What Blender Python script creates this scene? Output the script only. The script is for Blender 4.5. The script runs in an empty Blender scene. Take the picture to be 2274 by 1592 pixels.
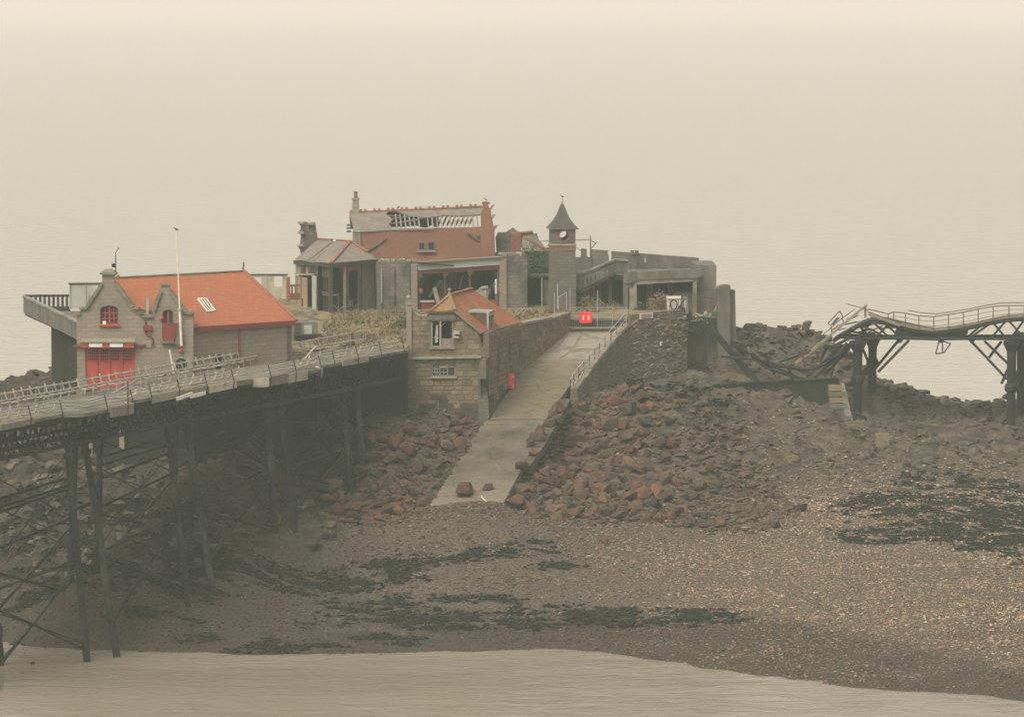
import bpy, bmesh, math, random
import numpy as np
from mathutils import Vector, Matrix
from mathutils.geometry import tessellate_polygon

random.seed(7)
RNG = np.random.default_rng(11)
S = bpy.context.scene
COL = S.collection
R = math.radians

# ------------------------------------------------------------------ camera, sky, sun, exposure
FPX, HOR, CAMZ, CX, CY = 9000.0, -20.0, 40.0, 1137.0, 796.0     # focal length (photo pixels), horizon row, eye height
TH = math.atan((CY - HOR) / FPX)
cam_d = bpy.data.cameras.new('camera'); cam = bpy.data.objects.new('camera', cam_d); COL.objects.link(cam)
cam.location = (0, 0, CAMZ); cam.rotation_euler = (math.pi / 2 - TH, 0, 0)
cam_d.sensor_width = 36.0; cam_d.lens = 36.0 * FPX / 2274.0
cam_d.clip_start = 1.0; cam_d.clip_end = 30000.0
S.camera = cam

SUN_EL, SUN_AZ = R(52), R(215)          # high veiled sun, behind the viewer's left shoulder
W = bpy.data.worlds.new('World'); S.world = W; W.use_nodes = True
wn = W.node_tree; wn.nodes.clear()
sky = wn.nodes.new('ShaderNodeTexSky'); sky.sky_type = 'NISHITA'; sky.sun_disc = False
sky.sun_elevation = SUN_EL; sky.sun_rotation = SUN_AZ; sky.dust_density = 6.0; sky.air_density = 1.2; sky.ozone_density = 1.0
hs = wn.nodes.new('ShaderNodeHueSaturation'); hs.inputs['Saturation'].default_value = 0.12; hs.inputs['Value'].default_value = 1.0
tint = wn.nodes.new('ShaderNodeMix'); tint.data_type = 'RGBA'; tint.blend_type = 'MULTIPLY'; tint.inputs[0].default_value = 1.0
tint.inputs[7].default_value = (1.0, 0.95, 0.815, 1)
bg = wn.nodes.new('ShaderNodeBackground'); bg.inputs['Strength'].default_value = 0.15
wo = wn.nodes.new('ShaderNodeOutputWorld')
wn.links.new(sky.outputs[0], hs.inputs['Color']); wn.links.new(hs.outputs[0], tint.inputs[6])
wn.links.new(tint.outputs[2], bg.inputs['Color']); wn.links.new(bg.outputs[0], wo.inputs['Surface'])

sun_d = bpy.data.lights.new('sun', 'SUN'); sun = bpy.data.objects.new('sun', sun_d); COL.objects.link(sun)
sun_d.energy = 1.0; sun_d.angle = R(25); sun_d.color = (1.0, 0.95, 0.86)
sd = Vector((math.sin(SUN_AZ) * math.cos(SUN_EL), math.cos(SUN_AZ) * math.cos(SUN_EL), math.sin(SUN_EL)))
sun.rotation_euler = sd.to_track_quat('Z', 'Y').to_euler()

vs = S.view_settings
vs.view_transform = 'Standard'; vs.look = 'None'; vs.exposure = 0.36; vs.gamma = 1.0; vs.use_curve_mapping = False
S.render.engine = 'CYCLES'
cy = S.cycles
cy.use_denoising = True; cy.max_bounces = 6; cy.diffuse_bounces = 3; cy.glossy_bounces = 3; cy.volume_bounces = 1
cy.transparent_max_bounces = 8; cy.caustics_reflective = False; cy.caustics_refractive = False

# ------------------------------------------------------------------ geometry helpers
ct, st = math.cos(TH), math.sin(TH)
def ray(px, py):
    u = (px - CX) / FPX; v = (CY - py) / FPX
    return Vector((u, ct + v * st, -st + v * ct))
def at(px, py, Y):
    r = ray(px, py); t = Y / r.y
    return Vector((r.x * t, Y, CAMZ + r.z * t))
def on(px, py, z):
    r = ray(px, py); t = (z - CAMZ) / r.z
    return Vector((r.x * t, r.y * t, z))
def hit(px, py, p0, n):
    r = ray(px, py); c = Vector((0, 0, CAMZ)); t = (Vector(p0) - c).dot(n) / r.dot(n)
    return c + r * t
class Fr:
    """vertical plane: o = a ground point, u = unit horizontal direction to the viewer's right"""
    def __init__(s, o, u):
        s.o = Vector((o[0], o[1], 0)); s.u = Vector((u[0], u[1], 0)).normalized(); s.n = Vector((s.u.y, -s.u.x, 0))
    def uz(s, px, py):
        p = hit(px, py, s.o, s.n)
        return ((p - s.o).dot(s.u), p.z)
    def p(s, u, z, d=0.0):
        q = s.o + s.u * u + s.n * d
        return Vector((q.x, q.y, z))
    def px(s, pts): return [s.uz(*q) for q in pts]

class MB:
    def __init__(s): s.v = []; s.f = []
    def face(s, pts):
        b = len(s.v); s.v += [tuple(p) for p in pts]; s.f.append(tuple(range(b, b + len(pts)))); return s
    def hexa(s, b4, t4):
        b = len(s.v); s.v += [tuple(p) for p in list(b4) + list(t4)]
        s.f += [tuple(b + i for i in q) for q in ((3,2,1,0),(4,5,6,7),(0,1,5,4),(1,2,6,5),(2,3,7,6),(3,0,4,7))]; return s
    def box(s, c, size, rz=0.0):
        c = Vector(c); hx, hy, hz = (q / 2 for q in size); cr, sr = math.cos(rz), math.sin(rz)
        def P(x, y, z): return c + Vector((x * cr - y * sr, x * sr + y * cr, z))
        return s.hexa([P(-hx,-hy,-hz),P(hx,-hy,-hz),P(hx,hy,-hz),P(-hx,hy,-hz)], [P(-hx,-hy,hz),P(hx,-hy,hz),P(hx,hy,hz),P(-hx,hy,hz)])
    def beam(s, p, q, w, h, up=(0, 0, 1)):
        p, q = Vector(p), Vector(q); d = (q - p).normalized(); up = Vector(up)
        if abs(d.dot(up)) > 0.97: up = Vector((0, 1, 0)) if abs(d.y) < 0.9 else Vector((1, 0, 0))
        a = d.cross(up).normalized(); b = a.cross(d).normalized()
        a *= w / 2; b *= h / 2
        return s.hexa([p - a - b, p + a - b, p + a + b, p - a + b], [q - a - b, q + a - b, q + a + b, q - a + b])
    def tube(s, p, q, r0, r1=None, n=8, cap=True):
        r1 = r0 if r1 is None else r1
        p, q = Vector(p), Vector(q); d = (q - p).normalized()
        up = Vector((0, 0, 1)) if abs(d.z) < 0.9 else Vector((1, 0, 0))
        a = d.cross(up).normalized(); b = a.cross(d).normalized(); k = len(s.v)
        for c, r in ((p, r0), (q, r1)):
            for i in range(n):
                t = 2 * math.pi * i / n; s.v.append(tuple(c + a * (r * math.cos(t)) + b * (r * math.sin(t))))
        for i in range(n):
            j = (i + 1) % n; s.f.append((k + i, k + j, k + n + j, k + n + i))
        if cap: s.f.append(tuple(k + n - 1 - i for i in range(n))); s.f.append(tuple(k + n + i for i in range(n)))
        return s
    def path(s, pts, r, n=6):
        for a, b in zip(pts[:-1], pts[1:]): s.tube(a, b, r, r, n)
        return s
    def slab(s, pts, th):
        """flat polygon thickened downwards along its own normal"""
        pts = [Vector(p) for p in pts]
        n = (pts[1] - pts[0]).cross(pts[2] - pts[0]).normalized()
        if n.z < 0: n = -n; pts = pts[::-1]
        m = len(pts); b = len(s.v); s.v += [tuple(p) for p in pts] + [tuple(p - n * th) for p in pts]
        s.f.append(tuple(range(b, b + m))); s.f.append(tuple(b + 2 * m - 1 - i for i in range(m)))
        for i in range(m):
            j = (i + 1) % m; s.f.append((b + j, b + i, b + m + i, b + m + j))
        return s
    def prism(s, poly, z0, z1):
        """vertical prism over an XY polygon (counter-clockwise); z1 may be a function"""
        m = len(poly); b = len(s.v); zt = z1 if callable(z1) else (lambda x, y: z1)
        s.v += [(x, y, z0) for x, y in poly] + [(x, y, zt(x, y)) for x, y in poly]
        for i in range(m):
            j = (i + 1) % m; s.f.append((b + i, b + j, b + m + j, b + m + i))
        for t in tessellate_polygon([[Vector((x, y, 0)) for x, y in poly]]):
            s.f.append(tuple(b + m + i for i in t)); s.f.append(tuple(b + i for i in t[::-1]))
        return s
    def wall(s, fr, outer, holes=(), th=0.4, d=0.0):
        """polygon with holes in the plane of fr, thickened backwards"""
        loops = [list(outer)] + [list(h) for h in holes]
        flat = [q for L in loops for q in L]; m = len(flat); b = len(s.v)
        s.v += [tuple(fr.p(u, z, d)) for u, z in flat] + [tuple(fr.p(u, z, d - th)) for u, z in flat]
        for t in tessellate_polygon([[Vector((u, z, 0)) for u, z in L] for L in loops]):
            s.f.append(tuple(b + i for i in t)); s.f.append(tuple(b + m + i for i in t[::-1]))
        k = 0
        for L in loops:
            n = len(L)
            for i in range(n):
                j = (i + 1) % n; s.f.append((b + k + i, b + k + j, b + m + k + j, b + m + k + i))
            k += n
        return s
    def lathe(s, c, prof, n=10):
        c = Vector(c); b = len(s.v)
        for r, z in prof:
            for i in range(n):
                t = 2 * math.pi * i / n; s.v.append((c.x + r * math.cos(t), c.y + r * math.sin(t), c.z + z))
        for k in range(len(prof) - 1):
            for i in range(n):
                j = (i + 1) % n; s.f.append((b + k * n + i, b + k * n + j, b + (k + 1) * n + j, b + (k + 1) * n + i))
        s.f.append(tuple(b + n - 1 - i for i in range(n))); s.f.append(tuple(b + (len(prof) - 1) * n + i for i in range(n)))
        return s

def rect(u0, z0, u1, z1): return [(u0, z0), (u1, z0), (u1, z1), (u0, z1)]
def arch(u0, z0, u1, z1, rise, n=8):
    c, h = (u0 + u1) / 2, (u1 - u0) / 2
    return [(u0, z0), (u1, z0)] + [(c + h * math.cos(math.pi * k / n), z1 + rise * math.sin(math.pi * k / n)) for k in range(n + 1)]
def prect(fr, x0, y0, x1, y1):
    y0, y1 = min(y0, y1), max(y0, y1); a = fr.uz(x0, y1); b = fr.uz(x1, y0); return (a[0], a[1], b[0], b[1])

ORG = {}
def props(o, label=None, cat=None, group=None, kind=None):
    if label: o['label'] = label
    if cat: o['category'] = cat
    if group: o['group'] = group
    if kind: o['kind'] = kind
    return o
def thing(name, label, cat, loc, group=None):
    o = bpy.data.objects.new(name, None); COL.objects.link(o); o.location = loc; o.empty_display_size = 0.3
    ORG[o.name] = Vector(loc); return props(o, label, cat, group)
def build(name, mb, mat, parent=None, smooth=False, **kw):
    """links what mb holds (world coordinates) as ONE mesh object, a child of parent if given"""
    vs_ = np.array(mb.v, dtype=np.float64)
    if parent is not None: org = ORG[parent.name]
    else:
        lo, hi = vs_.min(0), vs_.max(0); org = Vector(((lo[0] + hi[0]) / 2, (lo[1] + hi[1]) / 2, lo[2]))
    me = bpy.data.meshes.new(name); me.from_pydata([tuple(p) for p in (vs_ - np.array(org))], [], mb.f)
    me.materials.append(mat)
    bm = bmesh.new(); bm.from_mesh(me); bmesh.ops.recalc_face_normals(bm, faces=bm.faces); bm.to_mesh(me); bm.free()
    if smooth: me.polygons.foreach_set('use_smooth', [True] * len(me.polygons))
    o = bpy.data.objects.new(name, me); COL.objects.link(o)
    if parent is not None: o.parent = parent; ORG[o.name] = org
    else: o.location = org; ORG[o.name] = org
    return props(o, **kw)
def inst(name, me, parent, loc, rot=(0, 0, 0), scale=(1, 1, 1), **kw):
    """another object on shared mesh data, world location loc"""
    o = bpy.data.objects.new(name, me); COL.objects.link(o)
    if parent is not None: o.parent = parent; loc = Vector(loc) - ORG[parent.name]; ORG[o.name] = ORG[parent.name]
    o.location = loc; o.rotation_euler = rot; o.scale = scale
    return props(o, **kw)
def data(name, mb, mat):
    me = bpy.data.meshes.new(name); me.from_pydata(mb.v, [], mb.f); me.materials.append(mat)
    bm = bmesh.new(); bm.from_mesh(me); bmesh.ops.recalc_face_normals(bm, faces=bm.faces); bm.to_mesh(me); bm.free()
    return me

# ------------------------------------------------------------------ noise in numpy
def _hash(ix, iy, seed):
    h = (ix.astype(np.int64) * 374761393 + iy.astype(np.int64) * 668265263 + seed * 974711) & 0xffffffff
    h = ((h ^ (h >> 13)) * 1274126177) & 0xffffffff
    return ((h ^ (h >> 16)) & 0xffff) / 65535.0
def vnoise(x, y, seed=0):
    x = np.asarray(x, dtype=float); y = np.asarray(y, dtype=float)
    ix, iy = np.floor(x), np.floor(y); fx, fy = x - ix, y - iy
    fx = fx * fx * (3 - 2 * fx); fy = fy * fy * (3 - 2 * fy)
    a = _hash(ix, iy, seed); b = _hash(ix + 1, iy, seed); c = _hash(ix, iy + 1, seed); d = _hash(ix + 1, iy + 1, seed)
    return (a * (1 - fx) + b * fx) * (1 - fy) + (c * (1 - fx) + d * fx) * fy
def fbm(x, y, seed=0, oct=4):
    s, a, t = 0.0, 1.0, 0.0
    for k in range(oct):
        s = s + a * vnoise(x * 2 ** k, y * 2 ** k, seed + k); t += a; a *= 0.5
    return s / t

# ------------------------------------------------------------------ materials
def newmat(name):
    m = bpy.data.materials.new(name); m.use_nodes = True; nt = m.node_tree; nt.nodes.clear()
    out = nt.nodes.new('ShaderNodeOutputMaterial'); b = nt.nodes.new('ShaderNodeBsdfPrincipled')
    nt.links.new(b.outputs[0], out.inputs[0]); return m, nt, b
def nd(nt, t, **kw):
    n = nt.nodes.new(t)
    for k, v in kw.items(): setattr(n, k, v)
    return n
def rgb(c): return (c[0], c[1], c[2], 1)
def mixc(nt, fac, a, b, blend='MIX'):
    m = nd(nt, 'ShaderNodeMix', data_type='RGBA', blend_type=blend)
    for sck, v in ((m.inputs[0], fac), (m.inputs[6], a), (m.inputs[7], b)):
        if isinstance(v, bpy.types.NodeSocket): nt.links.new(v, sck)
        elif isinstance(v, (int, float)): sck.default_value = v
        else: sck.default_value = rgb(v)
    return m.outputs[2]
def noise(nt, vec, scale, detail=4, rough=0.6, lo=0.35, hi=0.65):
    n = nd(nt, 'ShaderNodeTexNoise'); n.inputs['Scale'].default_value = scale; n.inputs['Detail'].default_value = detail
    n.inputs['Roughness'].default_value = rough; nt.links.new(vec, n.inputs['Vector'])
    r = nd(nt, 'ShaderNodeMapRange'); r.inputs[1].default_value = lo; r.inputs[2].default_value = hi; nt.links.new(n.outputs[0], r.inputs[0])
    return r.outputs[0]
def scaled(nt, vec, sc):
    m = nd(nt, 'ShaderNodeMapping'); m.inputs['Scale'].default_value = sc; nt.links.new(vec, m.inputs['Vector']); return m.outputs[0]
def pos(nt): return nd(nt, 'ShaderNodeNewGeometry').outputs['Position']
def bumpn(nt, b, h, strength, dist):
    bp = nd(nt, 'ShaderNodeBump'); bp.inputs['Strength'].default_value = strength; bp.inputs['Distance'].default_value = dist
    nt.links.new(h, bp.inputs['Height']); nt.links.new(bp.outputs[0], b.inputs['Normal'])
def plain(name, c1, c2, scale=2.0, c3=None, s3=0.4, rough=0.9, bump=0.4, dist=0.03, rnd=0.0, stretch=(1, 1, 1), spec=0.25, lo3=0.5, hi3=0.62, metal=0.0):
    """two-tone weathered surface with optional patches of a third colour and per-object variation"""
    m, nt, b = newmat(name); P = scaled(nt, pos(nt), stretch)
    f = noise(nt, P, scale, 6)
    col = mixc(nt, f, c1, c2)
    if c3 is not None: col = mixc(nt, noise(nt, P, s3, 5, 0.65, lo3, hi3), col, c3)
    if rnd:
        oi = nd(nt, 'ShaderNodeObjectInfo'); mr = nd(nt, 'ShaderNodeMapRange')
        mr.inputs[3].default_value = 1 - rnd; mr.inputs[4].default_value = 1 + rnd
        nt.links.new(oi.outputs['Random'], mr.inputs[0])
        col = mixc(nt, 1.0, col, mr.outputs[0], 'MULTIPLY')
    nt.links.new(col, b.inputs['Base Color'])
    b.inputs['Roughness'].default_value = rough; b.inputs['Specular IOR Level'].default_value = spec; b.inputs['Metallic'].default_value = metal
    if bump: bumpn(nt, b, noise(nt, P, scale * 3, 6, 0.7, 0.2, 0.8), bump, dist)
    return m
def coursed(name, c1, c2, mortar, bw, bh, msize=0.025, c3=None, s3=0.5, lo3=0.5, hi3=0.65, bump=0.6, dist=0.03, vmul=1.0, rough=0.92, wob=0.0):
    """coursed masonry, brick or tile rows on any wall or pitched roof (u along the level, v up)"""
    m, nt, b = newmat(name); g = nd(nt, 'ShaderNodeNewGeometry')
    cr = nd(nt, 'ShaderNodeVectorMath', operation='CROSS_PRODUCT'); cr.inputs[0].default_value = (0, 0, 1); nt.links.new(g.outputs['True Normal'], cr.inputs[1])
    nm = nd(nt, 'ShaderNodeVectorMath', operation='NORMALIZE'); nt.links.new(cr.outputs[0], nm.inputs[0])
    dt = nd(nt, 'ShaderNodeVectorMath', operation='DOT_PRODUCT'); nt.links.new(g.outputs['Position'], dt.inputs[0]); nt.links.new(nm.outputs[0], dt.inputs[1])
    sp = nd(nt, 'ShaderNodeSeparateXYZ'); nt.links.new(g.outputs['Position'], sp.inputs[0])
    mu = nd(nt, 'ShaderNodeMath', operation='MULTIPLY'); mu.inputs[1].default_value = vmul; nt.links.new(sp.outputs[2], mu.inputs[0])
    cb = nd(nt, 'ShaderNodeCombineXYZ'); nt.links.new(dt.outputs['Value'], cb.inputs[0]); nt.links.new(mu.outputs[0], cb.inputs[1])
    vec = cb.outputs[0]
    if wob:
        wn_ = nd(nt, 'ShaderNodeTexNoise'); wn_.inputs['Scale'].default_value = 1.7; nt.links.new(vec, wn_.inputs['Vector'])
        ad = nd(nt, 'ShaderNodeVectorMath', operation='MULTIPLY_ADD'); ad.inputs[1].default_value = (wob, wob, 0)
        nt.links.new(wn_.outputs['Color'], ad.inputs[0]); nt.links.new(vec, ad.inputs[2]); vec = ad.outputs[0]
    br = nd(nt, 'ShaderNodeTexBrick'); br.inputs['Color1'].default_value = rgb(c1); br.inputs['Color2'].default_value = rgb(c2); br.inputs['Mortar'].default_value = rgb(mortar)
    br.inputs['Scale'].default_value = 1.0; br.inputs['Brick Width'].default_value = bw; br.inputs['Row Height'].default_value = bh
    br.inputs['Mortar Size'].default_value = msize; br.inputs['Mortar Smooth'].default_value = 0.3
    nt.links.new(vec, br.inputs['Vector'])
    col = mixc(nt, noise(nt, g.outputs['Position'], 3.0, 6, 0.65, 0.3, 0.7), br.outputs['Color'], [0.62 * q for q in c1])
    col = mixc(nt, 0.45, br.outputs['Color'], col)
    if c3 is not None: col = mixc(nt, noise(nt, g.outputs['Position'], s3, 6, 0.65, lo3, hi3), col, c3)
    nt.links.new(col, b.inputs['Base Color']); b.inputs['Roughness'].default_value = rough; b.inputs['Specular IOR Level'].default_value = 0.2
    iv = nd(nt, 'ShaderNodeMath', operation='MULTIPLY_ADD'); iv.inputs[1].default_value = -1.0; nt.links.new(br.outputs['Fac'], iv.inputs[0])
    nt.links.new(noise(nt, g.outputs['Position'], 6.0, 5, 0.7, 0.2, 0.8), iv.inputs[2])
    bumpn(nt, b, iv.outputs[0], bump, dist)
    return m
M = {}
M['stone'] = coursed('grey_stone', (0.30, 0.25, 0.20), (0.25, 0.212, 0.172), (0.20, 0.172, 0.142), 0.62, 0.27, 0.02, wob=0.12, c3=(0.17, 0.157, 0.11), s3=0.35, lo3=0.5, hi3=0.75)
M['stone_ruin'] = coursed('ruin_stone', (0.235, 0.21, 0.17), (0.135, 0.13, 0.11), (0.10, 0.095, 0.082), 0.55, 0.25, 0.02, c3=(0.075, 0.08, 0.062), s3=0.7, lo3=0.47, hi3=0.66, wob=0.3)
M['stone_tower'] = coursed('tower_stone', (0.185, 0.165, 0.135), (0.13, 0.12, 0.10), (0.105, 0.097, 0.083), 0.5, 0.24, 0.02, c3=(0.10, 0.10, 0.075), s3=0.7, lo3=0.5, hi3=0.7, wob=0.25)
M['stone_wet'] = coursed('wet_dark_stone', (0.018, 0.023, 0.022), (0.011, 0.015, 0.0155), (0.007, 0.009, 0.009), 0.9, 0.36, 0.03, c3=(0.02, 0.03, 0.018), s3=0.35, lo3=0.52, hi3=0.7, rough=0.7)  # near-black stone: the shade under the pier deck is in its colour
M['rubble'] = coursed('rubble_wall', (0.26, 0.215, 0.16), (0.18, 0.155, 0.12), (0.13, 0.115, 0.092), 0.5, 0.3, 0.05, c3=(0.11, 0.103, 0.075), s3=0.5, lo3=0.5, hi3=0.7, wob=0.75, bump=0.9, dist=0.06)
M['mortar'] = plain('hut_mortar', (0.15, 0.122, 0.085), (0.11, 0.092, 0.066), 3.0)
M['block'] = plain('hut_block', (0.235, 0.18, 0.11), (0.15, 0.118, 0.075), 2.0, c3=(0.095, 0.088, 0.06), s3=0.6, lo3=0.52, hi3=0.7, rnd=0.2, bump=0.5)
M['block_dark'] = plain('hut_block_wet', (0.085, 0.078, 0.06), (0.05, 0.05, 0.042), 2.5, rnd=0.22, bump=0.5)
M['brick'] = coursed('red_brick', (0.265, 0.125, 0.08), (0.23, 0.105, 0.068), (0.21, 0.115, 0.085), 0.24, 0.085, 0.012, c3=(0.32, 0.17, 0.115), s3=0.3, lo3=0.5, hi3=0.75, bump=0.2, dist=0.01)
M['brick_part'] = plain('red_brick_dressing', (0.24, 0.10, 0.065), (0.17, 0.075, 0.05), 3.0, rnd=0.15)
M['tile'] = coursed('orange_tile', (0.41, 0.14, 0.07), (0.345, 0.112, 0.058), (0.24, 0.08, 0.045), 0.42, 0.36, 0.02, c3=(0.27, 0.12, 0.07), s3=0.9, lo3=0.48, hi3=0.68, bump=0.4, dist=0.015, vmul=2.2)
M['tile_hut'] = coursed('mossy_red_tile', (0.38, 0.14, 0.062), (0.29, 0.105, 0.05), (0.20, 0.07, 0.035), 0.2, 0.20, 0.02, c3=(0.30, 0.17, 0.08), s3=0.7, lo3=0.5, hi3=0.72, bump=0.7, dist=0.03, vmul=1.5)
M['tile_lichen'] = coursed('lichened_tile', (0.30, 0.135, 0.065), (0.23, 0.115, 0.058), (0.16, 0.09, 0.045), 0.2, 0.20, 0.02, c3=(0.25, 0.19, 0.10), s3=1.2, lo3=0.45, hi3=0.65, bump=0.7, dist=0.03, vmul=1.5)
M['slate'] = coursed('slate_roof', (0.235, 0.205, 0.18), (0.165, 0.147, 0.132), (0.11, 0.10, 0.092), 0.35, 0.22, 0.012, c3=(0.22, 0.205, 0.14), s3=1.1, lo3=0.5, hi3=0.66, bump=0.4, dist=0.02, vmul=1.6)
M['slate_dark'] = coursed('slate_dark', (0.10, 0.097, 0.085), (0.075, 0.075, 0.066), (0.05, 0.05, 0.046), 0.3, 0.2, 0.02, c3=(0.10, 0.11, 0.08), s3=0.8, bump=0.5, dist=0.02, vmul=1.2)
M['ridge'] = plain('ridge_tile', (0.30, 0.125, 0.08), (0.20, 0.085, 0.06), 4.0, rnd=0.15)
M['coping'] = plain('mossy_coping', (0.21, 0.20, 0.14), (0.14, 0.15, 0.095), 2.0, c3=(0.11, 0.13, 0.07), s3=1.0)
M['sandstone'] = plain('weathered_sandstone', (0.28, 0.25, 0.19), (0.20, 0.18, 0.14), 2.5, rnd=0.12)
M['concrete'] = plain('old_concrete', (0.18, 0.165, 0.135), (0.115, 0.108, 0.09), 1.6, c3=(0.08, 0.082, 0.064), s3=0.9, lo3=0.45, hi3=0.65, stretch=(1, 1, 0.35))
M['concrete_lt'] = plain('pale_concrete', (0.27, 0.24, 0.19), (0.20, 0.18, 0.145), 1.2, c3=(0.13, 0.125, 0.10), s3=0.6)
M['green_wall'] = plain('algae_concrete', (0.026, 0.030, 0.022), (0.015, 0.019, 0.015), 1.5, c3=(0.03, 0.035, 0.02), s3=0.8)
M['iron'] = plain('rusted_iron', (0.018, 0.021, 0.022), (0.011, 0.014, 0.015), 3.0, c3=(0.05, 0.035, 0.025), s3=0.9, lo3=0.56, hi3=0.7, rough=0.7, spec=0.3)
M['iron_leg'] = plain('leg_iron', (0.013, 0.017, 0.018), (0.008, 0.011, 0.012), 2.0, c3=(0.035, 0.045, 0.025), s3=0.5, rough=0.75)
M['rust'] = plain('brown_rust', (0.13, 0.075, 0.05), (0.075, 0.05, 0.04), 4.0, rough=0.9)
M['rail'] = plain('grey_rail', (0.36, 0.37, 0.34), (0.27, 0.275, 0.255), 3.0, c3=(0.2, 0.13, 0.09), s3=1.4, lo3=0.55, hi3=0.7, rough=0.7)
M['bracket'] = plain('cream_bracket', (0.43, 0.375, 0.28), (0.31, 0.27, 0.20), 5.0, c3=(0.22, 0.13, 0.08), s3=2.0, lo3=0.55, hi3=0.7, rnd=0.25)
M['board'] = plain('painted_board', (0.58, 0.52, 0.43), (0.42, 0.37, 0.31), 2.0, c3=(0.24, 0.19, 0.15), s3=1.2, lo3=0.5, hi3=0.68, rnd=0.35, stretch=(1, 1, 3))
M['deck'] = plain('deck_boards', (0.21, 0.19, 0.15), (0.14, 0.13, 0.105), 1.5, c3=(0.09, 0.09, 0.07), s3=0.7)
M['deck_dk'] = plain('weathered_apron', (0.105, 0.092, 0.068), (0.06, 0.055, 0.043), 2.0, rnd=0.12)
M['red'] = plain('red_paint', (0.43, 0.066, 0.046), (0.38, 0.058, 0.042), 2.0, rough=0.6, bump=0.1, rnd=0.05)
M['red_dark'] = plain('dark_red_paint', (0.22, 0.038, 0.034), (0.17, 0.032, 0.03), 2.0, rough=0.7, bump=0.1)
M['rail_thin'] = M['rail']
M['red_bright'] = plain('red_plastic', (0.80, 0.035, 0.045), (0.72, 0.03, 0.04), 2.0, rough=0.45, bump=0.0)
M['white'] = plain('white_paint', (0.72, 0.68, 0.58), (0.60, 0.57, 0.50), 2.0, c3=(0.35, 0.30, 0.24), s3=1.5, lo3=0.58, hi3=0.75, bump=0.1)
M['white_clean'] = plain('white_board', (0.78, 0.75, 0.68), (0.72, 0.69, 0.62), 2.0, bump=0.0, rough=0.6)
M['panel'] = plain('stained_panel', (0.40, 0.40, 0.36), (0.33, 0.33, 0.30), 1.5, c3=(0.22, 0.22, 0.19), s3=1.8, lo3=0.55, hi3=0.68, stretch=(1, 1, 0.5))
M['cream'] = plain('cream_render', (0.42, 0.385, 0.29), (0.34, 0.31, 0.24), 1.5, c3=(0.25, 0.24, 0.19), s3=1.0)
M['blue'] = plain('blue_paint', (0.08, 0.10, 0.28), (0.07, 0.09, 0.24), 2.0, bump=0.0)
M['wood'] = plain('grey_timber', (0.25, 0.225, 0.175), (0.17, 0.15, 0.12), 4.0, rnd=0.22, stretch=(1, 1, 0.4))
M['wood_lt'] = plain('bleached_timber', (0.40, 0.37, 0.29), (0.28, 0.26, 0.205), 4.0, rnd=0.2)
M['wood_tan'] = plain('tan_timber', (0.33, 0.23, 0.14), (0.23, 0.16, 0.10), 4.0, rnd=0.2)
M['wood_dk'] = plain('dark_timber', (0.060, 0.055, 0.048), (0.035, 0.034, 0.032), 3.0, rnd=0.2)
M['lead'] = plain('lead_flashing', (0.31, 0.34, 0.31), (0.24, 0.26, 0.24), 2.0, rough=0.6)
M['glass'] = plain('dark_glass', (0.03, 0.035, 0.04), (0.02, 0.024, 0.028), 1.0, rough=0.15, bump=0.0, spec=0.5)
M['shadow_room'] = plain('sooty_interior', (0.016, 0.017, 0.017), (0.010, 0.011, 0.011), 1.0, bump=0.0)  # unlit insides: their shade is put into this near-black colour
M['boulder_r'] = plain('red_boulder', (0.138, 0.064, 0.039), (0.078, 0.042, 0.029), 1.6, c3=(0.05, 0.045, 0.032), s3=0.8, rnd=0.26, lo3=0.48, hi3=0.68)
M['boulder_b'] = plain('brown_boulder', (0.102, 0.068, 0.044), (0.062, 0.046, 0.032), 1.6, c3=(0.045, 0.044, 0.033), s3=0.8, rnd=0.35, lo3=0.48, hi3=0.68)
M['boulder_d'] = plain('dark_boulder', (0.07, 0.048, 0.038), (0.042, 0.034, 0.029), 1.6, c3=(0.028, 0.029, 0.024), s3=0.8, rnd=0.3)
M['gull_dk'] = plain('dark_plumage', (0.03, 0.03, 0.032), (0.02, 0.02, 0.022), 8.0, bump=0.0)
M['gull_gy'] = plain('grey_plumage', (0.35, 0.34, 0.31), (0.25, 0.24, 0.22), 8.0, bump=0.0)
M['ivy'] = plain('ivy_leaf', (0.085, 0.115, 0.05), (0.045, 0.07, 0.03), 6.0, bump=0.0, rnd=0.2)
M['dead_veg'] = plain('dead_bush', (0.26, 0.19, 0.11), (0.17, 0.13, 0.08), 6.0, bump=0.0)
M['straw'] = plain('straw', (0.27, 0.205, 0.115), (0.14, 0.112, 0.066), 1.1, c3=(0.10, 0.10, 0.058), s3=0.5, bump=0.0)
M['weed'] = plain('seaweed', (0.020, 0.021, 0.014), (0.010, 0.012, 0.009), 2.0, rough=0.75, bump=0.0, spec=0.15)

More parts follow.
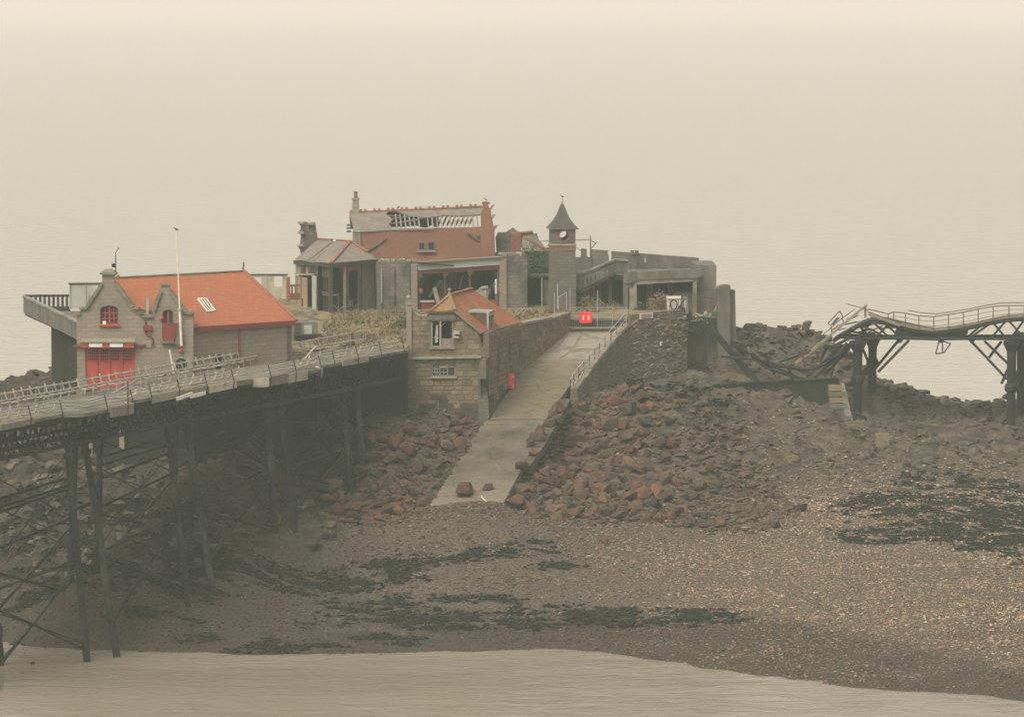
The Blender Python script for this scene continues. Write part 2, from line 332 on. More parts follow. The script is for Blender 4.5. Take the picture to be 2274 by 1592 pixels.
def attr_mix(name, builder):
    m, nt, b = newmat(name); builder(nt, b); return m
def _ground(nt, b):
    P = pos(nt)
    def A(n): return nd(nt, 'ShaderNodeAttribute', attribute_name=n).outputs['Fac']
    sand = mixc(nt, noise(nt, P, 5.0, 8, 0.75, 0.35, 0.65), (0.15, 0.118, 0.084), (0.078, 0.064, 0.048))
    sand = mixc(nt, noise(nt, P, 0.25, 4, 0.6, 0.4, 0.65), sand, (0.105, 0.088, 0.065))
    rock = mixc(nt, noise(nt, scaled(nt, P, (0.6, 0.9, 2.0)), 1.0, 9, 0.72, 0.38, 0.62), (0.15, 0.122, 0.083), (0.03, 0.03, 0.024))
    rock = mixc(nt, noise(nt, P, 0.35, 5, 0.6, 0.52, 0.8), rock, (0.085, 0.06, 0.05))
    c = mixc(nt, A('rock'), sand, rock)
    wet_shade = mixc(nt, noise(nt, P, 3.0, 6, 0.7), (0.022, 0.024, 0.018), (0.011, 0.013, 0.010))
    c = mixc(nt, A('weed'), c, wet_shade)
    c = mixc(nt, A('wet'), c, (0.42, 0.40, 0.38), 'MULTIPLY')
    nt.links.new(c, b.inputs['Base Color']); b.inputs['Roughness'].default_value = 0.85; b.inputs['Specular IOR Level'].default_value = 0.3
    bumpn(nt, b, noise(nt, P, 4.0, 10, 0.75, 0.2, 0.8), 0.9, 0.12)
M['ground'] = attr_mix('shore_ground', _ground)
def _slip(nt, b):
    P = pos(nt); sp = nd(nt, 'ShaderNodeSeparateXYZ'); nt.links.new(P, sp.inputs[0])
    wb = nd(nt, 'ShaderNodeMath', operation='MULTIPLY_ADD'); wb.inputs[1].default_value = 1.6; nt.links.new(noise(nt, P, 0.5, 5, 0.6, 0.2, 0.8), wb.inputs[0]); nt.links.new(sp.outputs[2], wb.inputs[2])
    def zone(a0, a1, b0, b1):
        u = nd(nt, 'ShaderNodeMapRange'); u.interpolation_type = 'SMOOTHSTEP'; u.inputs[1].default_value = a0; u.inputs[2].default_value = a1; nt.links.new(wb.outputs[0], u.inputs[0])
        v = nd(nt, 'ShaderNodeMapRange'); v.interpolation_type = 'SMOOTHSTEP'; v.inputs[1].default_value = b0; v.inputs[2].default_value = b1; v.inputs[3].default_value = 1; v.inputs[4].default_value = 0; nt.links.new(wb.outputs[0], v.inputs[0])
        m = nd(nt, 'ShaderNodeMath', operation='MULTIPLY'); nt.links.new(u.outputs[0], m.inputs[0]); nt.links.new(v.outputs[0], m.inputs[1]); return m.outputs[0]
    c = mixc(nt, noise(nt, scaled(nt, P, (0.7, 1.5, 1)), 0.9, 8, 0.7, 0.35, 0.65), (0.24, 0.195, 0.145), (0.155, 0.13, 0.10))
    dk = mixc(nt, noise(nt, scaled(nt, P, (1.0, 0.5, 1)), 0.7, 6, 0.65, 0.35, 0.65), (0.07, 0.066, 0.053), (0.15, 0.127, 0.097))
    c = mixc(nt, zone(6.2, 8.6, 9.4, 11.0), c, dk)            # dark wet film of the tide zone
    al = mixc(nt, noise(nt, scaled(nt, P, (0.5, 2, 1)), 0.8, 6, 0.65, 0.4, 0.65), (0.18, 0.153, 0.092), (0.135, 0.12, 0.078))
    c = mixc(nt, zone(9.8, 11.0, 12.4, 13.6), c, al)                                # olive algae
    c = mixc(nt, noise(nt, P, 6.0, 8, 0.75, 0.55, 0.7), c, (0.06, 0.055, 0.044))
    cr = nd(nt, 'ShaderNodeTexVoronoi', feature='DISTANCE_TO_EDGE'); cr.inputs['Scale'].default_value = 0.42
    dn = nd(nt, 'ShaderNodeTexNoise'); dn.inputs['Scale'].default_value = 1.2; nt.links.new(P, dn.inputs['Vector'])
    ad = nd(nt, 'ShaderNodeVectorMath', operation='MULTIPLY_ADD'); ad.inputs[1].default_value = (1.2, 1.2, 1.2); nt.links.new(dn.outputs['Color'], ad.inputs[0]); nt.links.new(P, ad.inputs[2]); nt.links.new(ad.outputs[0], cr.inputs['Vector'])
    lt = nd(nt, 'ShaderNodeMath', operation='LESS_THAN'); lt.inputs[1].default_value = 0.03; nt.links.new(cr.outputs['Distance'], lt.inputs[0])
    c = mixc(nt, lt.outputs[0], c, (0.82, 0.81, 0.79), 'MULTIPLY')
    nt.links.new(c, b.inputs['Base Color']); b.inputs['Roughness'].default_value = 0.75; b.inputs['Specular IOR Level'].default_value = 0.25
    bumpn(nt, b, noise(nt, P, 3.0, 8, 0.7, 0.2, 0.8), 0.7, 0.06)
M['slip'] = attr_mix('slip_concrete', _slip)
def _pebble(nt, b):
    c = nd(nt, 'ShaderNodeAttribute', attribute_name='tone').outputs['Color']
    nt.links.new(c, b.inputs['Base Color']); b.inputs['Roughness'].default_value = 0.8; b.inputs['Specular IOR Level'].default_value = 0.25
M['pebble'] = attr_mix('pebble_stone', _pebble)
def _sea(nt, b):
    P = pos(nt)
    sp = nd(nt, 'ShaderNodeSeparateXYZ'); nt.links.new(P, sp.inputs[0])
    far_light = nd(nt, 'ShaderNodeMapRange'); far_light.interpolation_type = 'SMOOTHSTEP'; far_light.inputs[1].default_value = 285; far_light.inputs[2].default_value = 420; nt.links.new(sp.outputs[1], far_light.inputs[0])
    near = mixc(nt, noise(nt, scaled(nt, P, (0.3, 1, 1)), 0.08, 4, 0.5), (0.285, 0.252, 0.198), (0.225, 0.195, 0.15))
    c = mixc(nt, far_light.outputs[0], near, (0.48, 0.435, 0.355))          # paler with distance: far water's haze and reflected sky put into the colour
    nt.links.new(c, b.inputs['Base Color']); b.inputs['Roughness'].default_value = 0.04; b.inputs['IOR'].default_value = 1.333
    b.inputs['Specular IOR Level'].default_value = 0.5
    dn = nd(nt, 'ShaderNodeTexNoise'); dn.inputs['Scale'].default_value = 0.35; dn.inputs['Detail'].default_value = 2; nt.links.new(P, dn.inputs['Vector'])
    ad0 = nd(nt, 'ShaderNodeVectorMath', operation='MULTIPLY_ADD'); ad0.inputs[1].default_value = (2.4, 2.4, 0); nt.links.new(dn.outputs['Color'], ad0.inputs[0]); nt.links.new(P, ad0.inputs[2])
    h1 = noise(nt, scaled(nt, ad0.outputs[0], (0.55, 1.0, 1)), 0.8, 5, 0.62, 0.0, 1.0)
    h2 = noise(nt, scaled(nt, ad0.outputs[0], (0.4, 1.0, 1)), 0.16, 5, 0.6, 0.0, 1.0)
    ad = nd(nt, 'ShaderNodeMath', operation='MULTIPLY_ADD'); ad.inputs[1].default_value = 1.2; nt.links.new(h2, ad.inputs[0]); nt.links.new(h1, ad.inputs[2])
    bumpn(nt, b, ad.outputs[0], 1.0, 0.075)
M['sea'] = attr_mix('silty_water', _sea)
# ================================================================== the sea and the air
sea = MB().face([(-5900, -60, 0), (5900, -60, 0), (5900, 23900, 0), (-5900, 23900, 0)])
build('sea', sea, M['sea'], kind='structure')

def haze_box():
    m = bpy.data.materials.new('haze_air'); m.use_nodes = True; nt = m.node_tree; nt.nodes.clear()
    o = nt.nodes.new('ShaderNodeOutputMaterial'); v = nt.nodes.new('ShaderNodeVolumePrincipled')
    v.inputs['Color'].default_value = (0.70, 0.80, 0.775, 1); v.inputs['Absorption Color'].default_value = (0.36, 0.05, 0.15, 1); v.inputs['Density'].default_value = HAZE; v.inputs['Anisotropy'].default_value = 0.0
    nt.links.new(v.outputs[0], o.inputs['Volume'])
    b = MB().hexa([(-6000, -80, -5), (6000, -80, -5), (6000, 24000, -5), (-6000, 24000, -5)], [(-6000, -80, 42), (6000, -80, 42), (6000, 24000, 42), (-6000, 24000, 42)])
    ob = build('haze', b, m, kind='stuff'); ob.display_type = 'WIRE'
HAZE = 0.00044
haze_box()

# ================================================================== the shore
SLIP_A, SLIP_B = on(1035, 1135, 5.3), on(1325, 737, 14.3)
SK = (SLIP_B.z - SLIP_A.z) / (SLIP_B.y - SLIP_A.y)
SN = Vector((0, -SK, 1)).normalized()
def slip(px, py): return hit(px, py, SLIP_A, SN)

wl = [(-250,1412),(-100,1415),(0,1421),(150,1436),(300,1446),(500,1451),(700,1452),(1000,1447),(1200,1441),(1330,1445),(1420,1462),(1600,1487),(1800,1513),(2050,1537),(2274,1556),(2500,1572)]
cps = [(x, y, 0.0) for x, y in wl] + [(x, y + 90, -1.2) for x, y in wl] + [(x, y + 300, -3.2) for x, y in wl[::2]]
cps += [(263,1427,.25),(197,1440,.1),(153,1357,2.0),(217,1322,2.8),(418,1347,1.57),(474,1306,2.5),(380,1194,5.0),(428,1162,5.8),
        (613,1210,3.9),(653,1164,5.0),(400,1015,9.0),(560,1005,9.1),(250,1030,8.8),(100,1060,8.0),(0,1080,7.6),(0,1180,5.2),(0,1300,2.6),(-200,1300,2.2),(-200,1100,7),
        (720,1101,5.7),(740,1040,7.2),(800,1005,8.3),(880,970,9.0),(960,975,8.9),(1030,955,9.1),(700,1290,2.1),(850,1250,3.0),(900,1180,4.3),
        (60,960,9.5),(0,950,9.6),(-200,950,9.2),(0,874,10.3),(95,845,11.2),(-200,890,9.6),(200,930,10.5),
        (1000,1300,2.2),(1000,1200,4.0),(940,1146,5.3),(965,1128,5.55),(1035,1128,5.62),(1100,1124,5.7),(1130,1120,5.5),(1250,1140,5.0),(1200,1250,3.2),(1600,1320,1.9),(1600,1250,2.6),(1600,1180,3.5),(1400,1200,3.6),
        (2000,1400,1.4),(2274,1440,1.3),(2000,1300,2.3),(2000,1230,3.1),(2274,1290,2.3),(2450,1300,2.2),(2200,1130,3.7),(1950,1120,4.3),(2274,1060,4.6),(2450,1060,4.4),
        (880,1060,6.6),(980,1010,7.9),(820,1110,5.6),
        (1400,1000,7.4),(1500,1050,6.2),(1350,1100,5.7),(1500,1140,4.6),(1300,950,8.7),(1300,905,9.9),(1240,1000,7.3),(1700,1060,5.4),(1650,1120,4.5),
        (1500,905,9.1),(1700,905,8.7),(1700,1000,6.6),(1900,985,6.5),(2100,1000,5.9),(2250,1000,5.5),(1905,945,6.95),(2250,975,6.2),(1450,855,10.1),(1600,850,10.2),(1800,850,9.9),(1350,880,10.0),(1800,885,9.3),(1700,892,9.1),(1600,892,9.4),(1840,915,8.2)]
for x, y in ((1650,728),(1700,738),(1750,752),(1800,757),(1845,762),(1875,800),(1890,822),(1945,868),(2000,880),(2100,893),(2245,914),(2450,935)):
    p = at(x, y, 324.0); cps.append((x, y, p.z))
cxyz = [on(x, y, z) for x, y, z in cps]
cxyz += [Vector((X, 340, 1.0)) for X in range(-60, 70, 12)] + [Vector((X, 360, -4.0)) for X in range(-60, 70, 12)]
cxyz += [Vector((X, Y, 10.5)) for X in (-24, -12, 0, 12) for Y in (292, 305, 318)] + [Vector((-46, Y, z)) for Y, z in ((270, 7), (290, 9), (310, 9))] + [Vector((-36, 310, 9.5)), Vector((-36, 322, 6))]
C = np.array([tuple(p) for p in cxyz])
def _phi(r2): return np.where(r2 > 1e-9, 0.5 * r2 * np.log(np.maximum(r2, 1e-9)), 0.0)
sx = 10.0
Cn = C[:, :2] / sx
K = _phi(((Cn[:, None, :] - Cn[None, :, :]) ** 2).sum(-1)); Pm = np.c_[np.ones(len(Cn)), Cn]
Amat = np.block([[K + 0.02 * np.eye(len(Cn)), Pm], [Pm.T, np.zeros((3, 3))]])
sol = np.linalg.solve(Amat, np.r_[C[:, 2], 0, 0, 0]); WR, AR = sol[:-3], sol[-3:]
def tz0(X, Y):
    X = np.atleast_1d(np.asarray(X, float)).ravel(); Y = np.atleast_1d(np.asarray(Y, float)).ravel(); out = np.empty(len(X))
    for a in range(0, len(X), 20000):
        q = np.c_[X[a:a+20000], Y[a:a+20000]] / sx
        r2 = ((q[:, None, :] - Cn[None]) ** 2).sum(-1)
        out[a:a+20000] = _phi(r2) @ WR + AR[0] + q @ AR[1:]
    return out
def seg_dist(X, Y, pts):
    d = np.full(np.shape(X), 1e9)
    for a, b in zip(pts[:-1], pts[1:]):
        ax, ay = a; bx, by = b; L = (bx-ax)**2 + (by-ay)**2
        t = np.clip(((X-ax)*(bx-ax) + (Y-ay)*(by-ay)) / L, 0, 1); d = np.minimum(d, np.hypot(X-ax-t*(bx-ax), Y-ay-t*(by-ay)))
    return d
def xy(x, y, z=1.5): p = on(x, y, z); return (p.x, p.y)
WEED = [([xy(430,1300,2.2), xy(620,1285,2.5), xy(900,1262,2.8)], 1.3), ([xy(100,1280,2.8), xy(330,1250,3.2)], 1.6), ([xy(230,1310,2.2), xy(470,1325,1.8)], 1.2),
        ([xy(760,1345,1.4), xy(1000,1372,1.2), xy(1250,1362,1.3), xy(1600,1380,1.0)], 1.1), ([xy(530,1443,.2), xy(660,1432,.4), xy(740,1425,.5)], 0.6), ([xy(820,1405,.7), xy(900,1408,.7)], 0.7),
        ([xy(420,1403,.8), xy(460,1403,.8)], 0.5), ([xy(1020,1235,3.4), xy(1200,1222,3.6)], 0.8), ([xy(1190,1262,3.0), xy(1280,1252,3.1)], 0.4), ([xy(1990,1130,4.0), xy(2130,1150,3.7), xy(2290,1175,3.3)], 2.6), ([xy(2080,1060,4.9), xy(2300,1090,4.3)], 1.6),
        ([xy(2180,1220,3.0), xy(2330,1245,2.8)], 1.3), ([xy(0,1170,5.4), xy(140,1150,5.8)], 1.3), ([xy(560,1420,.6), xy(600,1410,.7)], 0.4), ([xy(1380,880,9.8), xy(1560,895,9.4)], 1.6), ([xy(650,1455,.05), xy(730,1462,0)], 0.3),
        ([xy(700,1375,1.1), xy(900,1330,1.6)], 0.7), ([xy(300,1385,1.0), xy(420,1380,1.0)], 0.5)]
WEED = [(p, w * 1.75) for p, w in WEED] + [([xy(300,1230,3.6), xy(480,1240,3.2)], 1.2), ([xy(60,1340,1.9), xy(250,1350,1.6)], 1.3), ([xy(950,1320,1.9), xy(1150,1335,1.7)], .7), ([xy(1950,1180,3.6), xy(2300,1210,3.0)], 3.2), ([xy(2020,1110,4.2), xy(2320,1130,3.8)], 4.0)]
def masks(X, Y, z):
    n = fbm(X * 0.7, Y * 1.7, 5, 6)
    weed = np.zeros_like(X)
    for pts, w in WEED:
        d = seg_dist(X, Y, pts); weed = np.maximum(weed, np.clip(1.35 - d / w, 0, 1) * np.clip((n - 0.36) * 3.4, 0, 1))
    weed = np.clip(weed * 1.6, 0, 1)
    # bare rock: under the left pier, round the island's foot and out along the right jetty
    left = np.clip((-9.5 - X - 0.25 * (262 - Y)) / 3, 0, 1) * np.clip((z - 3.0) / 2, 0, 1)
    right = np.clip((X - 5.0 - 0.35 * (298 - Y)) / 3, 0, 1) * np.clip((z - 4.3) / 1.2, 0, 1)
    back = np.clip((Y - 312) / 4, 0, 1); far_l = np.clip((-24 - X) / 3, 0, 1) * np.clip((z - 2) / 2, 0, 1)
    rock = np.clip(np.maximum.reduce([left, right, back, far_l]), 0, 1)
    rock = np.clip(rock + (fbm(X * 0.5, Y * 0.5, 9, 3) - 0.5) * rock, 0, 1)
    wet_shade = np.clip(1.1 - z / 1.3 + (fbm(X * 0.3, Y * 0.6, 21, 4) - 0.5) * 1.4, 0, 0.75) * np.clip((z + 0.5) * 2, 0, 1)
    lobe = np.clip(1 - seg_dist(X, Y, [xy(1350,1400,.9), xy(1600,1400,.9), xy(1950,1470,.6)]) / 5.0, 0, 1)
    wet_shade = np.maximum(wet_shade, np.clip(lobe * 1.6, 0, 0.75))
    wet_shade = np.maximum(wet_shade, 0.72 * np.clip((-7.5 - X + 3 * (fbm(X * 0.2, Y * 0.2, 33, 3) - 0.5)) / 7, 0, 1) * np.clip((Y - 236) / 8, 0, 1))  # shade under the left pier put into the mask as darkening
    return rock, weed, wet_shade
def relief(X, Y, z, rock):
    r1 = fbm(X * 0.22, Y * 0.35, 31, 5) - 0.5; r2 = fbm(X * 1.1, Y * 1.6, 41, 4) - 0.5
    ridged = 1 - np.abs(2 * fbm(X * 0.45 + 0.3 * Y, Y * 0.9, 51, 4) - 1)
    h = 0.16 * r1 * 2 + 0.10 * r2 + 0.30 * (fbm(X * 0.45, Y * 0.6, 87, 4) - 0.5) * np.clip(1.4 - z, 0, 1) + rock * (1.8 * r1 + 1.5 * (ridged - 0.75) + 1.3 * r2 + 0.35 * (fbm(X * 2.6, Y * 2.6, 91, 3) - 0.5))
    return h * np.clip((z + 1.2) / 1.2, 0.05, 1)
def ground_z(X, Y):
    X = np.atleast_1d(np.asarray(X, float)).ravel(); Y = np.atleast_1d(np.asarray(Y, float)).ravel()
    z = tz0(X, Y); rk, _, _ = masks(X, Y, z); return z + relief(X, Y, z, rk)
def gz(x, y): return float(ground_z([x], [y])[0])

def make_ground():
    gx = np.arange(-52, 58.01, 0.25); gy = np.concatenate([np.arange(205, 300, 0.25), np.arange(300, 362.1, 0.4)])
    X, Y = np.meshgrid(gx, gy); sh = X.shape; X = X.ravel(); Y = Y.ravel()
    z = tz0(X, Y); rk, wd, wt = masks(X, Y, z); Z = z + relief(X, Y, z, rk) + wd * 0.10 * vnoise(X * 3, Y * 4, 77)
    nx = sh[1]; i = np.arange(sh[0] * sh[1]).reshape(sh)
    q = np.stack([i[:-1, :-1], i[:-1, 1:], i[1:, 1:], i[1:, :-1]], -1).reshape(-1, 4)
    me = bpy.data.meshes.new('shore'); me.vertices.add(len(X)); me.vertices.foreach_set('co', np.c_[X, Y, Z].ravel())
    me.loops.add(q.size); me.polygons.add(len(q)); me.loops.foreach_set('vertex_index', q.ravel())
    me.polygons.foreach_set('loop_start', np.arange(0, q.size, 4)); me.polygons.foreach_set('loop_total', np.full(len(q), 4))
    me.update(); me.polygons.foreach_set('use_smooth', np.ones(len(q), bool))
    for nme, a in (('rock', rk), ('weed', wd), ('wet', wt)):
        at_ = me.attributes.new(nme, 'FLOAT', 'POINT'); at_.data.foreach_set('value', a.astype(np.float32))
    me.materials.append(M['ground'])
    o = bpy.data.objects.new('beach', me); COL.objects.link(o); props(o, kind='structure')
make_ground()

# ------------------------------------------------------------------ pebbles and seaweed
OCT_V = np.array([(1,0,0),(-1,0,0),(0,1,0),(0,-1,0),(0,0,1),(0,0,-1)], float)
OCT_F = np.array([(0,2,4),(2,1,4),(1,3,4),(3,0,4),(2,0,5),(1,2,5),(3,1,5),(0,3,5)])
def scatter_mesh(name, X, Y, Z, size, flat, mat, tone=None, jitter=0.35):
    n = len(X); V = np.repeat(OCT_V[None], n, 0) * (1 + jitter * (RNG.random((n, 6, 1)) - 0.5) * 2)
    V = V + jitter * 0.5 * (RNG.random((n, 6, 3)) - 0.5)
    V = V * size[:, None, None] * np.stack([0.7 + 0.6 * RNG.random(n), 0.7 + 0.6 * RNG.random(n), flat * (0.7 + 0.6 * RNG.random(n))], -1)[:, None, :]
    a = RNG.random(n) * 6.283; c, s = np.cos(a)[:, None], np.sin(a)[:, None]
    V = np.stack([V[..., 0] * c - V[..., 1] * s, V[..., 0] * s + V[..., 1] * c, V[..., 2]], -1) + np.stack([X, Y, Z], -1)[:, None, :]
    Fc = (OCT_F[None] + 6 * np.arange(n)[:, None, None]).reshape(-1, 3); V = V.reshape(-1, 3)
    me = bpy.data.meshes.new(name); me.vertices.add(len(V)); me.vertices.foreach_set('co', V.ravel())
    me.loops.add(Fc.size); me.polygons.add(len(Fc)); me.loops.foreach_set('vertex_index', Fc.ravel())
    me.polygons.foreach_set('loop_start', np.arange(0, Fc.size, 3)); me.polygons.foreach_set('loop_total', np.full(len(Fc), 3)); me.update()
    if tone is not None:
        ca = me.attributes.new('tone', 'FLOAT_COLOR', 'POINT'); t4 = np.c_[np.repeat(tone, 6, 0), np.ones(6 * n)]
        ca.data.foreach_set('color', t4.astype(np.float32).ravel())
    me.materials.append(mat); o = bpy.data.objects.new(name, me); COL.objects.link(o); return o
def pebbles():
    n = 300000
    X = RNG.uniform(-34, 37, n); Y = 228 + 76 * RNG.random(n) ** 1.15
    vis = np.abs(X) < Y * 0.145; X, Y = X[vis], Y[vis]
    z = tz0(X, Y); rk, wd, wt = masks(X, Y, z)
    keep = (z > -0.1) & (RNG.random(len(X)) > rk * 0.9) & (RNG.random(len(X)) > wd * 0.8) & (RNG.random(len(X)) < np.clip(0.35 + 0.9 * fbm(X * 0.15, Y * 0.3, 61, 3) - 0.5 * np.clip(1 - z / 1.2, 0, 1), 0.05, 1))
    X, Y, z, rk, wt = X[keep], Y[keep], z[keep], rk[keep], wt[keep]
    z = z + relief(X, Y, z, rk)
    size = 0.05 + 0.10 * RNG.random(len(X)) ** 2.5 + 0.035 * np.clip((z - 2) / 4, 0, 1); size = size * (0.50 + 0.75 * fbm(X * 0.12, Y * 0.55, 71, 3))
    base = np.array([(0.195,0.15,0.105),(0.14,0.112,0.08),(0.27,0.232,0.18),(0.085,0.071,0.056),(0.20,0.122,0.082),(0.13,0.12,0.10),(0.05,0.047,0.038)])
    t = base[RNG.integers(0, len(base), len(X))] * (0.6 + 0.6 * RNG.random((len(X), 1))) * (0.82 + 0.62 * np.clip((X - 1) / 13, 0, 1))[:, None] * (1 + np.clip((X + 4) / 16, 0, 1)[:, None] * np.array([[0.09, 0.0, -0.07]])) * (1 - 0.55 * wt[:, None])
    o = scatter_mesh('pebbles', X, Y, z + size * 0.15, size, 0.5, M['pebble'], t)
    props(o, label='countless small brown and grey pebbles strewn over the beach', cat='pebbles', kind='stuff')
pebbles()
def seaweed():
    n = 110000; X = RNG.uniform(-34, 37, n); Y = RNG.uniform(232, 304, n); z = tz0(X, Y); rk, wd, wt = masks(X, Y, z)
    k = (RNG.random(n) < np.clip(wd * 1.3 - 0.12, 0, 1)) & (z > 0); X, Y, z, rk = X[k], Y[k], z[k], rk[k]; z = z + relief(X, Y, z, rk)
    size = RNG.uniform(0.08, 0.26, len(X))
    o = scatter_mesh('seaweed', X, Y, z + 0.05, size, 0.42, M['weed'], None, 0.6)
    props(o, label='dark clumps of seaweed lying in bands along the tide line', cat='seaweed', kind='stuff')
seaweed()

# ------------------------------------------------------------------ the island's top
PZ = 15.2
def plat_z(x, y): return 14.85 + 0.35 * min(1, max(0, (y - 284) / 28))
S1 = slip(1153, 832); S2 = slip(1266, 737)
PLAT = [(-24.8,279.5),(-14.4,279.5),(-14.2,284.2),(-7.4,284.2),(-7.4,296.5),(S1.x-0.05,296.5),(S2.x-0.1,S2.y+0.4),(8.9,306.6),(13.6,311.4),(13.9,317.5),(17.2,317.5),(17.2,331),(-30.5,331),(-30.5,296)]
pl = MB()
pl.prism(PLAT, 5.0, lambda x, y: plat_z(x, y))
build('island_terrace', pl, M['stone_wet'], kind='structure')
def turf():
    build('turf', MB().prism([(x * 0.9992, y) for x, y in PLAT], 14.6, lambda x, y: plat_z(x, y) + 0.12), M['straw'], kind='structure')
turf()
def grass():
    mb = MB(); rnd = random.Random(5)
    for k in range(9000):
        x, y = rnd.uniform(-14, 8.2), rnd.uniform(284.6, 313.2)
        if x > S1.x - 0.4 + (y - 296.5) * 0.42 or (y < 297 and x > -7.6): continue
        f = float(fbm(np.array([x * 0.35]), np.array([y * 0.35]), 14, 3)[0])
        if rnd.random() > f * 1.7: continue
        z = plat_z(x, y) + 0.1; h = rnd.uniform(0.10, 0.42) * (0.2 + 1.3 * f)
        for j in range(3):
            a = rnd.uniform(0, 6.28); l = rnd.uniform(0.1, 0.3); dx, dy = math.cos(a), math.sin(a); w = 0.05
            mb.face([(x - dy * w, y + dx * w, z), (x + dy * w, y - dx * w, z), (x + dx * l, y + dy * l, z + h)])
    me = bpy.data.meshes.new('dry_grass'); me.from_pydata(mb.v, [], mb.f); me.materials.append(M['straw'])
    o = bpy.data.objects.new('dry_grass', me); COL.objects.link(o)
    props(o, label='straw-coloured dry grass growing over the island terrace', cat='grass', kind='stuff')
grass()

# ------------------------------------------------------------------ the slipway
def slipway():
    t = thing('slipway', 'sloping concrete slipway running down past the stone hut to the beach', 'slipway', SLIP_A)
    L = [(936,1146),(960,1112),(992,1064),(1027,1004),(1076,934)]; Rr = [(1108,1134),(1129,1096),(1164,1029),(1186,982),(1210,930)]
    up_l = [(1088,932),(1128,862),(1152,833),(1192,792),(1236,757),(1266,737)]; up_r = [(1212,932),(1258,868),(1286,832),(1316,794),(1349,757),(1368,737)]
    mb = MB()
    for i in range(4): mb.slab([slip(*L[i]), slip(*Rr[i]), slip(*Rr[i+1]), slip(*L[i+1])], 0.5)
    build('lower_ramp', mb, M['slip'], t)
    mb = MB(); o = SN * 0.06
    for i in range(5): mb.slab([slip(*up_l[i]) + o, slip(*up_r[i]) + o, slip(*up_r[i+1]) + o, slip(*up_l[i+1]) + o], 1.2)
    build('upper_ramp', mb, M['slip'], t)
    # dark timber apron along the right edge
    A = [(1166,1030),(1188,983),(1212,931),(1245,884)]; B = [(1180,1030),(1212,983),(1242,931),(1268,884)]
    o2 = SN * -0.03
    for i in range(3):
        for k in range(5):
            f0, f1 = k / 5, (k + 0.93) / 5
            def ip(f): return (A[i][0]*(1-f)+A[i+1][0]*f, A[i][1]*(1-f)+A[i+1][1]*f), (B[i][0]*(1-f)+B[i+1][0]*f, B[i][1]*(1-f)+B[i+1][1]*f)
            (a0, b0), (a1, b1) = ip(f0), ip(f1)
            build('plank', MB().slab([slip(a0[0] - 3, a0[1])+o2, slip(*b0)+o2, slip(*b1)+o2, slip(a1[0] - 3, a1[1])+o2], 0.6), M['deck_dk'], t)
    # cracked pale patch slabs at the top
    for q in ([(1240,776),(1262,742),(1290,742),(1270,776)], [(1277,776),(1297,742),(1360,742),(1334,776)], [(1200,800),(1235,780),(1268,780),(1240,800)], [(1248,800),(1274,780),(1330,780),(1310,800)]):
        build('patch_slab', MB().slab([slip(*p) + SN * 0.085 for p in q], 0.05), M['concrete_lt'], t)
    # right side wall with its coping
    top = [(1266,868),(1290,838),(1318,800),(1352,760),(1392,716)]
    fr = []
    W3 = MB()
    for i in range(4):
        a, b = slip(*top[i]) , slip(*top[i+1]); n = Vector((1, -0.35, 0)).normalized() * 0.55
        W3.hexa([Vector((a.x, a.y, 7)), Vector((a.x + n.x * 1.9, a.y + n.y * 1.9, 7)), Vector((b.x + n.x * 1.9, b.y + n.y * 1.9, 7)), Vector((b.x, b.y, 7))],
                [a + Vector((0, 0, .18)), a + n + Vector((0, 0, .18)), b + n + Vector((0, 0, .18)), b + Vector((0, 0, .18))])
    build('side_wall', W3, M['rubble'], t)
    n = Vector((1, -0.35, 0)).normalized() * 0.62
    rnd = random.Random(3)
    pts = [slip(*q) + Vector((0, 0, .18)) for q in top]
    for i in range(4):
        m = 4
        for k in range(m):
            a = pts[i].lerp(pts[i+1], k / m); b = pts[i].lerp(pts[i+1], (k + 0.94) / m); h = Vector((0, 0, rnd.uniform(0.10, 0.24))); sh = n * rnd.uniform(-0.04, 0.06)
            build('coping_stone', MB().hexa([a - n * 0.05 + sh, a + n + sh, b + n + sh, b - n * 0.05 + sh], [a + sh + h, a + n * 0.95 + sh + h, b + n * 0.95 + sh + h, b + sh + h]), M['sandstone'], t)
    # handrail up the right side
    rl = thing('handrail', 'thin two-bar handrail climbing the right side of the slipway', 'railing', slip(1268, 866))
    feet = [(1263,880),(1270,867),(1281,852),(1293,838),(1305,825),(1317,810),(1328,797),(1340,783),(1353,768),(1366,754),(1379,738),(1392,724)]
    F = [slip(*q) + Vector((0.12, 0, 0.2)) for q in feet]
    for p in F: build('post', MB().tube(p - Vector((0, 0, .2)), p + Vector((0, 0, 1.05)), 0.035, n=6), M['rust'], rl)
    for hgt in (1.03, 0.52):
        build('rail', MB().path([p + Vector((0, 0, hgt)) for p in F], 0.033, 6), M['rail'], rl)
slipway()
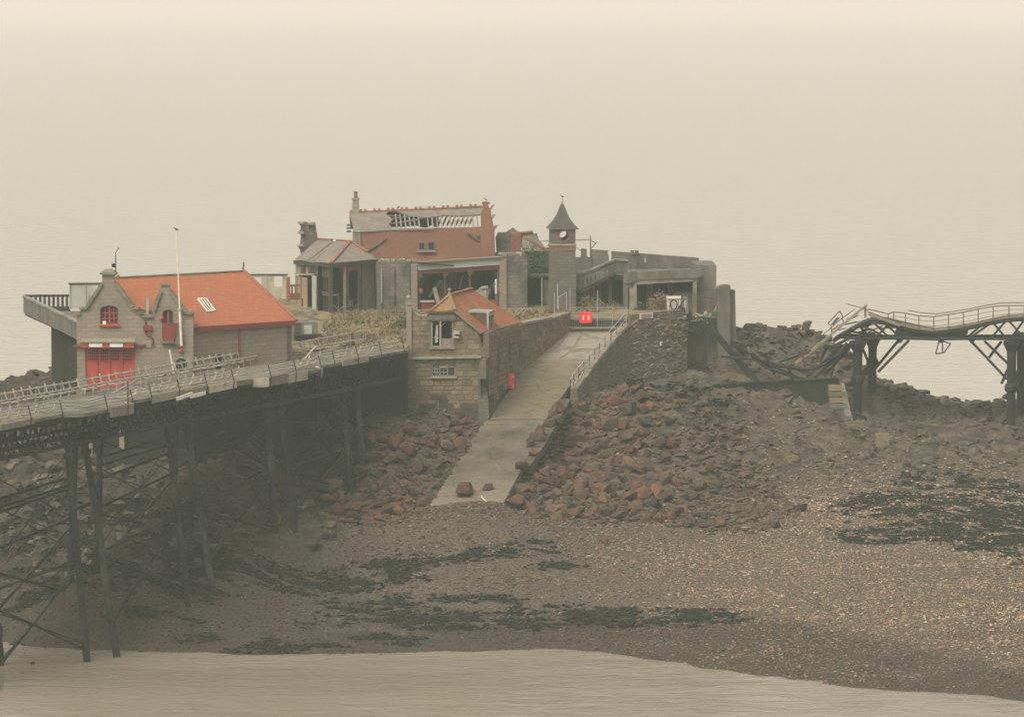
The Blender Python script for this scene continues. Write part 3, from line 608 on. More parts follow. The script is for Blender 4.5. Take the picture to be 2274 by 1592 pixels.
# ================================================================== the lifeboat house
def px_on_line(p, d, px):
    """t so that p + t*d (level) stands on picture column px"""
    k = (px - CX) / FPX
    # exact enough: column depends on x / (y*ct-ish); use iteration with the level height
    t = 0.0
    for _ in range(25):
        q = p + d * t
        dep = q.y * ct - (q.z - CAMZ) * st
        e = q.x - k * dep; de = d.x - k * (d.y * ct - d.z * st); t -= e / de
    return t
def lifeboat_house():
    YA = 268.0; GZ = 13.6
    o = at(172, 700, YA); fr = Fr((o.x, YA), (1, 0.0))
    t = thing('lifeboat_house', 'grey stone lifeboat house with orange tiled roof and red doors beside the pier', 'building', (o.x + 4, YA, GZ))
    top = [(170,712),(171,698),(178,698),(178,686),(193,685),(225,636),(227,624),(227,610),(254,610),(254,624),(257,636),(294,685),(307,685),(307,696),(316,696),(316,704),(337,704),(341,694),(356,652),(358,634),(376,634),(377,652),(413,697),(429,697)]
    outer = fr.px(top)[::-1]; uL, uR = fr.uz(170, 712)[0], fr.uz(429, 697)[0]
    outer = [(uL, GZ - 0.3), (uR, GZ - 0.3)] + outer
    door = rect(*[q for q in (lambda a: (a[0], GZ - 0.2, a[2], a[3]))(prect(fr, 190, 860, 300, 770))])
    w1 = prect(fr, 223, 720, 262, 688); win1 = arch(w1[0], w1[1], w1[2], w1[3], 0.28)
    w2 = prect(fr, 361, 757, 385, 697); win2 = arch(w2[0], w2[1], w2[2], w2[3], 0.28)
    c1 = prect(fr, 391, 830, 415, 806); cel1 = arch(c1[0], c1[1], c1[2], c1[3], 0.3)
    mb = MB().wall(fr, outer, [door, win1, win2, cel1], 0.45)
    wl_ = build('wall', mb, M['stone'], t)
    # gable copings, kneelers, cap
    def cope(pts, w=0.5, h=0.16):
        P = [fr.p(*fr.uz(*q), -0.2) + Vector((0, 0, h / 2)) for q in pts]
        m = MB()
        for a, b in zip(P[:-1], P[1:]): m.beam(a, b, w + 0.15, h)
        return m
    for pts in ([(193,685),(226,633)], [(257,633),(294,685)], [(341,694),(357,650)], [(377,650),(413,697)]): build('coping', cope(pts, 0.55, 0.22), M['coping'], t)
    for pts in ([(176,687),(194,687)], [(293,687),(309,687)], [(306,697),(319,697)], [(168,699),(179,699)], [(316,705),(340,705)], [(412,698),(431,698)]): build('kneeler', cope(pts, 0.6, 0.14), M['coping'], t)
    c = fr.p(*fr.uz(240.5, 610), -0.22); cp = MB().box(c + Vector((0, 0, 0.07)), (1.12, 0.8, 0.14))
    cp.hexa([c + Vector((x, y, .14)) for x, y in ((-.52,-.38),(.52,-.38),(.52,.38),(-.52,.38))], [c + Vector((x, y, .36)) for x, y in ((-.2,-.2),(.2,-.2),(.2,.2),(-.2,.2))])
    build('gable_cap', cp, M['coping'], t)
    c = fr.p(*fr.uz(367, 634), -0.22)
    build('gable_cap', MB().box(c + Vector((0, 0, 0.06)), (0.72, 0.6, 0.13)), M['coping'], t)
    # red double doors with their windows, canopy, signs
    dd = prect(fr, 190, 860, 300, 770)
    u0, u1, zt, zb = dd[0], dd[2], dd[3], GZ
    dr = build('door', MB().box(fr.p((u0 + u1) / 2, (zb + zt) / 2, -0.2), (u1 - u0, 0.12, zt - zb)), M['red'], t)
    for k in range(1, 4):
        u = u0 + (u1 - u0) * k / 4
        build('door_stile', MB().box(fr.p(u, (zb + zt) / 2, -0.12), (0.05, 0.05, zt - zb - 0.05)), M['red_dark'], dr)
    for x0, x1 in ((195,216),(223,240),(246,264),(271,292)):
        q = prect(fr, x0, 801, x1, 776)
        build('pane', MB().box(fr.p((q[0] + q[2]) / 2, (q[1] + q[3]) / 2, -0.125), (q[2] - q[0], 0.03, q[3] - q[1])), M['glass'], dr)
        g = MB(); n = 5 if x1 - x0 > 19 else 4
        for k in range(n + 1): g.box(fr.p(q[0] + (q[2] - q[0]) * k / n, (q[1] + q[3]) / 2, -0.10), (0.035, 0.03, q[3] - q[1] + .04))
        for k in range(5): g.box(fr.p((q[0] + q[2]) / 2, q[1] + (q[3] - q[1]) * k / 4, -0.095), (q[2] - q[0] + .04, 0.03, 0.035))
        build('glazing_bars', g, M['red'], dr)
    a = prect(fr, 183, 770, 299, 757)
    cn = build('door_canopy', MB().box(fr.p((a[0] + a[2]) / 2, (a[1] + a[3]) / 2 - 0.02, 0.3), (a[2] - a[0], 0.62, a[3] - a[1] - 0.02)), M['red'], t)
    build('canopy_roof', MB().slab([fr.p(a[0] - .12, a[3] + .0, .72), fr.p(a[2] + .12, a[3] + .0, .72), fr.p(a[2] + .0, a[3] + .16, .0), fr.p(a[0] - .0, a[3] + .16, .0)], 0.08), M['sandstone'], cn)
    for x0, x1 in ((200,229),(246,275)):
        q = prect(fr, x0, 768.5, x1, 758.5); e = 0.625
        build('name_board', MB().box(fr.p((q[0] + q[2]) / 2, (q[1] + q[3]) / 2, e), (q[2] - q[0], 0.03, q[3] - q[1])), M['white_clean'], cn)
        build('board_edge', MB().box(fr.p((q[0] + q[2]) / 2, q[1] - .02, e + .01), (q[2] - q[0], 0.03, 0.045)), M['blue'], cn)
    build('door_beam', MB().beam(fr.p(*fr.uz(163, 768), 0.1), fr.p(*fr.uz(189, 768), 0.1), 0.16, 0.16), M['red_dark'], t)
    build('door_beam', MB().beam(fr.p(*fr.uz(300, 768), 0.1), fr.p(*fr.uz(324, 766), 0.1), 0.12, 0.12), M['red_dark'], t)
    build('lintel_stone', MB().box(fr.p(*fr.uz(330, 766), 0.0), (0.4, 0.16, 0.36)), M['sandstone'], t)
    # gable windows
    def window(w, rise, cols, bars):
        c = (w[0] + w[2]) / 2; z = (w[1] + w[3]) / 2
        wn_ = build('window', MB().wall(fr, arch(w[0], w[1], w[2], w[3], rise), [arch(w[0] + .09, w[1] + .09, w[2] - .09, w[3] - .05, rise)], 0.1, -0.18), M['red_dark'], t)
        build('pane', MB().wall(fr, arch(w[0] + .08, w[1] + .08, w[2] - .08, w[3] - .04, rise), [], 0.03, -0.24), M['glass'], wn_)
        g = MB()
        for k in range(1, cols): g.box(fr.p(w[0] + (w[2] - w[0]) * k / cols, z + rise * .3, -0.2), (0.09 if k == cols // 2 else 0.05, 0.06, w[3] - w[1] + rise * .8))
        for k in range(1, bars + 1): g.box(fr.p(c, w[1] + (w[3] - w[1]) * k / (bars + 0.6), -0.205), (w[2] - w[0] - .1, 0.05, 0.05))
        build('glazing_bars', g, M['red'], wn_)
        build('sill', MB().box(fr.p(c, w[1] - 0.06, 0.05), (w[2] - w[0] + .2, 0.3, 0.12)), M['red'] if cols > 2 else M['sandstone'], wn_)
    window(w1, 0.28, 4, 2); window(w2, 0.28, 2, 1)
    build('note_sheet', MB().box(fr.p(*fr.uz(232, 717), 0.1), (0.22, 0.02, 0.26)), M['white_clean'], t)
    # wooden hatch leaning out under the small gable's window
    q = fr.px([(362,717),(397,717),(386,757),(363,757)])
    build('hatch', MB().wall(fr, q, [], 0.08, 0.16), M['red_dark'], t)
    build('hatch_sill', MB().box(fr.p(*fr.uz(374, 759), 0.15), (0.9, 0.35, 0.16)), M['concrete'], t)
    build('hatch_chute', MB().wall(fr, fr.px([(396,719),(404,721),(403,766),(389,764)]), [], 0.06, 0.3), M['concrete'], t)
    for p in ((359, 707), (402, 779)): build('alarm_lamp', MB().lathe(fr.p(*fr.uz(*p), 0.12) - Vector((0, 0, .14)), [(.06, 0), (.14, .08), (.15, .18), (.08, .28), (.03, .30)], 8), M['red'], t)
    gt = build('gutter_box', MB().box(fr.p(*fr.uz(328, 728), 0.12), (0.56, 0.24, 0.34)), M['red_dark'], t)
    P = [fr.p(*fr.uz(*q), 0.09) for q in ((323,712),(323,737),(327,744),(337,748),(340,755),(340,767))]
    build('drain_pipe', MB().path(P, 0.055, 6), M['red_dark'], t)
    # main block: long wall, roof, gutter
    e0 = on(430, 722, 17.86); e1 = on(652, 708, 17.86); a = (e1 - e0).normalized(); nrm = Vector((a.y, -a.x, 0))
    def ridge_r(r):
        p = e1 - nrm * r; return (CX + FPX * p.x / (p.y * ct - (20.7 - CAMZ) * st)) - 540
    lo, hi = 2.0, 9.0
    for _ in range(40):
        m_ = (lo + hi) / 2
        if ridge_r(m_) > 0: lo = m_
        else: hi = m_
    r = lo; rd1 = e1 - nrm * r; rd1.z = at(540, 603, rd1.y).z
    t0 = px_on_line(rd1, a, 256); rd0 = rd1 + a * t0
    b1 = e1 - nrm * 2 * r; b0 = b1 - a * 3.0; rsn = (rd1 - e1).cross(a).normalized()
    E_ = e1 + nrm * .25 - Vector((0, 0, .12)); E0 = E_ + a * px_on_line(E_, a, 436); L0 = E0 + Vector((-6.5, .25, 0)); L0.z = E0.z - (rsn.x * (L0.x - E0.x) + rsn.y * (L0.y - E0.y)) / rsn.z
    rf = build('roof', MB().slab([rd0, rd1, E_, E0, L0], 0.16), M['tile'], t)
    build('rear_slope', MB().slab([rd0, b0, b1, rd1], 0.16), M['tile'], rf)
    rt = MB()
    n = 26
    for k in range(n):
        p = rd0.lerp(rd1, k / n); q = rd0.lerp(rd1, (k + .94) / n)
        rt.beam(p + Vector((0, 0, .03)), q + Vector((0, 0, .03)), 0.22, 0.12)
    build('ridge_capping', rt, M['coping'], rf)
    vg = MB().beam(rd1 + a * .06 + Vector((0, 0, .02)), e1 + a * .06 + nrm * .28 - Vector((0, 0, .1)), 0.2, 0.2); build('verge_board', vg, M['ridge'], rf)
    f0 = rd1 + Vector((0, 0, .05))
    build('finial', MB().path([f0, f0 + Vector((0, 0, .25)), f0 + Vector((.07, 0, .38)), f0 + Vector((.02, 0, .5)), f0 + Vector((.05, 0, .58))], 0.06, 6), M['red_dark'], rf)
    fB = Fr((e0.x, e0.y), a); uE = (e1 - Vector((fB.o.x, fB.o.y, e1.z))).length - 0.15
    uS = fB.uz(428, 740)[0]
    ar1 = prect(fB, 476, 800, 500, 792); arc1 = arch(ar1[0], GZ - .1, ar1[2], ar1[3] - .1, 0.3)
    lw = build('long_wall', MB().wall(fB, [(uS, GZ - .3), (uE, GZ - .3), (uE, e1.z - .1), (uS, e1.z - .1)], [arc1], 0.45), M['stone'], t)
    gw = Fr((fB.p(uE, 0)).to_2d(), (-nrm.x, -nrm.y))
    gp = [(0, GZ - .3), (2 * r, GZ - .3), (2 * r, e1.z - .2), (r, rd1.z - .2), (0, e1.z - .2)]
    build('end_wall', MB().wall(gw, gp, [], 0.4, -0.05), M['stone'], t)
    build('cellar_light', MB().wall(fB, arch(ar1[0], GZ - .1, ar1[2], ar1[3] - .1, 0.3), [], 0.05, -0.3), M['shadow_room'], t)
    build('cellar_light', MB().wall(fr, cel1, [], 0.05, -0.3), M['shadow_room'], t)
    build('gutter', MB().beam(fB.p(uS + .1, e1.z - .26, .14), fB.p(uE + .15, e1.z - .26, .14), 0.3, 0.34), M['red_dark'], t)
    p = fB.p(*fB.uz(530, 730), 0.1); build('drain_pipe', MB().tube(Vector((p.x, p.y, e1.z - .3)), Vector((p.x, p.y, GZ)), 0.07), M['red_dark'], t)
    # skylight
    sn = (e1 - rd1).cross(a).normalized(); sn = sn if sn.z > 0 else -sn
    Q = [hit(*q, rd1 + sn * .05, sn) for q in ((439,664),(458,664),(477,690),(461,692))]
    sl = build('skylight', MB().slab(Q, 0.06), M['glass'], rf)
    g = MB()
    for i in range(4): g.beam(Q[i] + sn * .02, Q[(i + 1) % 4] + sn * .02, 0.09, 0.08, sn)
    for k in (1, 2): g.beam(Q[0].lerp(Q[1], k / 3) + sn * .02, Q[3].lerp(Q[2], k / 3) + sn * .02, 0.06, 0.07, sn)
    build('skylight_frame', g, M['white'], rf)
    # cross-gable roofs behind the two gables
    for xa, xb, xc, yA, yB, back in ((194, 240.5, 293, 687, 622, 6.5), (342, 366.5, 412, 696, 648, 4.0)):
        A, B, C_ = fr.p(*fr.uz(xa, yA), -.45), fr.p(*fr.uz(xb, yB), -.45), fr.p(*fr.uz(xc, yA), -.45); dv = Vector((0, back, 0)); dz = Vector((0, 0, -.12))
        build('gable_roof', MB().slab([A + dz, B + dz, B + dv + dz, A + dv + dz], 0.1).slab([B + dz, C_ + dz, C_ + dv + dz, B + dv + dz], 0.1), M['tile'], rf)
    # flashing strips beside the small gable
    build('flashing', MB().beam(fr.p(*fr.uz(326, 662), -.6), fr.p(*fr.uz(326, 703), -.5), .2, .12), M['lead'], rf)
    build('flashing', MB().beam(fr.p(*fr.uz(361, 656), -.6), fr.p(*fr.uz(340, 697), -.6), .28, .12), M['lead'], rf)
    # basement: dark wall the house stands on, with its plinth and pale piers
    ft = [(fr.p(uL, 0)).to_2d(), (fr.p(uR, 0)).to_2d(), (fB.p(uE, 0)).to_2d(), (gw.p(2 * r, 0)).to_2d(), Vector((fr.p(uL, 0).x, 284.0))]
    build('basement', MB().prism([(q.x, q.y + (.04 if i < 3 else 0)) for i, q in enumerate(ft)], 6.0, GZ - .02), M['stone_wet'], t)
    for x in (200, 271):
        p0 = fr.uz(x, 955); p1 = fr.uz(x, 1015)
        build('pier_shaft', MB().box(fr.p(p0[0], (p0[1] + p1[1]) / 2, .1), (0.32, .3, p0[1] - p1[1])), M['sandstone'], t)
    q0 = fr.uz(330, 1005)
    build('plinth', MB().box(fr.p(q0[0], q0[1] - .5, .6), (5.6, 1.2, 1.5)), M['green_wall'], t)
    return fr
frA = lifeboat_house()

def flagpole():
    fr = frA; b = fr.p(*fr.uz(404, 767), .32); top = fr.p(*fr.uz(392.5, 512), .32); m_ = fr.p(*fr.uz(400, 687), .32)
    t = thing('flagpole', 'tall white flagpole standing against the small stone gable', 'flagpole', b)
    build('pole', MB().path([b, m_], .085, 8), M['white'], t); build('topmast', MB().tube(m_ - Vector((0, 0, .1)), top, .06, .035, 8), M['white'], t)
    build('clamp', MB().lathe(m_ - Vector((0, 0, .1)), [(.13, 0), (.14, .1), (.13, .2)], 8), M['bracket'], t)
    build('bracket', MB().beam(m_ + Vector((0, .35, 0)), m_, .07, .07), M['rust'], t)
    # loose white spar leaning below
    s0, s1 = fr.p(*fr.uz(378, 775), .5), fr.p(*fr.uz(387, 825), .5)
    build('leaning_spar', MB().tube(s0, s1, .06, .06, 6), M['white'], None, label='short white spar leaning against the wall under the hatch', cat='spar')
    # wind vane mast
    p0, p1 = fr.p(*fr.uz(256.5, 612), -.1), fr.p(*fr.uz(256.5, 561), -.1)
    v = thing('wind_mast', 'thin dark mast with wind instruments on top of the stepped stone gable', 'mast', p0)
    build('mast', MB().tube(p0, p1, .045, .03, 6), M['iron'], v)
    build('arm', MB().path([p1, p1 + Vector((.22, 0, .3))], .02, 5), M['iron'], v)
    build('vane', MB().box(p1 + Vector((.22, 0, .3)), (.22, .03, .06)).box(p1 + Vector((.12, 0, .36)), (.05, .03, .2)), M['gull_gy'], v)
    q = fr.p(*fr.uz(252, 590), -.1); build('sensor', MB().lathe(q - Vector((0, 0, .12)), [(.08, 0), (.14, .05), (.14, .2), (.06, .26)], 8), M['iron'], v)
flagpole()

def balcony():
    zt = on(176, 718, 17.98); A = on(177, 718, 17.98); B = on(55, 660, 17.98); d = (B - A).normalized(); n = Vector((-d.y, d.x, 0));
    if n.x > 0: n = -n                      # outwards, to the left
    t = thing('seaward_balcony', 'raised concrete balcony on dark posts beside the lifeboat house', 'balcony', Vector((A.x - 2, 280, 11)))
    L = (B - A).length; H_ = 1.12
    build('parapet', MB().beam(A - Vector((0, 0, H_ / 2)), B - Vector((0, 0, H_ / 2)), 0.22, H_), M['concrete'], t)
    build('parapet_coping', MB().beam(A + Vector((0, 0, .05)), B + Vector((0, 0, .05)), 0.34, 0.12), M['concrete_lt'], t)
    C_ = Vector((-24.6, A.y + .5, 0)); W_ = 9.0; deck_z = 17.98 - H_ + .1
    e = Vector((1, .06, 0)).normalized()
    Bq = B + e * W_
    build('deck', MB().slab([Vector((A.x, A.y + 1.5, deck_z)), Vector((A.x + 6, A.y + 14, deck_z)), Vector((Bq.x, Bq.y, deck_z)), Vector((B.x, B.y, deck_z))], .3), M['concrete'], t)
    # columns under the parapet
    for k in range(11):
        p = A.lerp(B, 0.03 + 0.66 * k / 10) - n * (.35 + .5 * k / 10)
        build('post', MB().box((p.x, p.y, (deck_z + 9.2) / 2 - .2), (.22 if k % 3 else .34, .5, deck_z - 9.2)), M['wood_dk'], t)
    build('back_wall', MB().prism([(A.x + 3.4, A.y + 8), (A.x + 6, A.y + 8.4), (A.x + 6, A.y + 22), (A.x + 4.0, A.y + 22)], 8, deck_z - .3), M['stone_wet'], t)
    # balustrade along the far side
    f = Fr((B.x, B.y), e)
    u1 = f.uz(156, 665)[0]
    z1, z0 = deck_z + 1.12, deck_z + .02
    build('balustrade_rail', MB().beam(f.p(0, z1), f.p(u1, z1), .2, .16), M['wood_dk'], t); build('balustrade_base', MB().beam(f.p(0, z0 + .15), f.p(u1, z0 + .15), .2, .32), M['wood_dk'], t)
    k = 0; u = .15
    while u < u1:
        build('baluster', MB().box(f.p(u, (z0 + z1) / 2), (.17, .14, z1 - z0 - .1)), M['wood_dk'], t); u += .32
    def screen(x0, x1, y0, y1, holes, fr_, mat, name, label):
        s = thing(name, label, 'wall', fr_.p(*fr_.uz(x0, y1)))
        q = prect(fr_, x0, y1, x1, y0); hs_ = [rect(*prect(fr_, h[0], h[3], h[2], h[1])) for h in holes]
        build('panel', MB().wall(fr_, rect(*q), hs_, .12), mat, s)
        build('top_rail', MB().beam(fr_.p(q[0] - .05, q[3] + .04, -.05), fr_.p(q[2] + .05, q[3] + .04, -.05), .2, .1), M['wood_dk'], s)
        for u in np.linspace(q[0] + .05, q[2] - .05, 3): build('batten', MB().box(fr_.p(u, (q[1] + q[3]) / 2, .03), (.07, .07, q[3] - q[1] - .02)), M['panel'], s)
        return s
    screen(154, 226, 631, 686, [(213, 634, 220, 645)], Fr((B.x, B.y - .6), e), M['panel'], 'windbreak_wall', 'blotched pale panel wall at the end of the dark balustrade')
    g2 = Fr((-17.5, 309.0), (1, .02))
    s = screen(545, 638, 611, 664, [(564, 616, 580, 640), (609, 614, 627, 636)], g2, M['cream'], 'window_wall', 'cream ruined wall with two empty window openings behind the orange roof')
    q = g2.uz(638, 640); build('corner_post', MB().box(g2.p(q[0] + .08, q[1] - .1, .02), (.28, .3, 1.9)), M['brick_part'], s)
    f3 = Fr((-17.4, 311.0), (1, 0)); a0 = prect(f3, 640, 664, 657, 634)
    bl = thing('short_balustrade', 'short piece of dark balustrade beside the ruined corner pavilion', 'balustrade', f3.p(a0[0], a0[1]))
    build('rail', MB().beam(f3.p(a0[0] - .3, a0[3]), f3.p(a0[2] + .3, a0[3]), .2, .16), M['brick_part'], bl); build('base', MB().beam(f3.p(a0[0] - .3, a0[1] + .2), f3.p(a0[2] + .3, a0[1] + .2), .2, .5), M['brick_part'], bl)
    for k in range(3): build('baluster', MB().box(f3.p(a0[0] + (a0[2] - a0[0]) * (k + .1) / 2.2, (a0[1] + a0[3]) / 2 + .15), (.16, .14, a0[3] - a0[1] - .4)), M['brick_part'], bl)
balcony()
# ================================================================== the wooden-decked iron pier on the left
DZ = 14.9
PA, PB = on(0, 945, DZ), on(900, 778, DZ)
PD = (PB - PA).normalized(); PN = Vector((-PD.y, PD.x, 0)); PL = (PB - PA).length + .8
def pp(s, w, z): return PA + PD * s + PN * w + Vector((0, 0, z - DZ))
PW = 5.3
def s_of(px): return px_on_line(PA, PD, px)
def pier():
    t = thing('iron_pier', 'long iron pier on raking legs with rows of broken bench brackets', 'pier', pp(20, 3, 2))
    S0 = -9.0
    # deck with two refuge bays
    bays = [(s_of(141), s_of(276), 1.0), (s_of(560), s_of(700), .8)]
    bounds = [S0]
    dk = MB().hexa([pp(S0, 0, DZ - .18), pp(PL, 0, DZ - .18), pp(PL, PW, DZ - .18), pp(S0, PW, DZ - .18)], [pp(S0, 0, DZ), pp(PL, 0, DZ), pp(PL, PW, DZ), pp(S0, PW, DZ)])
    build('deck', dk, M['deck'], t)
    for a, b, o in bays:
        build('refuge_bay', MB().hexa([pp(a, .02, DZ - .22), pp(a + .7, -o, DZ - .22), pp(b - .7, -o, DZ - .22), pp(b, .02, DZ - .22)], [pp(a, .02, DZ - .01), pp(a + .7, -o, DZ - .01), pp(b - .7, -o, DZ - .01), pp(b, .02, DZ - .01)]), M['deck'], t)
    def edge(s):
        for a, b, o in bays:
            if a < s < b: return -o * min(1, (s - a) / .7, (b - s) / .7)
        return 0.0
    # painted boards along the near edge
    rnd = random.Random(12); s = S0
    while s < PL - 1:
        L = rnd.uniform(1.6, 4.2); e = min(s + L, PL - .2)
        for a, b, o in bays:
            for k in (a, a + .7, b - .7, b):
                if s + .15 < k < e: e = k
        w0, w1 = edge(s + .02) - .04, edge(e - .02) - .04; h = rnd.choice((.34, .40, .48)) if edge((s + e) / 2) > -.3 else .62
        if rnd.random() < .87:
            dz = rnd.uniform(-.06, .03); tilt = rnd.uniform(-.05, .05)
            m = rnd.choice(('board', 'board', 'board', 'wood_lt', 'wood'))
            build('edge_board', MB().hexa([pp(s + .02, w0 - .06, DZ + .1 - h + dz), pp(e - .04, w1 - .06, DZ + .1 - h + dz + tilt), pp(e - .04, w1 + .03, DZ + .1 - h + dz + tilt), pp(s + .02, w0 + .03, DZ + .1 - h + dz)],
                  [pp(s + .02, w0 - .06, DZ + .1 + dz), pp(e - .04, w1 - .06, DZ + .1 + dz + tilt), pp(e - .04, w1 + .03, DZ + .1 + dz + tilt), pp(s + .02, w0 + .03, DZ + .1 + dz)]), M[m], t)
        s = e
    # hanging broken boards
    for px in (385, 415): 
        s0 = s_of(px); build('broken_board', MB().beam(pp(s0, -.25, DZ - .35), pp(s0 + 1.5, -.5, DZ - .28 + rnd.uniform(-.3, .2)), .1, .22), M['white'], t)
    # far rails and near rail
    fin = on(812, 734, DZ + 1.0); fin2 = on(812, 752, DZ + .45)
    def far_path(w, z, end): return [pp(s_, w, DZ + z) for s_ in np.arange(S0, PL - 12, 4.0)] + [end]
    build('far_top_rail', MB().path(far_path(PW - .25, .86, fin), .062, 6), M['rail'], t)
    build('far_mid_rail', MB().path(far_path(PW - 1.0, .60, fin2), .062, 6), M['rail'], t)
    build('far_low_rail', MB().path(far_path(PW - .25, .30, fin2 + Vector((-.1, .4, -.2))), .035, 6), M['rail'], t)
    rp = MB(); lastp = pp(S0 + 4.0 * (len(np.arange(S0, PL - 12, 4.0)) - 1), PW - .25, DZ)
    for k in range(1, 9):
        q = lastp.lerp(fin - Vector((0, 0, 1.0)), k / 8); build('far_post', MB().tube(q, q + Vector((0, 0, .98)), .035, .03, 6), M['rail'], t)
    segs = [(S0, s_of(283)), (s_of(300), s_of(560)), (s_of(575), s_of(890))]
    for a, b in segs:
        pts = [pp(q, edge(q) + .1, DZ + .74 + .05 * math.sin(q * 1.3)) for q in np.arange(a, b, 1.5)]
        build('near_rail', MB().path(pts, .05, 6), M['rail'], t)
        pts2 = [pp(q, edge(q) + .75, DZ + .42 + .05 * math.sin(q * 1.1 + 1)) for q in np.arange(a, b, 1.5)]
        build('bench_front_rail', MB().path(pts2, .04, 6), M['rail'], t)
        pts3 = [pp(q, edge(q) + .12, DZ + .34) for q in np.arange(a, b, 1.5)]
        build('near_low_rail', MB().path(pts3, .03, 5), M['rail'], t)
    for k in range(15):
        q = rnd.uniform(S0, PL - 6); w = rnd.choice((.45, .6, PW - .75, PW - .95)); L_ = rnd.uniform(.8, 2.6); z = DZ + (.30 if w < 2 else .40)
        build('bench_slat', MB().beam(pp(q, w + (edge(q) if w < 2 else 0), z), pp(q + L_, w + (edge(q + L_) if w < 2 else 0), z + rnd.uniform(-.08, .05)), .14, .04), M[rnd.choice(('wood_lt', 'wood', 'board'))], t)
    q = s_of(225); build('broken_rail', MB().tube(pp(q, -.8, DZ + .85), pp(q + 4.0, -.1, DZ + 1.25), .05), M['rail'], t)
    q = s_of(215); build('broken_rail', MB().tube(pp(q - 3.5, -.7, DZ + .25), pp(q + 1.5, -.6, DZ + .3), .045), M['rail'], t)
    # posts
    pm = data('rail_post', MB().tube((0, 0, 0), (0, 0, .95), .035, .03, 6), M['rail'])
    for s_ in np.arange(S0 + .5, PL - 13, 1.0):
        inst('far_post', pm, t, pp(s_, PW - .25, DZ))
        inst('far_stay', pm, t, pp(s_ + .6, PW - 1.0, DZ), (R(-24) * (1 if int(s_) % 3 else -.2), 0, 0), (.8, .8, .66))
    pm2 = data('near_post', MB().path([(0, 0, -.75), (0.04, -.06, .1), (-.10, .10, .88)], .035, 6), M['iron'])
    for s_ in np.arange(S0 + 1.4, PL - 1, 3.6): inst('near_post', pm2, t, pp(s_, edge(s_) - .12, DZ), (0, 0, math.atan2(PD.y, PD.x) - R(40)))
    q = s_of(249); build('tall_post', MB().tube(pp(q, -1.1, DZ - .6), pp(q, -1.1, DZ + 1.5), .06, .05), M['rust'], t)
    for x, m in ((690, 'white'), (668, 'white')):
        q = s_of(x); build('leaning_post', MB().tube(pp(q - (2.0 if x == 690 else 0), .2, DZ), pp(q + (1.4 if x == 690 else .1), .3, DZ + (1.35 if x == 690 else .7)), .06), M['bracket'], t)
    # bench brackets
    far = [(0, 0, .98), (.02, -.04, .75), (.10, -.12, .45), (.22, -.3, .33), (.35, -.55, .36), (.40, -.68, .42)]
    def brk(pts):
        m = MB().path([Vector(p) * 1.12 for p in pts], .055, 5); return m
    bf = data('bench_bracket', brk(far), M['bracket'])
    yaw = math.atan2(PN.y, PN.x) - math.pi / 2
    for s_ in np.arange(S0 + .4, PL - 12.5, .96):
        if rnd.random() < .93: inst('bench_bracket', bf, t, pp(s_ + rnd.uniform(-.08, .08), PW - .32, DZ - .02), (0, 0, yaw + rnd.uniform(-.12, .12)), (1, 1, rnd.uniform(.9, 1.05)))
    for k in range(14):
        q = lastp.lerp(fin - Vector((0, 0, 1.0)), (k + .5) / 14)
        if k < 10: inst('bench_bracket', bf, t, q, (0, 0, yaw + rnd.uniform(-.12, .12)), (1, 1, rnd.uniform(.85, 1)))
    near = [(0, 0, .80), (-.01, .05, .6), (-.06, .12, .32), (-.16, .28, .18), (-.3, .5, .16), (-.36, .62, .2)]
    bn = data('bench_bracket_near', brk(near), M['bracket'])
    for a, b in ((S0 + .3, s_of(135)), (s_of(240), s_of(545)), (s_of(655), s_of(862))):
        for s_ in np.arange(a, b, 1.02):
            if rnd.random() < .86: inst('bench_bracket', bn, t, pp(s_ + rnd.uniform(-.1, .1), edge(s_) + .18, DZ), (0, 0, yaw + rnd.uniform(-.15, .15)), (1, 1, rnd.uniform(.85, 1.08)))
    # lattice girders
    gz0, gz1 = DZ - 2.0, DZ - .3
    for w, nm in ((.35, 'near_girder'), (PW / 2, 'mid_girder'), (PW - .35, 'far_girder')):
        g = MB(); g.beam(pp(S0, w, gz1), pp(PL, w, gz1), .3, .5); g.beam(pp(S0, w, gz0), pp(PL, w, gz0), .3, .22)
        k = S0
        while k < PL - 1.2:
            g.beam(pp(k, w - .06, gz0), pp(k + 1.2, w - .06, gz1), .09, .06); g.beam(pp(k + 1.2, w + .06, gz0), pp(k, w + .06, gz1), .09, .06); k += 1.2
        if nm == 'near_girder':
            k = S0
            while k < PL: g.beam(pp(k, w, gz0), pp(k, w, gz1), .08, .08); k += 2.4
        build(nm, g, M['iron'], t)
    cb = MB()
    for k in np.arange(S0, PL, 2.4):
        cb.beam(pp(k, .2, gz1 + .1), pp(k, PW - .2, gz1 + .1), .14, .3); cb.beam(pp(k, .4, gz0 + .02), pp(k + 2.4, PW - .4, gz0 + .02), .07, .07)
    build('cross_beams', cb, M['iron'], t)
    # thin drooping wires under the deck edge
    wr = MB()
    for k in range(26):
        s_ = rnd.uniform(8, PL - 5); w = rnd.uniform(-.3, .3); z = DZ - .4; a = pp(s_, w, z); b = pp(s_ + rnd.uniform(-.8, .8), w - .1, z - rnd.uniform(.8, 1.8)); c = pp(s_ + rnd.uniform(.3, 1.6), w, z - rnd.uniform(0, .9))
        wr.path([a, b, c], .014, 4)
    build('loose_wires', wr, M['iron'], t, kind='stuff')
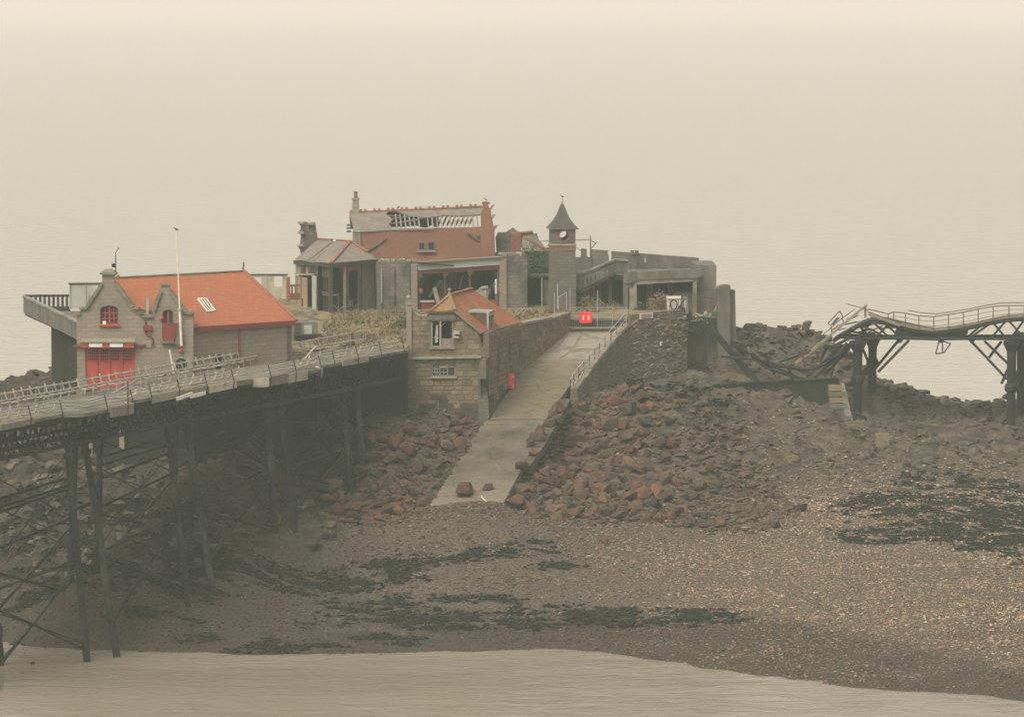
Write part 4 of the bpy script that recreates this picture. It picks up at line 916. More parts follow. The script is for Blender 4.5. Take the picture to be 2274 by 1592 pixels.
    # bents of four raking legs; feet read off the shore
    bents = [  # top columns (near l, near r, far l, far r) and feet (px, py, z)
        ((150, 189, 168, 222), [(197, 1462, -.5), (263, 1427, .1), (153, 1360, 1.9), (217, 1325, 2.7)]),
        ((373, 412, 392, 432), [(418, 1350, 1.4), (474, 1308, 2.4), (380, 1196, 4.8), (428, 1164, 5.6)]),
        ((592, 622, 508, 545), [(613, 1212, 3.7), (655, 1166, 4.8), (505, 1100, 6.6), (576, 1070, 7.2)]),
        ((762, 792, 700, 730), [(780, 1050, 7.0), (808, 1003, 8.1), (719, 1102, 5.6), (740, 985, 8.6)]),
        ((-110, -70, -90, -50), [(-80, 1570, -2.5), (-25, 1530, -2), (-110, 1450, -.2), (-60, 1420, .2)])]
    heads = []
    for tops, feet in bents:
        legs = []
        for k, (tx, (fx, fy, fz)) in enumerate(zip(tops, feet)):
            w = .5 if k < 2 else PW - .6
            base = PA + PN * w + Vector((0, 0, gz0 - .1 - DZ)); T = base + PD * px_on_line(base, PD, tx)
            # the foot stands in the leg's own raking plane: keep the foot pixel, choose depth near the head's
            Yf = T.y + (-1.6 if k < 2 else 1.2); B_ = at(fx, fy, Yf); B_ = Vector((B_.x, B_.y, B_.z))
            g_ = gz(B_.x, B_.y); B_.z = min(B_.z, g_) - .4
            legs.append((T, B_)); dirv = (B_ - T).normalized()
            lg = build('leg', MB().tube(T, B_, .20, .23, 10), M['iron_leg'], t)
            for f in (.04, .45, .78):
                c = T.lerp(B_, f); build('collar', MB().tube(c - dirv * .16, c + dirv * .16, .33 if f < .1 else .28, .28, 10), M['iron_leg'], lg)
        heads.append(legs)
        a, b = legs[0][0], legs[1][0]
        build('cap_beam', MB().beam(legs[0][0] + Vector((0, 0, .1)), legs[2][0] + Vector((0, 0, .1)), .4, .45).beam(legs[1][0] + Vector((0, 0, .1)), legs[3][0] + Vector((0, 0, .1)), .4, .45).beam(a + Vector((0, 0, .12)), b + Vector((0, 0, .12)), .3, .4), M['iron_leg'], t)
        m = [T.lerp(B_, .42) for T, B_ in legs]
        build('tie', MB().beam(m[0], m[1], .16, .22).beam(m[2], m[3], .16, .22).beam(m[0], m[2], .14, .2).beam(m[1], m[3], .14, .2), M['iron_leg'], t)
        br = MB()
        n_ = [T.lerp(B_, .85) for T, B_ in legs]; h_ = [T.lerp(B_, .05) for T, B_ in legs]
        for i, j in ((0, 2), (1, 3)): br.tube(m[i], n_[j], .06, n=5); br.tube(m[j], n_[i], .05, n=5); br.tube(h_[i], m[j], .05, n=5); br.tube(h_[j], m[i], .05, n=5)
        build('bent_bracing', br, M['iron_leg'], t)
    # X bracing between neighbouring bents with a small ring plate at the crossing
    def span(A, B):
        for k, (i, j) in enumerate(((1, 0), (3, 2))):
            a0, a1 = A[i][0].lerp(A[i][1], .50), A[i][0].lerp(A[i][1], .80); b0, b1 = B[j][0].lerp(B[j][1], .50), B[j][0].lerp(B[j][1], .86)
            c = (a0 + a1 + b0 + b1) / 4
            g = MB()
            for q in (a0, a1, b0, b1): g.tube(q, c, .085, n=6); g.tube(q + Vector((0, 0, -.35)) if q in (a0, b0) else q + Vector((0, 0, .35)), c, .04, n=5)
            g.lathe(c - Vector((0, 0, .1)), [(.3, 0), (.34, .1), (.3, .2)], 8)
            build('cross_brace', g, M['iron_leg'], t)
    def web(A, B):
        for i, j in ((1, 0), (3, 2), (0, 1)):
            build('tie_rod', MB().tube(A[i][0].lerp(A[i][1], .08), B[j][0].lerp(B[j][1], .46), .035, n=5).tube(A[i][0].lerp(A[i][1], .46), B[j][0].lerp(B[j][1], .08), .035, n=5), M['iron_leg'], t)
        for i, j, f in ((1, 0, .48), (3, 2, .46), (3, 2, .30)):
            p, q = A[i][0].lerp(A[i][1], f), B[j][0].lerp(B[j][1], f); build('long_strut', MB().beam(p, q, .12, .16), M['iron_leg'], t)
    web(heads[4], heads[0]); web(heads[0], heads[1]); web(heads[1], heads[2]); web(heads[2], heads[3])
    span(heads[4], heads[0]); span(heads[0], heads[1]); span(heads[1], heads[2]); span(heads[2], heads[3])
    # horizontal struts seen low between the bents
    for A, B, f in ((heads[0], heads[1], .18), (heads[4], heads[0], .24)):
        p, q = A[3][0].lerp(A[3][1], f), B[2][0].lerp(B[2][1], f)
        build('lattice_strut', MB().beam(p, q, .12, .16).beam(p - Vector((0, 0, .5)), q - Vector((0, 0, .5)), .12, .16), M['iron_leg'], t)
    p, q = heads[2][1][0].lerp(heads[2][1][1], .70), heads[3][2][0].lerp(heads[3][2][1], .9)
    build('lattice_strut', MB().beam(p, q, .16, .24), M['iron_leg'], t)
    # abutment where the pier meets the island
    a0 = pp(PL - .6, -.1, 0)
pier()
for px_, py_, k_ in ((3, 1525, 0),):
    b_ = at(4, 1525, 239.0); 
    build('mooring_pile', MB().path([Vector((b_.x, b_.y, -2)), Vector((b_.x - .15, b_.y, 1.0)), Vector((b_.x - .3, b_.y, 2.0))], .28, 10).lathe((b_.x - .32, b_.y, 1.5), [(.3, 0), (.42, .2), (.40, .7), (.25, 1.1), (.1, 1.25)], 10), M['iron_leg'], None, label='dark round-headed mooring pile standing alone in the water', cat='pile')  # pier leg foot with its collar, modelled as a separate pile
# ================================================================== the stone hut beside the slipway
def unit_block():
    mb = MB(); a, b = .5, .44
    mb.v = [(-a, -.5, -a), (a, -.5, -a), (a, -.5, a), (-a, -.5, a), (-b, .5, -b), (b, .5, -b), (b, .5, b), (-b, .5, b)]
    mb.f = [(0, 1, 5, 4), (1, 2, 6, 5), (2, 3, 7, 6), (3, 0, 4, 7), (4, 5, 6, 7), (0, 3, 2, 1)]
    return mb
BLK = {k: data('stone_block', unit_block(), M[k]) for k in ('block', 'block_dark', 'sandstone')}
def in_poly(poly, u, z):
    c = False; j = len(poly) - 1
    for i in range(len(poly)):
        (x1, y1), (x2, y2) = poly[i], poly[j]
        if (y1 > z) != (y2 > z) and u < (x2 - x1) * (z - y1) / (y2 - y1) + x1: c = not c
        j = i
    return c
def lay(parent, fr, poly, holes, course, width, rnd, pick, d=.0, prot=.07):
    """lays single blocks in courses over a wall face"""
    z0 = min(q[1] for q in poly); z1 = max(q[1] for q in poly); u0 = min(q[0] for q in poly); u1 = max(q[0] for q in poly)
    yaw = math.atan2(fr.u.y, fr.u.x); z = z0; row = 0; n = 0
    while z < z1:
        h = course * rnd.uniform(.75, 1.25); u = u0 - (width * .5 if row % 2 else 0)
        while u < u1:
            w = width * rnd.uniform(.5, 1.55); a, b = u + .015, u + w - .015
            zz0, zz1 = z + .015, z + h - .015
            def ok(a, b): return all(in_poly(poly, q, w_) for q in (a, b) for w_ in (zz0, zz1)) and not any((a < hu1 and b > hu0 and zz0 < hz1 and zz1 > hz0) for hu0, hz0, hu1, hz1 in holes)
            for _ in range(6):
                if ok(a, b): break
                if not all(in_poly(poly, a, w_) for w_ in (zz0, zz1)) or any(hu0 <= a < hu1 and zz0 < hz1 and zz1 > hz0 for hu0, hz0, hu1, hz1 in holes): a += w / 6
                else: b -= w / 6
            if b - a > .14 and ok(a, b):
                p = prot * rnd.uniform(.6, 1.3)
                inst('stone_block', BLK[pick((a + b) / 2, z)], parent, fr.p((a + b) / 2, (zz0 + zz1) / 2, d + p / 2 - .02), (0, 0, yaw), (b - a, -p, zz1 - zz0)); n += 1
            u += w
        z += h; row += 1
    return n
def hut():
    rnd = random.Random(21)
    c = slip(1086, 931); YF = c.y; ZB = 7.6
    fr = Fr((at(903, 800, YF).x, YF), (1, 0.0))
    t = thing('stone_hut', 'two-storey brown stone hut with red tiled half-hipped roof beside the slipway', 'building', (c.x - 3, YF, 9))
    top = [(905,676),(913,676),(914,690),(922,697),(932,702),(955,701),(957,694),(1007,692),(1010,688),(1065,737)]
    uL, uR = fr.uz(903, 800)[0], fr.uz(1085, 800)[0]
    w_up = prect(fr, 957, 771, 1007, 708); w_lo = prect(fr, 959, 836, 1011, 808)
    outer = [(uL, ZB), (fr.uz(1086, 930)[0], ZB)] + [fr.uz(1082, 800), fr.uz(1068, 760)] + fr.px(top)[::-1]
    fw = build('front_wall', MB().wall(fr, outer, [rect(*w_up), rect(*w_lo)], .45), M['mortar'], t)
    def pick(u, z): return 'block_dark' if z + rnd.uniform(-.5, .5) < 10.6 else 'block'
    n = lay(fw, fr, outer, [w_up, w_lo], .36, .80, rnd, pick, prot=.05)
    # pale corner strip, finial, string course, buttresses
    q = prect(fr, 903, 790, 914, 680)
    build('corner_strip', MB().box(fr.p((q[0] + q[2]) / 2, (q[1] + q[3]) / 2, .04), (q[2] - q[0], .26, q[3] - q[1])), M['sandstone'], t)
    f = fr.p(*fr.uz(907.5, 677), -.15)
    fn = build('finial', MB().box(f + Vector((0, 0, .1)), (.5, .5, .2)).box(f + Vector((0, 0, .28)), (.36, .36, .18)), M['sandstone'], t)
    build('ball', MB().lathe(f + Vector((0, 0, .36)), [(.1, 0), (.17, .08), (.19, .17), (.15, .27), (.04, .33)], 10), M['sandstone'], fn)
    build('shoulder_coping', MB().path([fr.p(*fr.uz(*k), -.2) for k in ((914,688),(922,697),(932,702),(955,701))], .13, 6), M['sandstone'], t)
    q0, q1 = fr.uz(903, 795), fr.uz(1068, 792)
    build('string_course', MB().beam(fr.p(q0[0] - .12, q0[1], .12), fr.p(q1[0], q1[1], .12), .34, .16), M['sandstone'], t)
    for k in ((905, 938), (1063, 925)):
        pass
    bl = build('buttress', MB().hexa([fr.p(uL - .22, ZB, .35), fr.p(uL + .75, ZB, .35), fr.p(uL + .75, ZB, -.1), fr.p(uL - .22, ZB, -.1)], [fr.p(uL - .05, fr.uz(900, 806)[1], .14), fr.p(uL + .62, fr.uz(900, 806)[1], .14), fr.p(uL + .62, fr.uz(900, 806)[1], -.1), fr.p(uL - .05, fr.uz(900, 806)[1], -.1)]), M['stone_tower'], t)
    ur = fr.uz(1086, 930)[0]
    build('buttress', MB().hexa([fr.p(ur - .8, ZB, .3), fr.p(ur + .04, ZB, .3), fr.p(ur + .04, ZB, -.1), fr.p(ur - .8, ZB, -.1)], [fr.p(ur - .75, fr.uz(1070, 812)[1], .12), fr.p(ur - .1, fr.uz(1070, 812)[1], .12), fr.p(ur - .1, fr.uz(1070, 812)[1], -.1), fr.p(ur - .75, fr.uz(1070, 812)[1], -.1)]), M['stone_tower'], t)
    # upper window bay: broken frame, unlit inside behind, hanging sheet
    def dark(w, d): return MB().box(fr.p((w[0] + w[2]) / 2, (w[1] + w[3]) / 2, d), (w[2] - w[0] + .3, .05, w[3] - w[1] + .3))
    wu = build('window', MB().wall(fr, rect(*w_up), [rect(w_up[0] + .12, w_up[1] + .1, w_up[0] + .62, w_up[3] - .2), rect(w_up[0] + .75, w_up[1] + .62, w_up[2] - .12, w_up[3] - .2)], .14, .02), M['wood'], t)
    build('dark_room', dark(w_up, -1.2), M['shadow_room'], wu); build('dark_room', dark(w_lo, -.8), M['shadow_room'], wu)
    build('lintel', MB().box(fr.p((w_up[0] + w_up[2]) / 2, w_up[3] + .1, .05), (w_up[2] - w_up[0] + .3, .3, .34)), M['concrete'], wu)
    build('sill', MB().box(fr.p((w_up[0] + w_up[2]) / 2, w_up[1] - .06, .08), (w_up[2] - w_up[0] + .2, .3, .12)), M['wood'], wu)
    build('mullion', MB().box(fr.p(w_up[0] + .67, (w_up[1] + w_up[3]) / 2, .06), (.12, .1, w_up[3] - w_up[1])), M['wood_lt'], wu)
    a = fr.px([(968,722),(973,722),(972,760),(966,762)]); build('torn_sheet', MB().wall(fr, a, [], .03, -.1), M['panel'], wu)
    build('fallen_batten', MB().beam(fr.p(*fr.uz(978, 728), -.2), fr.p(*fr.uz(988, 716), -.2), .06, .06), M['wood_lt'], wu)
    build('fallen_batten', MB().beam(fr.p(*fr.uz(963, 749), -.1), fr.p(*fr.uz(975, 751), -.1), .06, .06), M['wood_lt'], wu)
    build('wall_lamp', MB().box(fr.p(*fr.uz(1014, 738), .16), (.42, .3, .22)).box(fr.p(*fr.uz(1013, 748), .2), (.36, .34, .1)).box(fr.p(*fr.uz(1009, 742), .08), (.2, .14, .3)), M['panel'], t)
    wl2 = build('window', MB().wall(fr, rect(*w_lo), [rect(w_lo[0] + .07, w_lo[1] + .08, w_lo[0] + .52, w_lo[3] - .08), rect(w_lo[0] + .62, w_lo[1] + .08, w_lo[0] + 1.08, w_lo[3] - .3), rect(w_lo[0] + 1.16, w_lo[1] + .08, w_lo[2] - .07, w_lo[3] - .25)], .12, -.1), M['wood'], t)
    g = MB()
    for u in (w_lo[0] + .22, w_lo[0] + .37, w_lo[0] + .85): g.box(fr.p(u, (w_lo[1] + w_lo[3]) / 2, -.16), (.035, .04, w_lo[3] - w_lo[1] - .2))
    for z in (.3, .55): g.box(fr.p(w_lo[0] + .6, w_lo[1] + z, -.165), (1.1, .04, .035))
    build('glazing_bars', g, M['panel'], wl2)
    build('pane', MB().box(fr.p((w_lo[0] + w_lo[2]) / 2, (w_lo[1] + w_lo[3]) / 2, -.2), (w_lo[2] - w_lo[0] - .1, .02, w_lo[3] - w_lo[1] - .1)), M['glass'], wl2)
    build('board', MB().box(fr.p(w_lo[0] + .85, w_lo[3] - .2, -.08), (.5, .06, .18)), M['wood_tan'], wl2)
    build('sill', MB().box(fr.p((w_lo[0] + w_lo[2]) / 2, w_lo[1] - .06, .05), (w_lo[2] - w_lo[0] + .2, .25, .12)), M['sandstone'], wl2)
    p0, p1 = fr.uz(973, 888), fr.uz(973, 918); build('pale_streak', MB().beam(fr.p(*p0, .09), fr.p(*p1, .09), .07, .05), M['sandstone'], t)
    build('fixing_plate', MB().box(fr.p(*fr.uz(980, 929), .12), (.26, .1, .2)), M['sandstone'], t)
    # side wall along the slipway
    P0 = fr.p(ur, 0); s1 = slip(1151, 838); P1 = Vector((s1.x, s1.y, 0)); fs = Fr(P0.to_2d(), (P1 - P0).to_2d()); LS = (P1 - P0).length
    ez = fr.uz(1066, 737)[1]
    slits = [rect(*prect(fs, x - 2, y1, x + 2.2, y0)) for x, y0, y1 in ((1081.5,797,842),(1106,772,820),(1130.5,748,795))]
    drs = []
    for x0, x1, yt, yb in ((1086,1096,888,911),(1107.5,1117,855,884),(1131,1140,823,860)):
        a = fs.uz(x0, yt)[0]; b = fs.uz(x1, yt)[0]; zt = fs.uz((x0 + x1) / 2, yt)[1]; zb = fs.uz((x0 + x1) / 2, yb)[1]; drs.append((a, zb - .1, b, zt - .25))
    sp = [(0, ZB), (LS, ZB + 2.5), (LS, ez - .05), (0, ez - .05)]
    sw = build('side_wall', MB().wall(fs, sp, slits + [arch(*d_, .25) for d_ in drs], .45), M['mortar'], t)
    hl = [(min(q[0] for q in s), min(q[1] for q in s), max(q[0] for q in s), max(q[1] for q in s)) for s in slits] + [(a, b, c_, d_ + .25) for a, b, c_, d_ in drs]
    spi = [(0.02, 9.9), (LS - .02, 12.0), (LS - .02, ez - .08), (0.02, ez - .08)]
    n += lay(sw, fs, spi, hl, .42, 1.0, rnd, lambda u, z: 'block')
    build('inner_darkness', MB().wall(fs, [(.5, ZB), (LS - .5, ZB), (LS - .5, ez - .4), (.5, ez - .4)], [], .05, -.5), M['shadow_room'], t)
    # roof: ridge, right slope over the side wall, half hip in front, left slope
    ry = YF + 1.9; r0 = at(998, 656, ry); du = fs.u
    r1 = r0 + du * 6.6; k = at(1072, 648, r1.y); r1.z = r0.z
    E0 = fr.p(fr.uz(1064, 739)[0] + .12, ez + .02, .18); E1 = fs.p(LS + .1, ez + .02, .2)
    h0 = fr.p(*fr.uz(955, 692), .2); h1 = fr.p(*fr.uz(1010, 689), .2)
    rf = build('roof', MB().face([r0, r1, E1, E0, h1]).face([q - Vector((0, 0, .14)) for q in (h1, E0, E1, r1, r0)]), M['tile_hut'], t)
    hp = build('hip_slope', MB().face([r0, h1, h0]).face([q - Vector((0, 0, .12)) for q in (h0, h1, r0)]), M['tile_lichen'], rf)
    lw = fr.p(uL, ez + .3, -.2); lb = lw + du * 8.6
    build('left_slope', MB().face([r0, h0, lw + Vector((.9, 0, 0)), lb, r1]), M['tile_hut'], rf)
    rt = MB()
    for k in range(12):
        a, b = r0.lerp(r1, k / 12), r0.lerp(r1, (k + .93) / 12); rt.beam(a + Vector((0, 0, .03)), b + Vector((0, 0, .03)), .26, .14)
    build('ridge_tiles', rt, M['tile_lichen'], rf); build('hip_tiles', MB().beam(r0 + Vector((0, 0, .04)), h1 + Vector((0, 0, .04)), .22, .12).beam(r0 + Vector((0, 0, .04)), h0 + Vector((0, 0, .04)), .22, .12), M['tile_lichen'], rf)
    fi = build('ridge_finial', MB().lathe(r0 + Vector((0, 0, .05)), [(.14, 0), (.1, .14), (.06, .2), (.13, .3), (.14, .38), (.05, .48)], 8), M['sandstone'], rf)
    build('eave_board', MB().beam(E0 - Vector((0, 0, .08)), E1 - Vector((0, 0, .08)), .14, .14), M['wood'], rf)
    build('verge_board', MB().beam(h1 - Vector((0, 0, .06)), E0 - Vector((0, 0, .06)), .14, .14), M['wood'], rf)
    # dormer on the right slope: lead-capped flat roof, slate cheek, fallen lead sheet
    sn = (r1 - r0).cross(E0 - r0).normalized(); sn = sn if sn.z > 0 else -sn
    dA, dB, dC = hit(1039, 690, r0, sn), hit(1082, 688, r0, sn), hit(1083, 733, r0, sn)
    zt = dA.z; front = Vector((dC.x, dC.y, 0)); F0 = Vector((dC.x, dC.y, dC.z)); F1 = F0 + du * 1.7; back = dA; back1 = dA + du * 1.7
    F0t, F1t = Vector((F0.x, F0.y, zt - .02)), Vector((F1.x, F1.y, zt - .02))
    dm = build('dormer', MB().face([back, F0, F0t]), M['rust'], t); build('far_cheek', MB().face([back1, F1t, F1]), M['rust'], dm)
    build('dormer_roof', MB().slab([back + Vector((0, -.1, .0)), F0t + Vector((.12, -.1, 0)), F1t + Vector((.12, 0, 0)), back1], .12), M['lead'], dm)
    build('dormer_window', MB().beam(F0, F0t, .14, .14).beam(F1, F1t, .14, .14).beam(F0, F1, .12, .12).beam(F0t - Vector((0, 0, .2)), F1t - Vector((0, 0, .2)), .1, .3), M['panel'], dm)
    build('pane', MB().face([F0, F1, F1t, F0t]), M['glass'], dm)
    build('broken_mullion', MB().beam(F0.lerp(F1, .35), F0t.lerp(F1t, .5), .07, .07).beam(F0.lerp(F1, .6), F0t.lerp(F1t, .45), .06, .06), M['wood_lt'], dm)
    Q = [hit(*q, r0 + sn * .06, sn) for q in ((1099,702),(1122,702),(1121,728),(1106,716))]
    build('lead_sheet', MB().slab(Q, .03), M['panel'], t)
    print('hut blocks', n)
    # lifebuoy housing on the side wall
    p = fs.p(*fs.uz(1131, 846), .22); yaw = math.atan2(fs.u.y, fs.u.x)
    lb_ = thing('lifebuoy_housing', 'narrow red lifebuoy housing on the hut wall facing the slipway', 'lifebuoy', p - Vector((0, 0, .55)))
    o_ = []
    for k in range(16):
        a = 2 * math.pi * k / 16; o_.append((.42 * max(-1, min(1, 1.25 * math.cos(a))), .55 * max(-1, min(1, 1.25 * math.sin(a)))))
    f2 = Fr((p.x, p.y), fs.u.to_2d())
    build('shell', MB().wall(f2, [(a, p.z + b) for a, b in o_], [], .28, .06), M['red_bright'], lb_)
    for b in (.32, -.32): build('white_mark', MB().box(f2.p(0, p.z + b, .07), (.18, .03, .12), yaw), M['white_clean'], lb_)
    build('door_sign', MB().box(Fr(P0.to_2d(), fs.u.to_2d()).p(LS + .35, at(1150, 795, P1.y).z, .05), (.06, .25, .35)), M['blue'], None, label='small blue and white notice on the wall corner beside the slipway', cat='sign')
hut()

# wall between the terrace and the slipway, above the hut
def slip_wall():
    a = slip(1153, 832); b = slip(1267, 737); a = Vector((a.x - .02, a.y, 0)); b = Vector((b.x - .02, b.y + .3, 0)); fr = Fr(a.to_2d(), (b - a).to_2d()); L = (b - a).length
    tops = [fr.uz(*q) for q in ((1153,722),(1180,716),(1200,712),(1234,706),(1266,696))]
    t = thing('terrace_wall', 'rough brown retaining wall climbing along the inner side of the slipway', 'wall', fr.p(0, 11))
    poly = [(0, 8.5), (L, 12.0)] + [(min(L, max(0, u)), z) for u, z in tops[::-1]]
    w = build('masonry', MB().wall(fr, poly, [], .6), M['rubble'], t)
    rnd = random.Random(4)
    lay(w, fr, [(0, 11.6), (L, 14.0)] + poly[2:], [], .34, .62, rnd, lambda u, z: 'block', prot=.06)
    for k in range(14):
        u = L * (k + .5) / 14; zt = np.interp(u, [q[0] for q in tops], [q[1] for q in tops])
        inst('coping_stone', BLK['sandstone'], w, fr.p(u, zt + .04, -.25), (0, 0, math.atan2(fr.u.y, fr.u.x)), (L / 14.6, -.7, .16 * rnd.uniform(.8, 1.6)))
slip_wall()
# ================================================================== the ruined pavilion
def poly3(mb, pts, th=.08): return mb.slab(pts, th)
def ragged(fr, pts, rnd, amp=2.0, step=6.0):
    """jagged broken-masonry line between picture points"""
    out = []
    for (x0, y0), (x1, y1) in zip(pts[:-1], pts[1:]):
        n = max(1, int(abs(x1 - x0) / step))
        for k in range(n): f = k / n; out.append((x0 + (x1 - x0) * f, y0 + (y1 - y0) * f + (rnd.uniform(-amp, amp) if k else 0)))
    out.append(pts[-1]); return [fr.uz(*q) for q in out]
def pavilion_hall():
    rnd = random.Random(31)
    fr = Fr((at(783, 560, 320.0).x, 320.0), (1, .02))
    t = thing('ruined_hall', 'roofless red brick hall with bare rafters and a slate roof half fallen in', 'building', fr.p(5, PZ))
    u0, u1 = fr.uz(783, 560)[0], fr.uz(1099, 560)[0]; zb = PZ - .2
    ws = [prect(fr, 930, 539, 943, 556), prect(fr, 951, 538, 964, 555)]
    top = fr.px([(783, 515), (870, 512), (960, 511), (1000, 507), (1098, 503)])
    w = build('front_wall', MB().wall(fr, [(u0, zb), (u1, zb)] + top[::-1], [rect(*q) for q in ws], .4), M['brick'], t)
    for q in ws:
        f = build('window', MB().wall(fr, rect(q[0] - .05, q[1] - .05, q[2] + .05, q[3] + .05), [rect(q[0] + .05, q[1] + .05, q[2] - .05, q[3] - .05)], .1, .03), M['concrete'], t)
        build('pane', MB().box(fr.p((q[0] + q[2]) / 2, (q[1] + q[3]) / 2, -.2), (q[2] - q[0], .03, q[3] - q[1]), math.atan2(fr.u.y, fr.u.x)), M['glass'], f)
        build('sill', MB().box(fr.p((q[0] + q[2]) / 2, q[1] - .1, .08), (q[2] - q[0] + .25, .3, .14), math.atan2(fr.u.y, fr.u.x)), M['sandstone'], f)
        build('glazing_bar', MB().box(fr.p((q[0] + q[2]) / 2, (q[1] + q[3]) / 2, -.05), (.04, .05, q[3] - q[1]), math.atan2(fr.u.y, fr.u.x)), M['concrete'], f)
    for x in (786, 792, 798):
        q = prect(fr, x - 2.3, 518, x + 2.3, 566); build('pilaster', MB().box(fr.p((q[0] + q[2]) / 2, (q[1] + q[3]) / 2, .06), (q[2] - q[0], .16, q[3] - q[1]), math.atan2(fr.u.y, fr.u.x)), M['sandstone'], t)
    for a, b in (((817,556),(858,529)), ((1037,517),(1086,549)), ((1060,527),(1092,508))):
        build('roof_scar', MB().beam(fr.p(*fr.uz(*a), .06), fr.p(*fr.uz(*b), .06), .14, .14), M['concrete'], t)
    # roof planes
    g0, g1 = fr.p(*fr.uz(786, 517), .15), fr.p(*fr.uz(1097, 505), .15); dp = 3.3
    fb = Fr((fr.o - fr.n * dp).to_2d(), fr.u.to_2d()); k0, k1 = fb.p(*fb.uz(776, 474)), fb.p(*fb.uz(1081, 460))
    n1 = (g1 - g0).cross(k0 - g0).normalized(); n1 = n1 if n1.z > 0 else -n1
    def rp(x, y, up=0): return hit(x, y, g0, n1) + n1 * up
    rf = build('slate_slope', MB().slab([rp(*q, .06) for q in ((776,474),(866,469),(857,476),(872,489),(863,499),(877,512),(787,517))], .12), M['slate'], t)
    build('slate_strip', MB().slab([rp(*q, .06) for q in ((864,469),(1083,460),(1076,477),(1022,481),(985,479),(950,485),(905,479),(886,472))], .12), M['slate'], t)
    # rear slope: closed on the left half
    def back(p): d = (Vector(p) - fb.p(0, p.z)).dot(fr.n); return Vector(p) - fr.n * (2 * d)
    q0, q1 = k0, k0.lerp(k1, .60)
    b0, b1 = q0 - fr.n * dp + Vector((0, 0, g0.z - k0.z)), q1 - fr.n * dp + Vector((0, 0, g0.z - k0.z))
    build('rear_slope', MB().slab([q0, q1, b1, b0], .1), M['slate_dark'], t)
    build('rear_wall', MB().wall(Fr((fr.o - fr.n * 2 * dp).to_2d(), fr.u.to_2d()), [(u0 + 3.0, zb), (u1, zb), (u1, g1.z - .35), (u0 + 3.0, g0.z - .1)], [], .3), M['brick'], t)
    fl = Fr(fr.p(u0 + .35, 0, -.02).to_2d(), (-fr.n).to_2d()); build('left_gable', MB().wall(fl, [(.3, zb), (2 * dp - .6, zb), (2 * dp - .6, g0.z - .2), (dp, k0.z - .25), (.3, g0.z - .2)], [], .3), M['brick'], t)
    # rafters, front and rear
    for i, x in enumerate(range(878, 1078, 10)):
        a = rp(x, 476 - (x - 878) * .02, -.06); b = rp(x + 4, 511 - (x - 878) * .035, -.06)
        if i in (6, 11): continue
        build('rafter', MB().beam(a, b, .11, .13), M['wood'], t)
        f = (x - 776) / 305.0
        if f > .58:
            p = k0.lerp(k1, f) + Vector((0, 0, -.1)); q = p - fr.n * dp + Vector((0, 0, g1.z - k1.z)); p = p - fr.u * .35; q = q - fr.u * .9; build('rafter', MB().beam(p, q, .11, .13), M['wood'], t)
    for pts in (((862,488),(952,477)), ((868,498),(930,490)), ((872,506),(900,505)), ((858,480),(890,482)), ((868,512),(960,510)), ((880,470),(1080,462)), ((900,492),(950,484))):
        build('batten', MB().beam(rp(*pts[0], .05), rp(*pts[1], .05), .09, .07), M['wood'], t)
    for x, y in ((941, 488), (966, 487)):
        c = rp(x, y) + Vector((0, 2.4, 0)); build('brick_stack', MB().box(c, (.5, .5, 1.5)), M['brick_part'], t)
    # crested ridge
    nn = 30
    for k in range(nn):
        a, b = k0.lerp(k1, k / nn), k0.lerp(k1, (k + .95) / nn); r_ = build('ridge_tile', MB().beam(a + Vector((0, 0, .07)), b + Vector((0, 0, .07)), .22, .14), M['ridge'], t)
        if k % 3 != 1: build('crest', MB().beam(a.lerp(b, .2) + Vector((0, 0, .2)), a.lerp(b, .8) + Vector((0, 0, .2)), .06, .16), M['ridge'], r_)
    # chimney
    c = fb.p(*fb.uz(790, 474)); c.z -= .3
    ch = build('chimney', MB().box(c + Vector((0, 0, .75)), (.5, .5, 1.5)).box(c + Vector((0, 0, .85)), (.62, .62, .1)).box(c + Vector((0, 0, 1.45)), (.64, .64, .14)), M['sandstone'], t)
    build('chimney_pot', MB().lathe(c + Vector((0, 0, 1.5)), [(.16, 0), (.15, .1), (.13, .4), (.16, .48), (.15, .55)], 8), M['ridge'], ch)
    # right gable with its stone scroll steps
    fg = Fr(fr.p(0, 0, .22).to_2d(), fr.u.to_2d())
    gp = fg.px([(1068,576),(1068,474),(1076,458),(1081,452),(1086,460),(1090,470),(1092,484),(1095,496),(1098,510),(1100,576)])
    gb = build('gable', MB().wall(fg, gp, [], .7), M['brick'], t)
    for x, y, L in ((1089,462,12), (1092,483,11), (1096,507,13), (1075,466,10)):
        a = fg.p(*fg.uz(x - 4, y), -.1); b = fg.p(*fg.uz(x + L - 2, y - 3), -.1); build('scroll_stone', MB().hexa([a + Vector((0, 0, -.24)), a + Vector((.12, 0, -.3)), a + Vector((.12, .5, -.3)), a + Vector((0, .5, -.24))], [b + Vector((-.25, 0, .1)), b + Vector((0, 0, .12)), b + Vector((0, .5, .12)), b + Vector((-.25, .5, .1))]), M['sandstone'], gb)
    q = fg.uz(1079, 453); build('gable_cap', MB().box(fg.p(q[0], q[1] + .05, -.3), (.6, .6, .2)), M['ridge'], gb)
    for y in (500, 507, 514):
        build('eave_step', MB().box(fr.p(fr.uz(775, y)[0], fr.uz(775, y)[1], .1), (.35, .3, .13)), M['slate_dark'], t)
    return fr, fb, k0, k1
HALL, HALLB, HK0, HK1 = pavilion_hall()

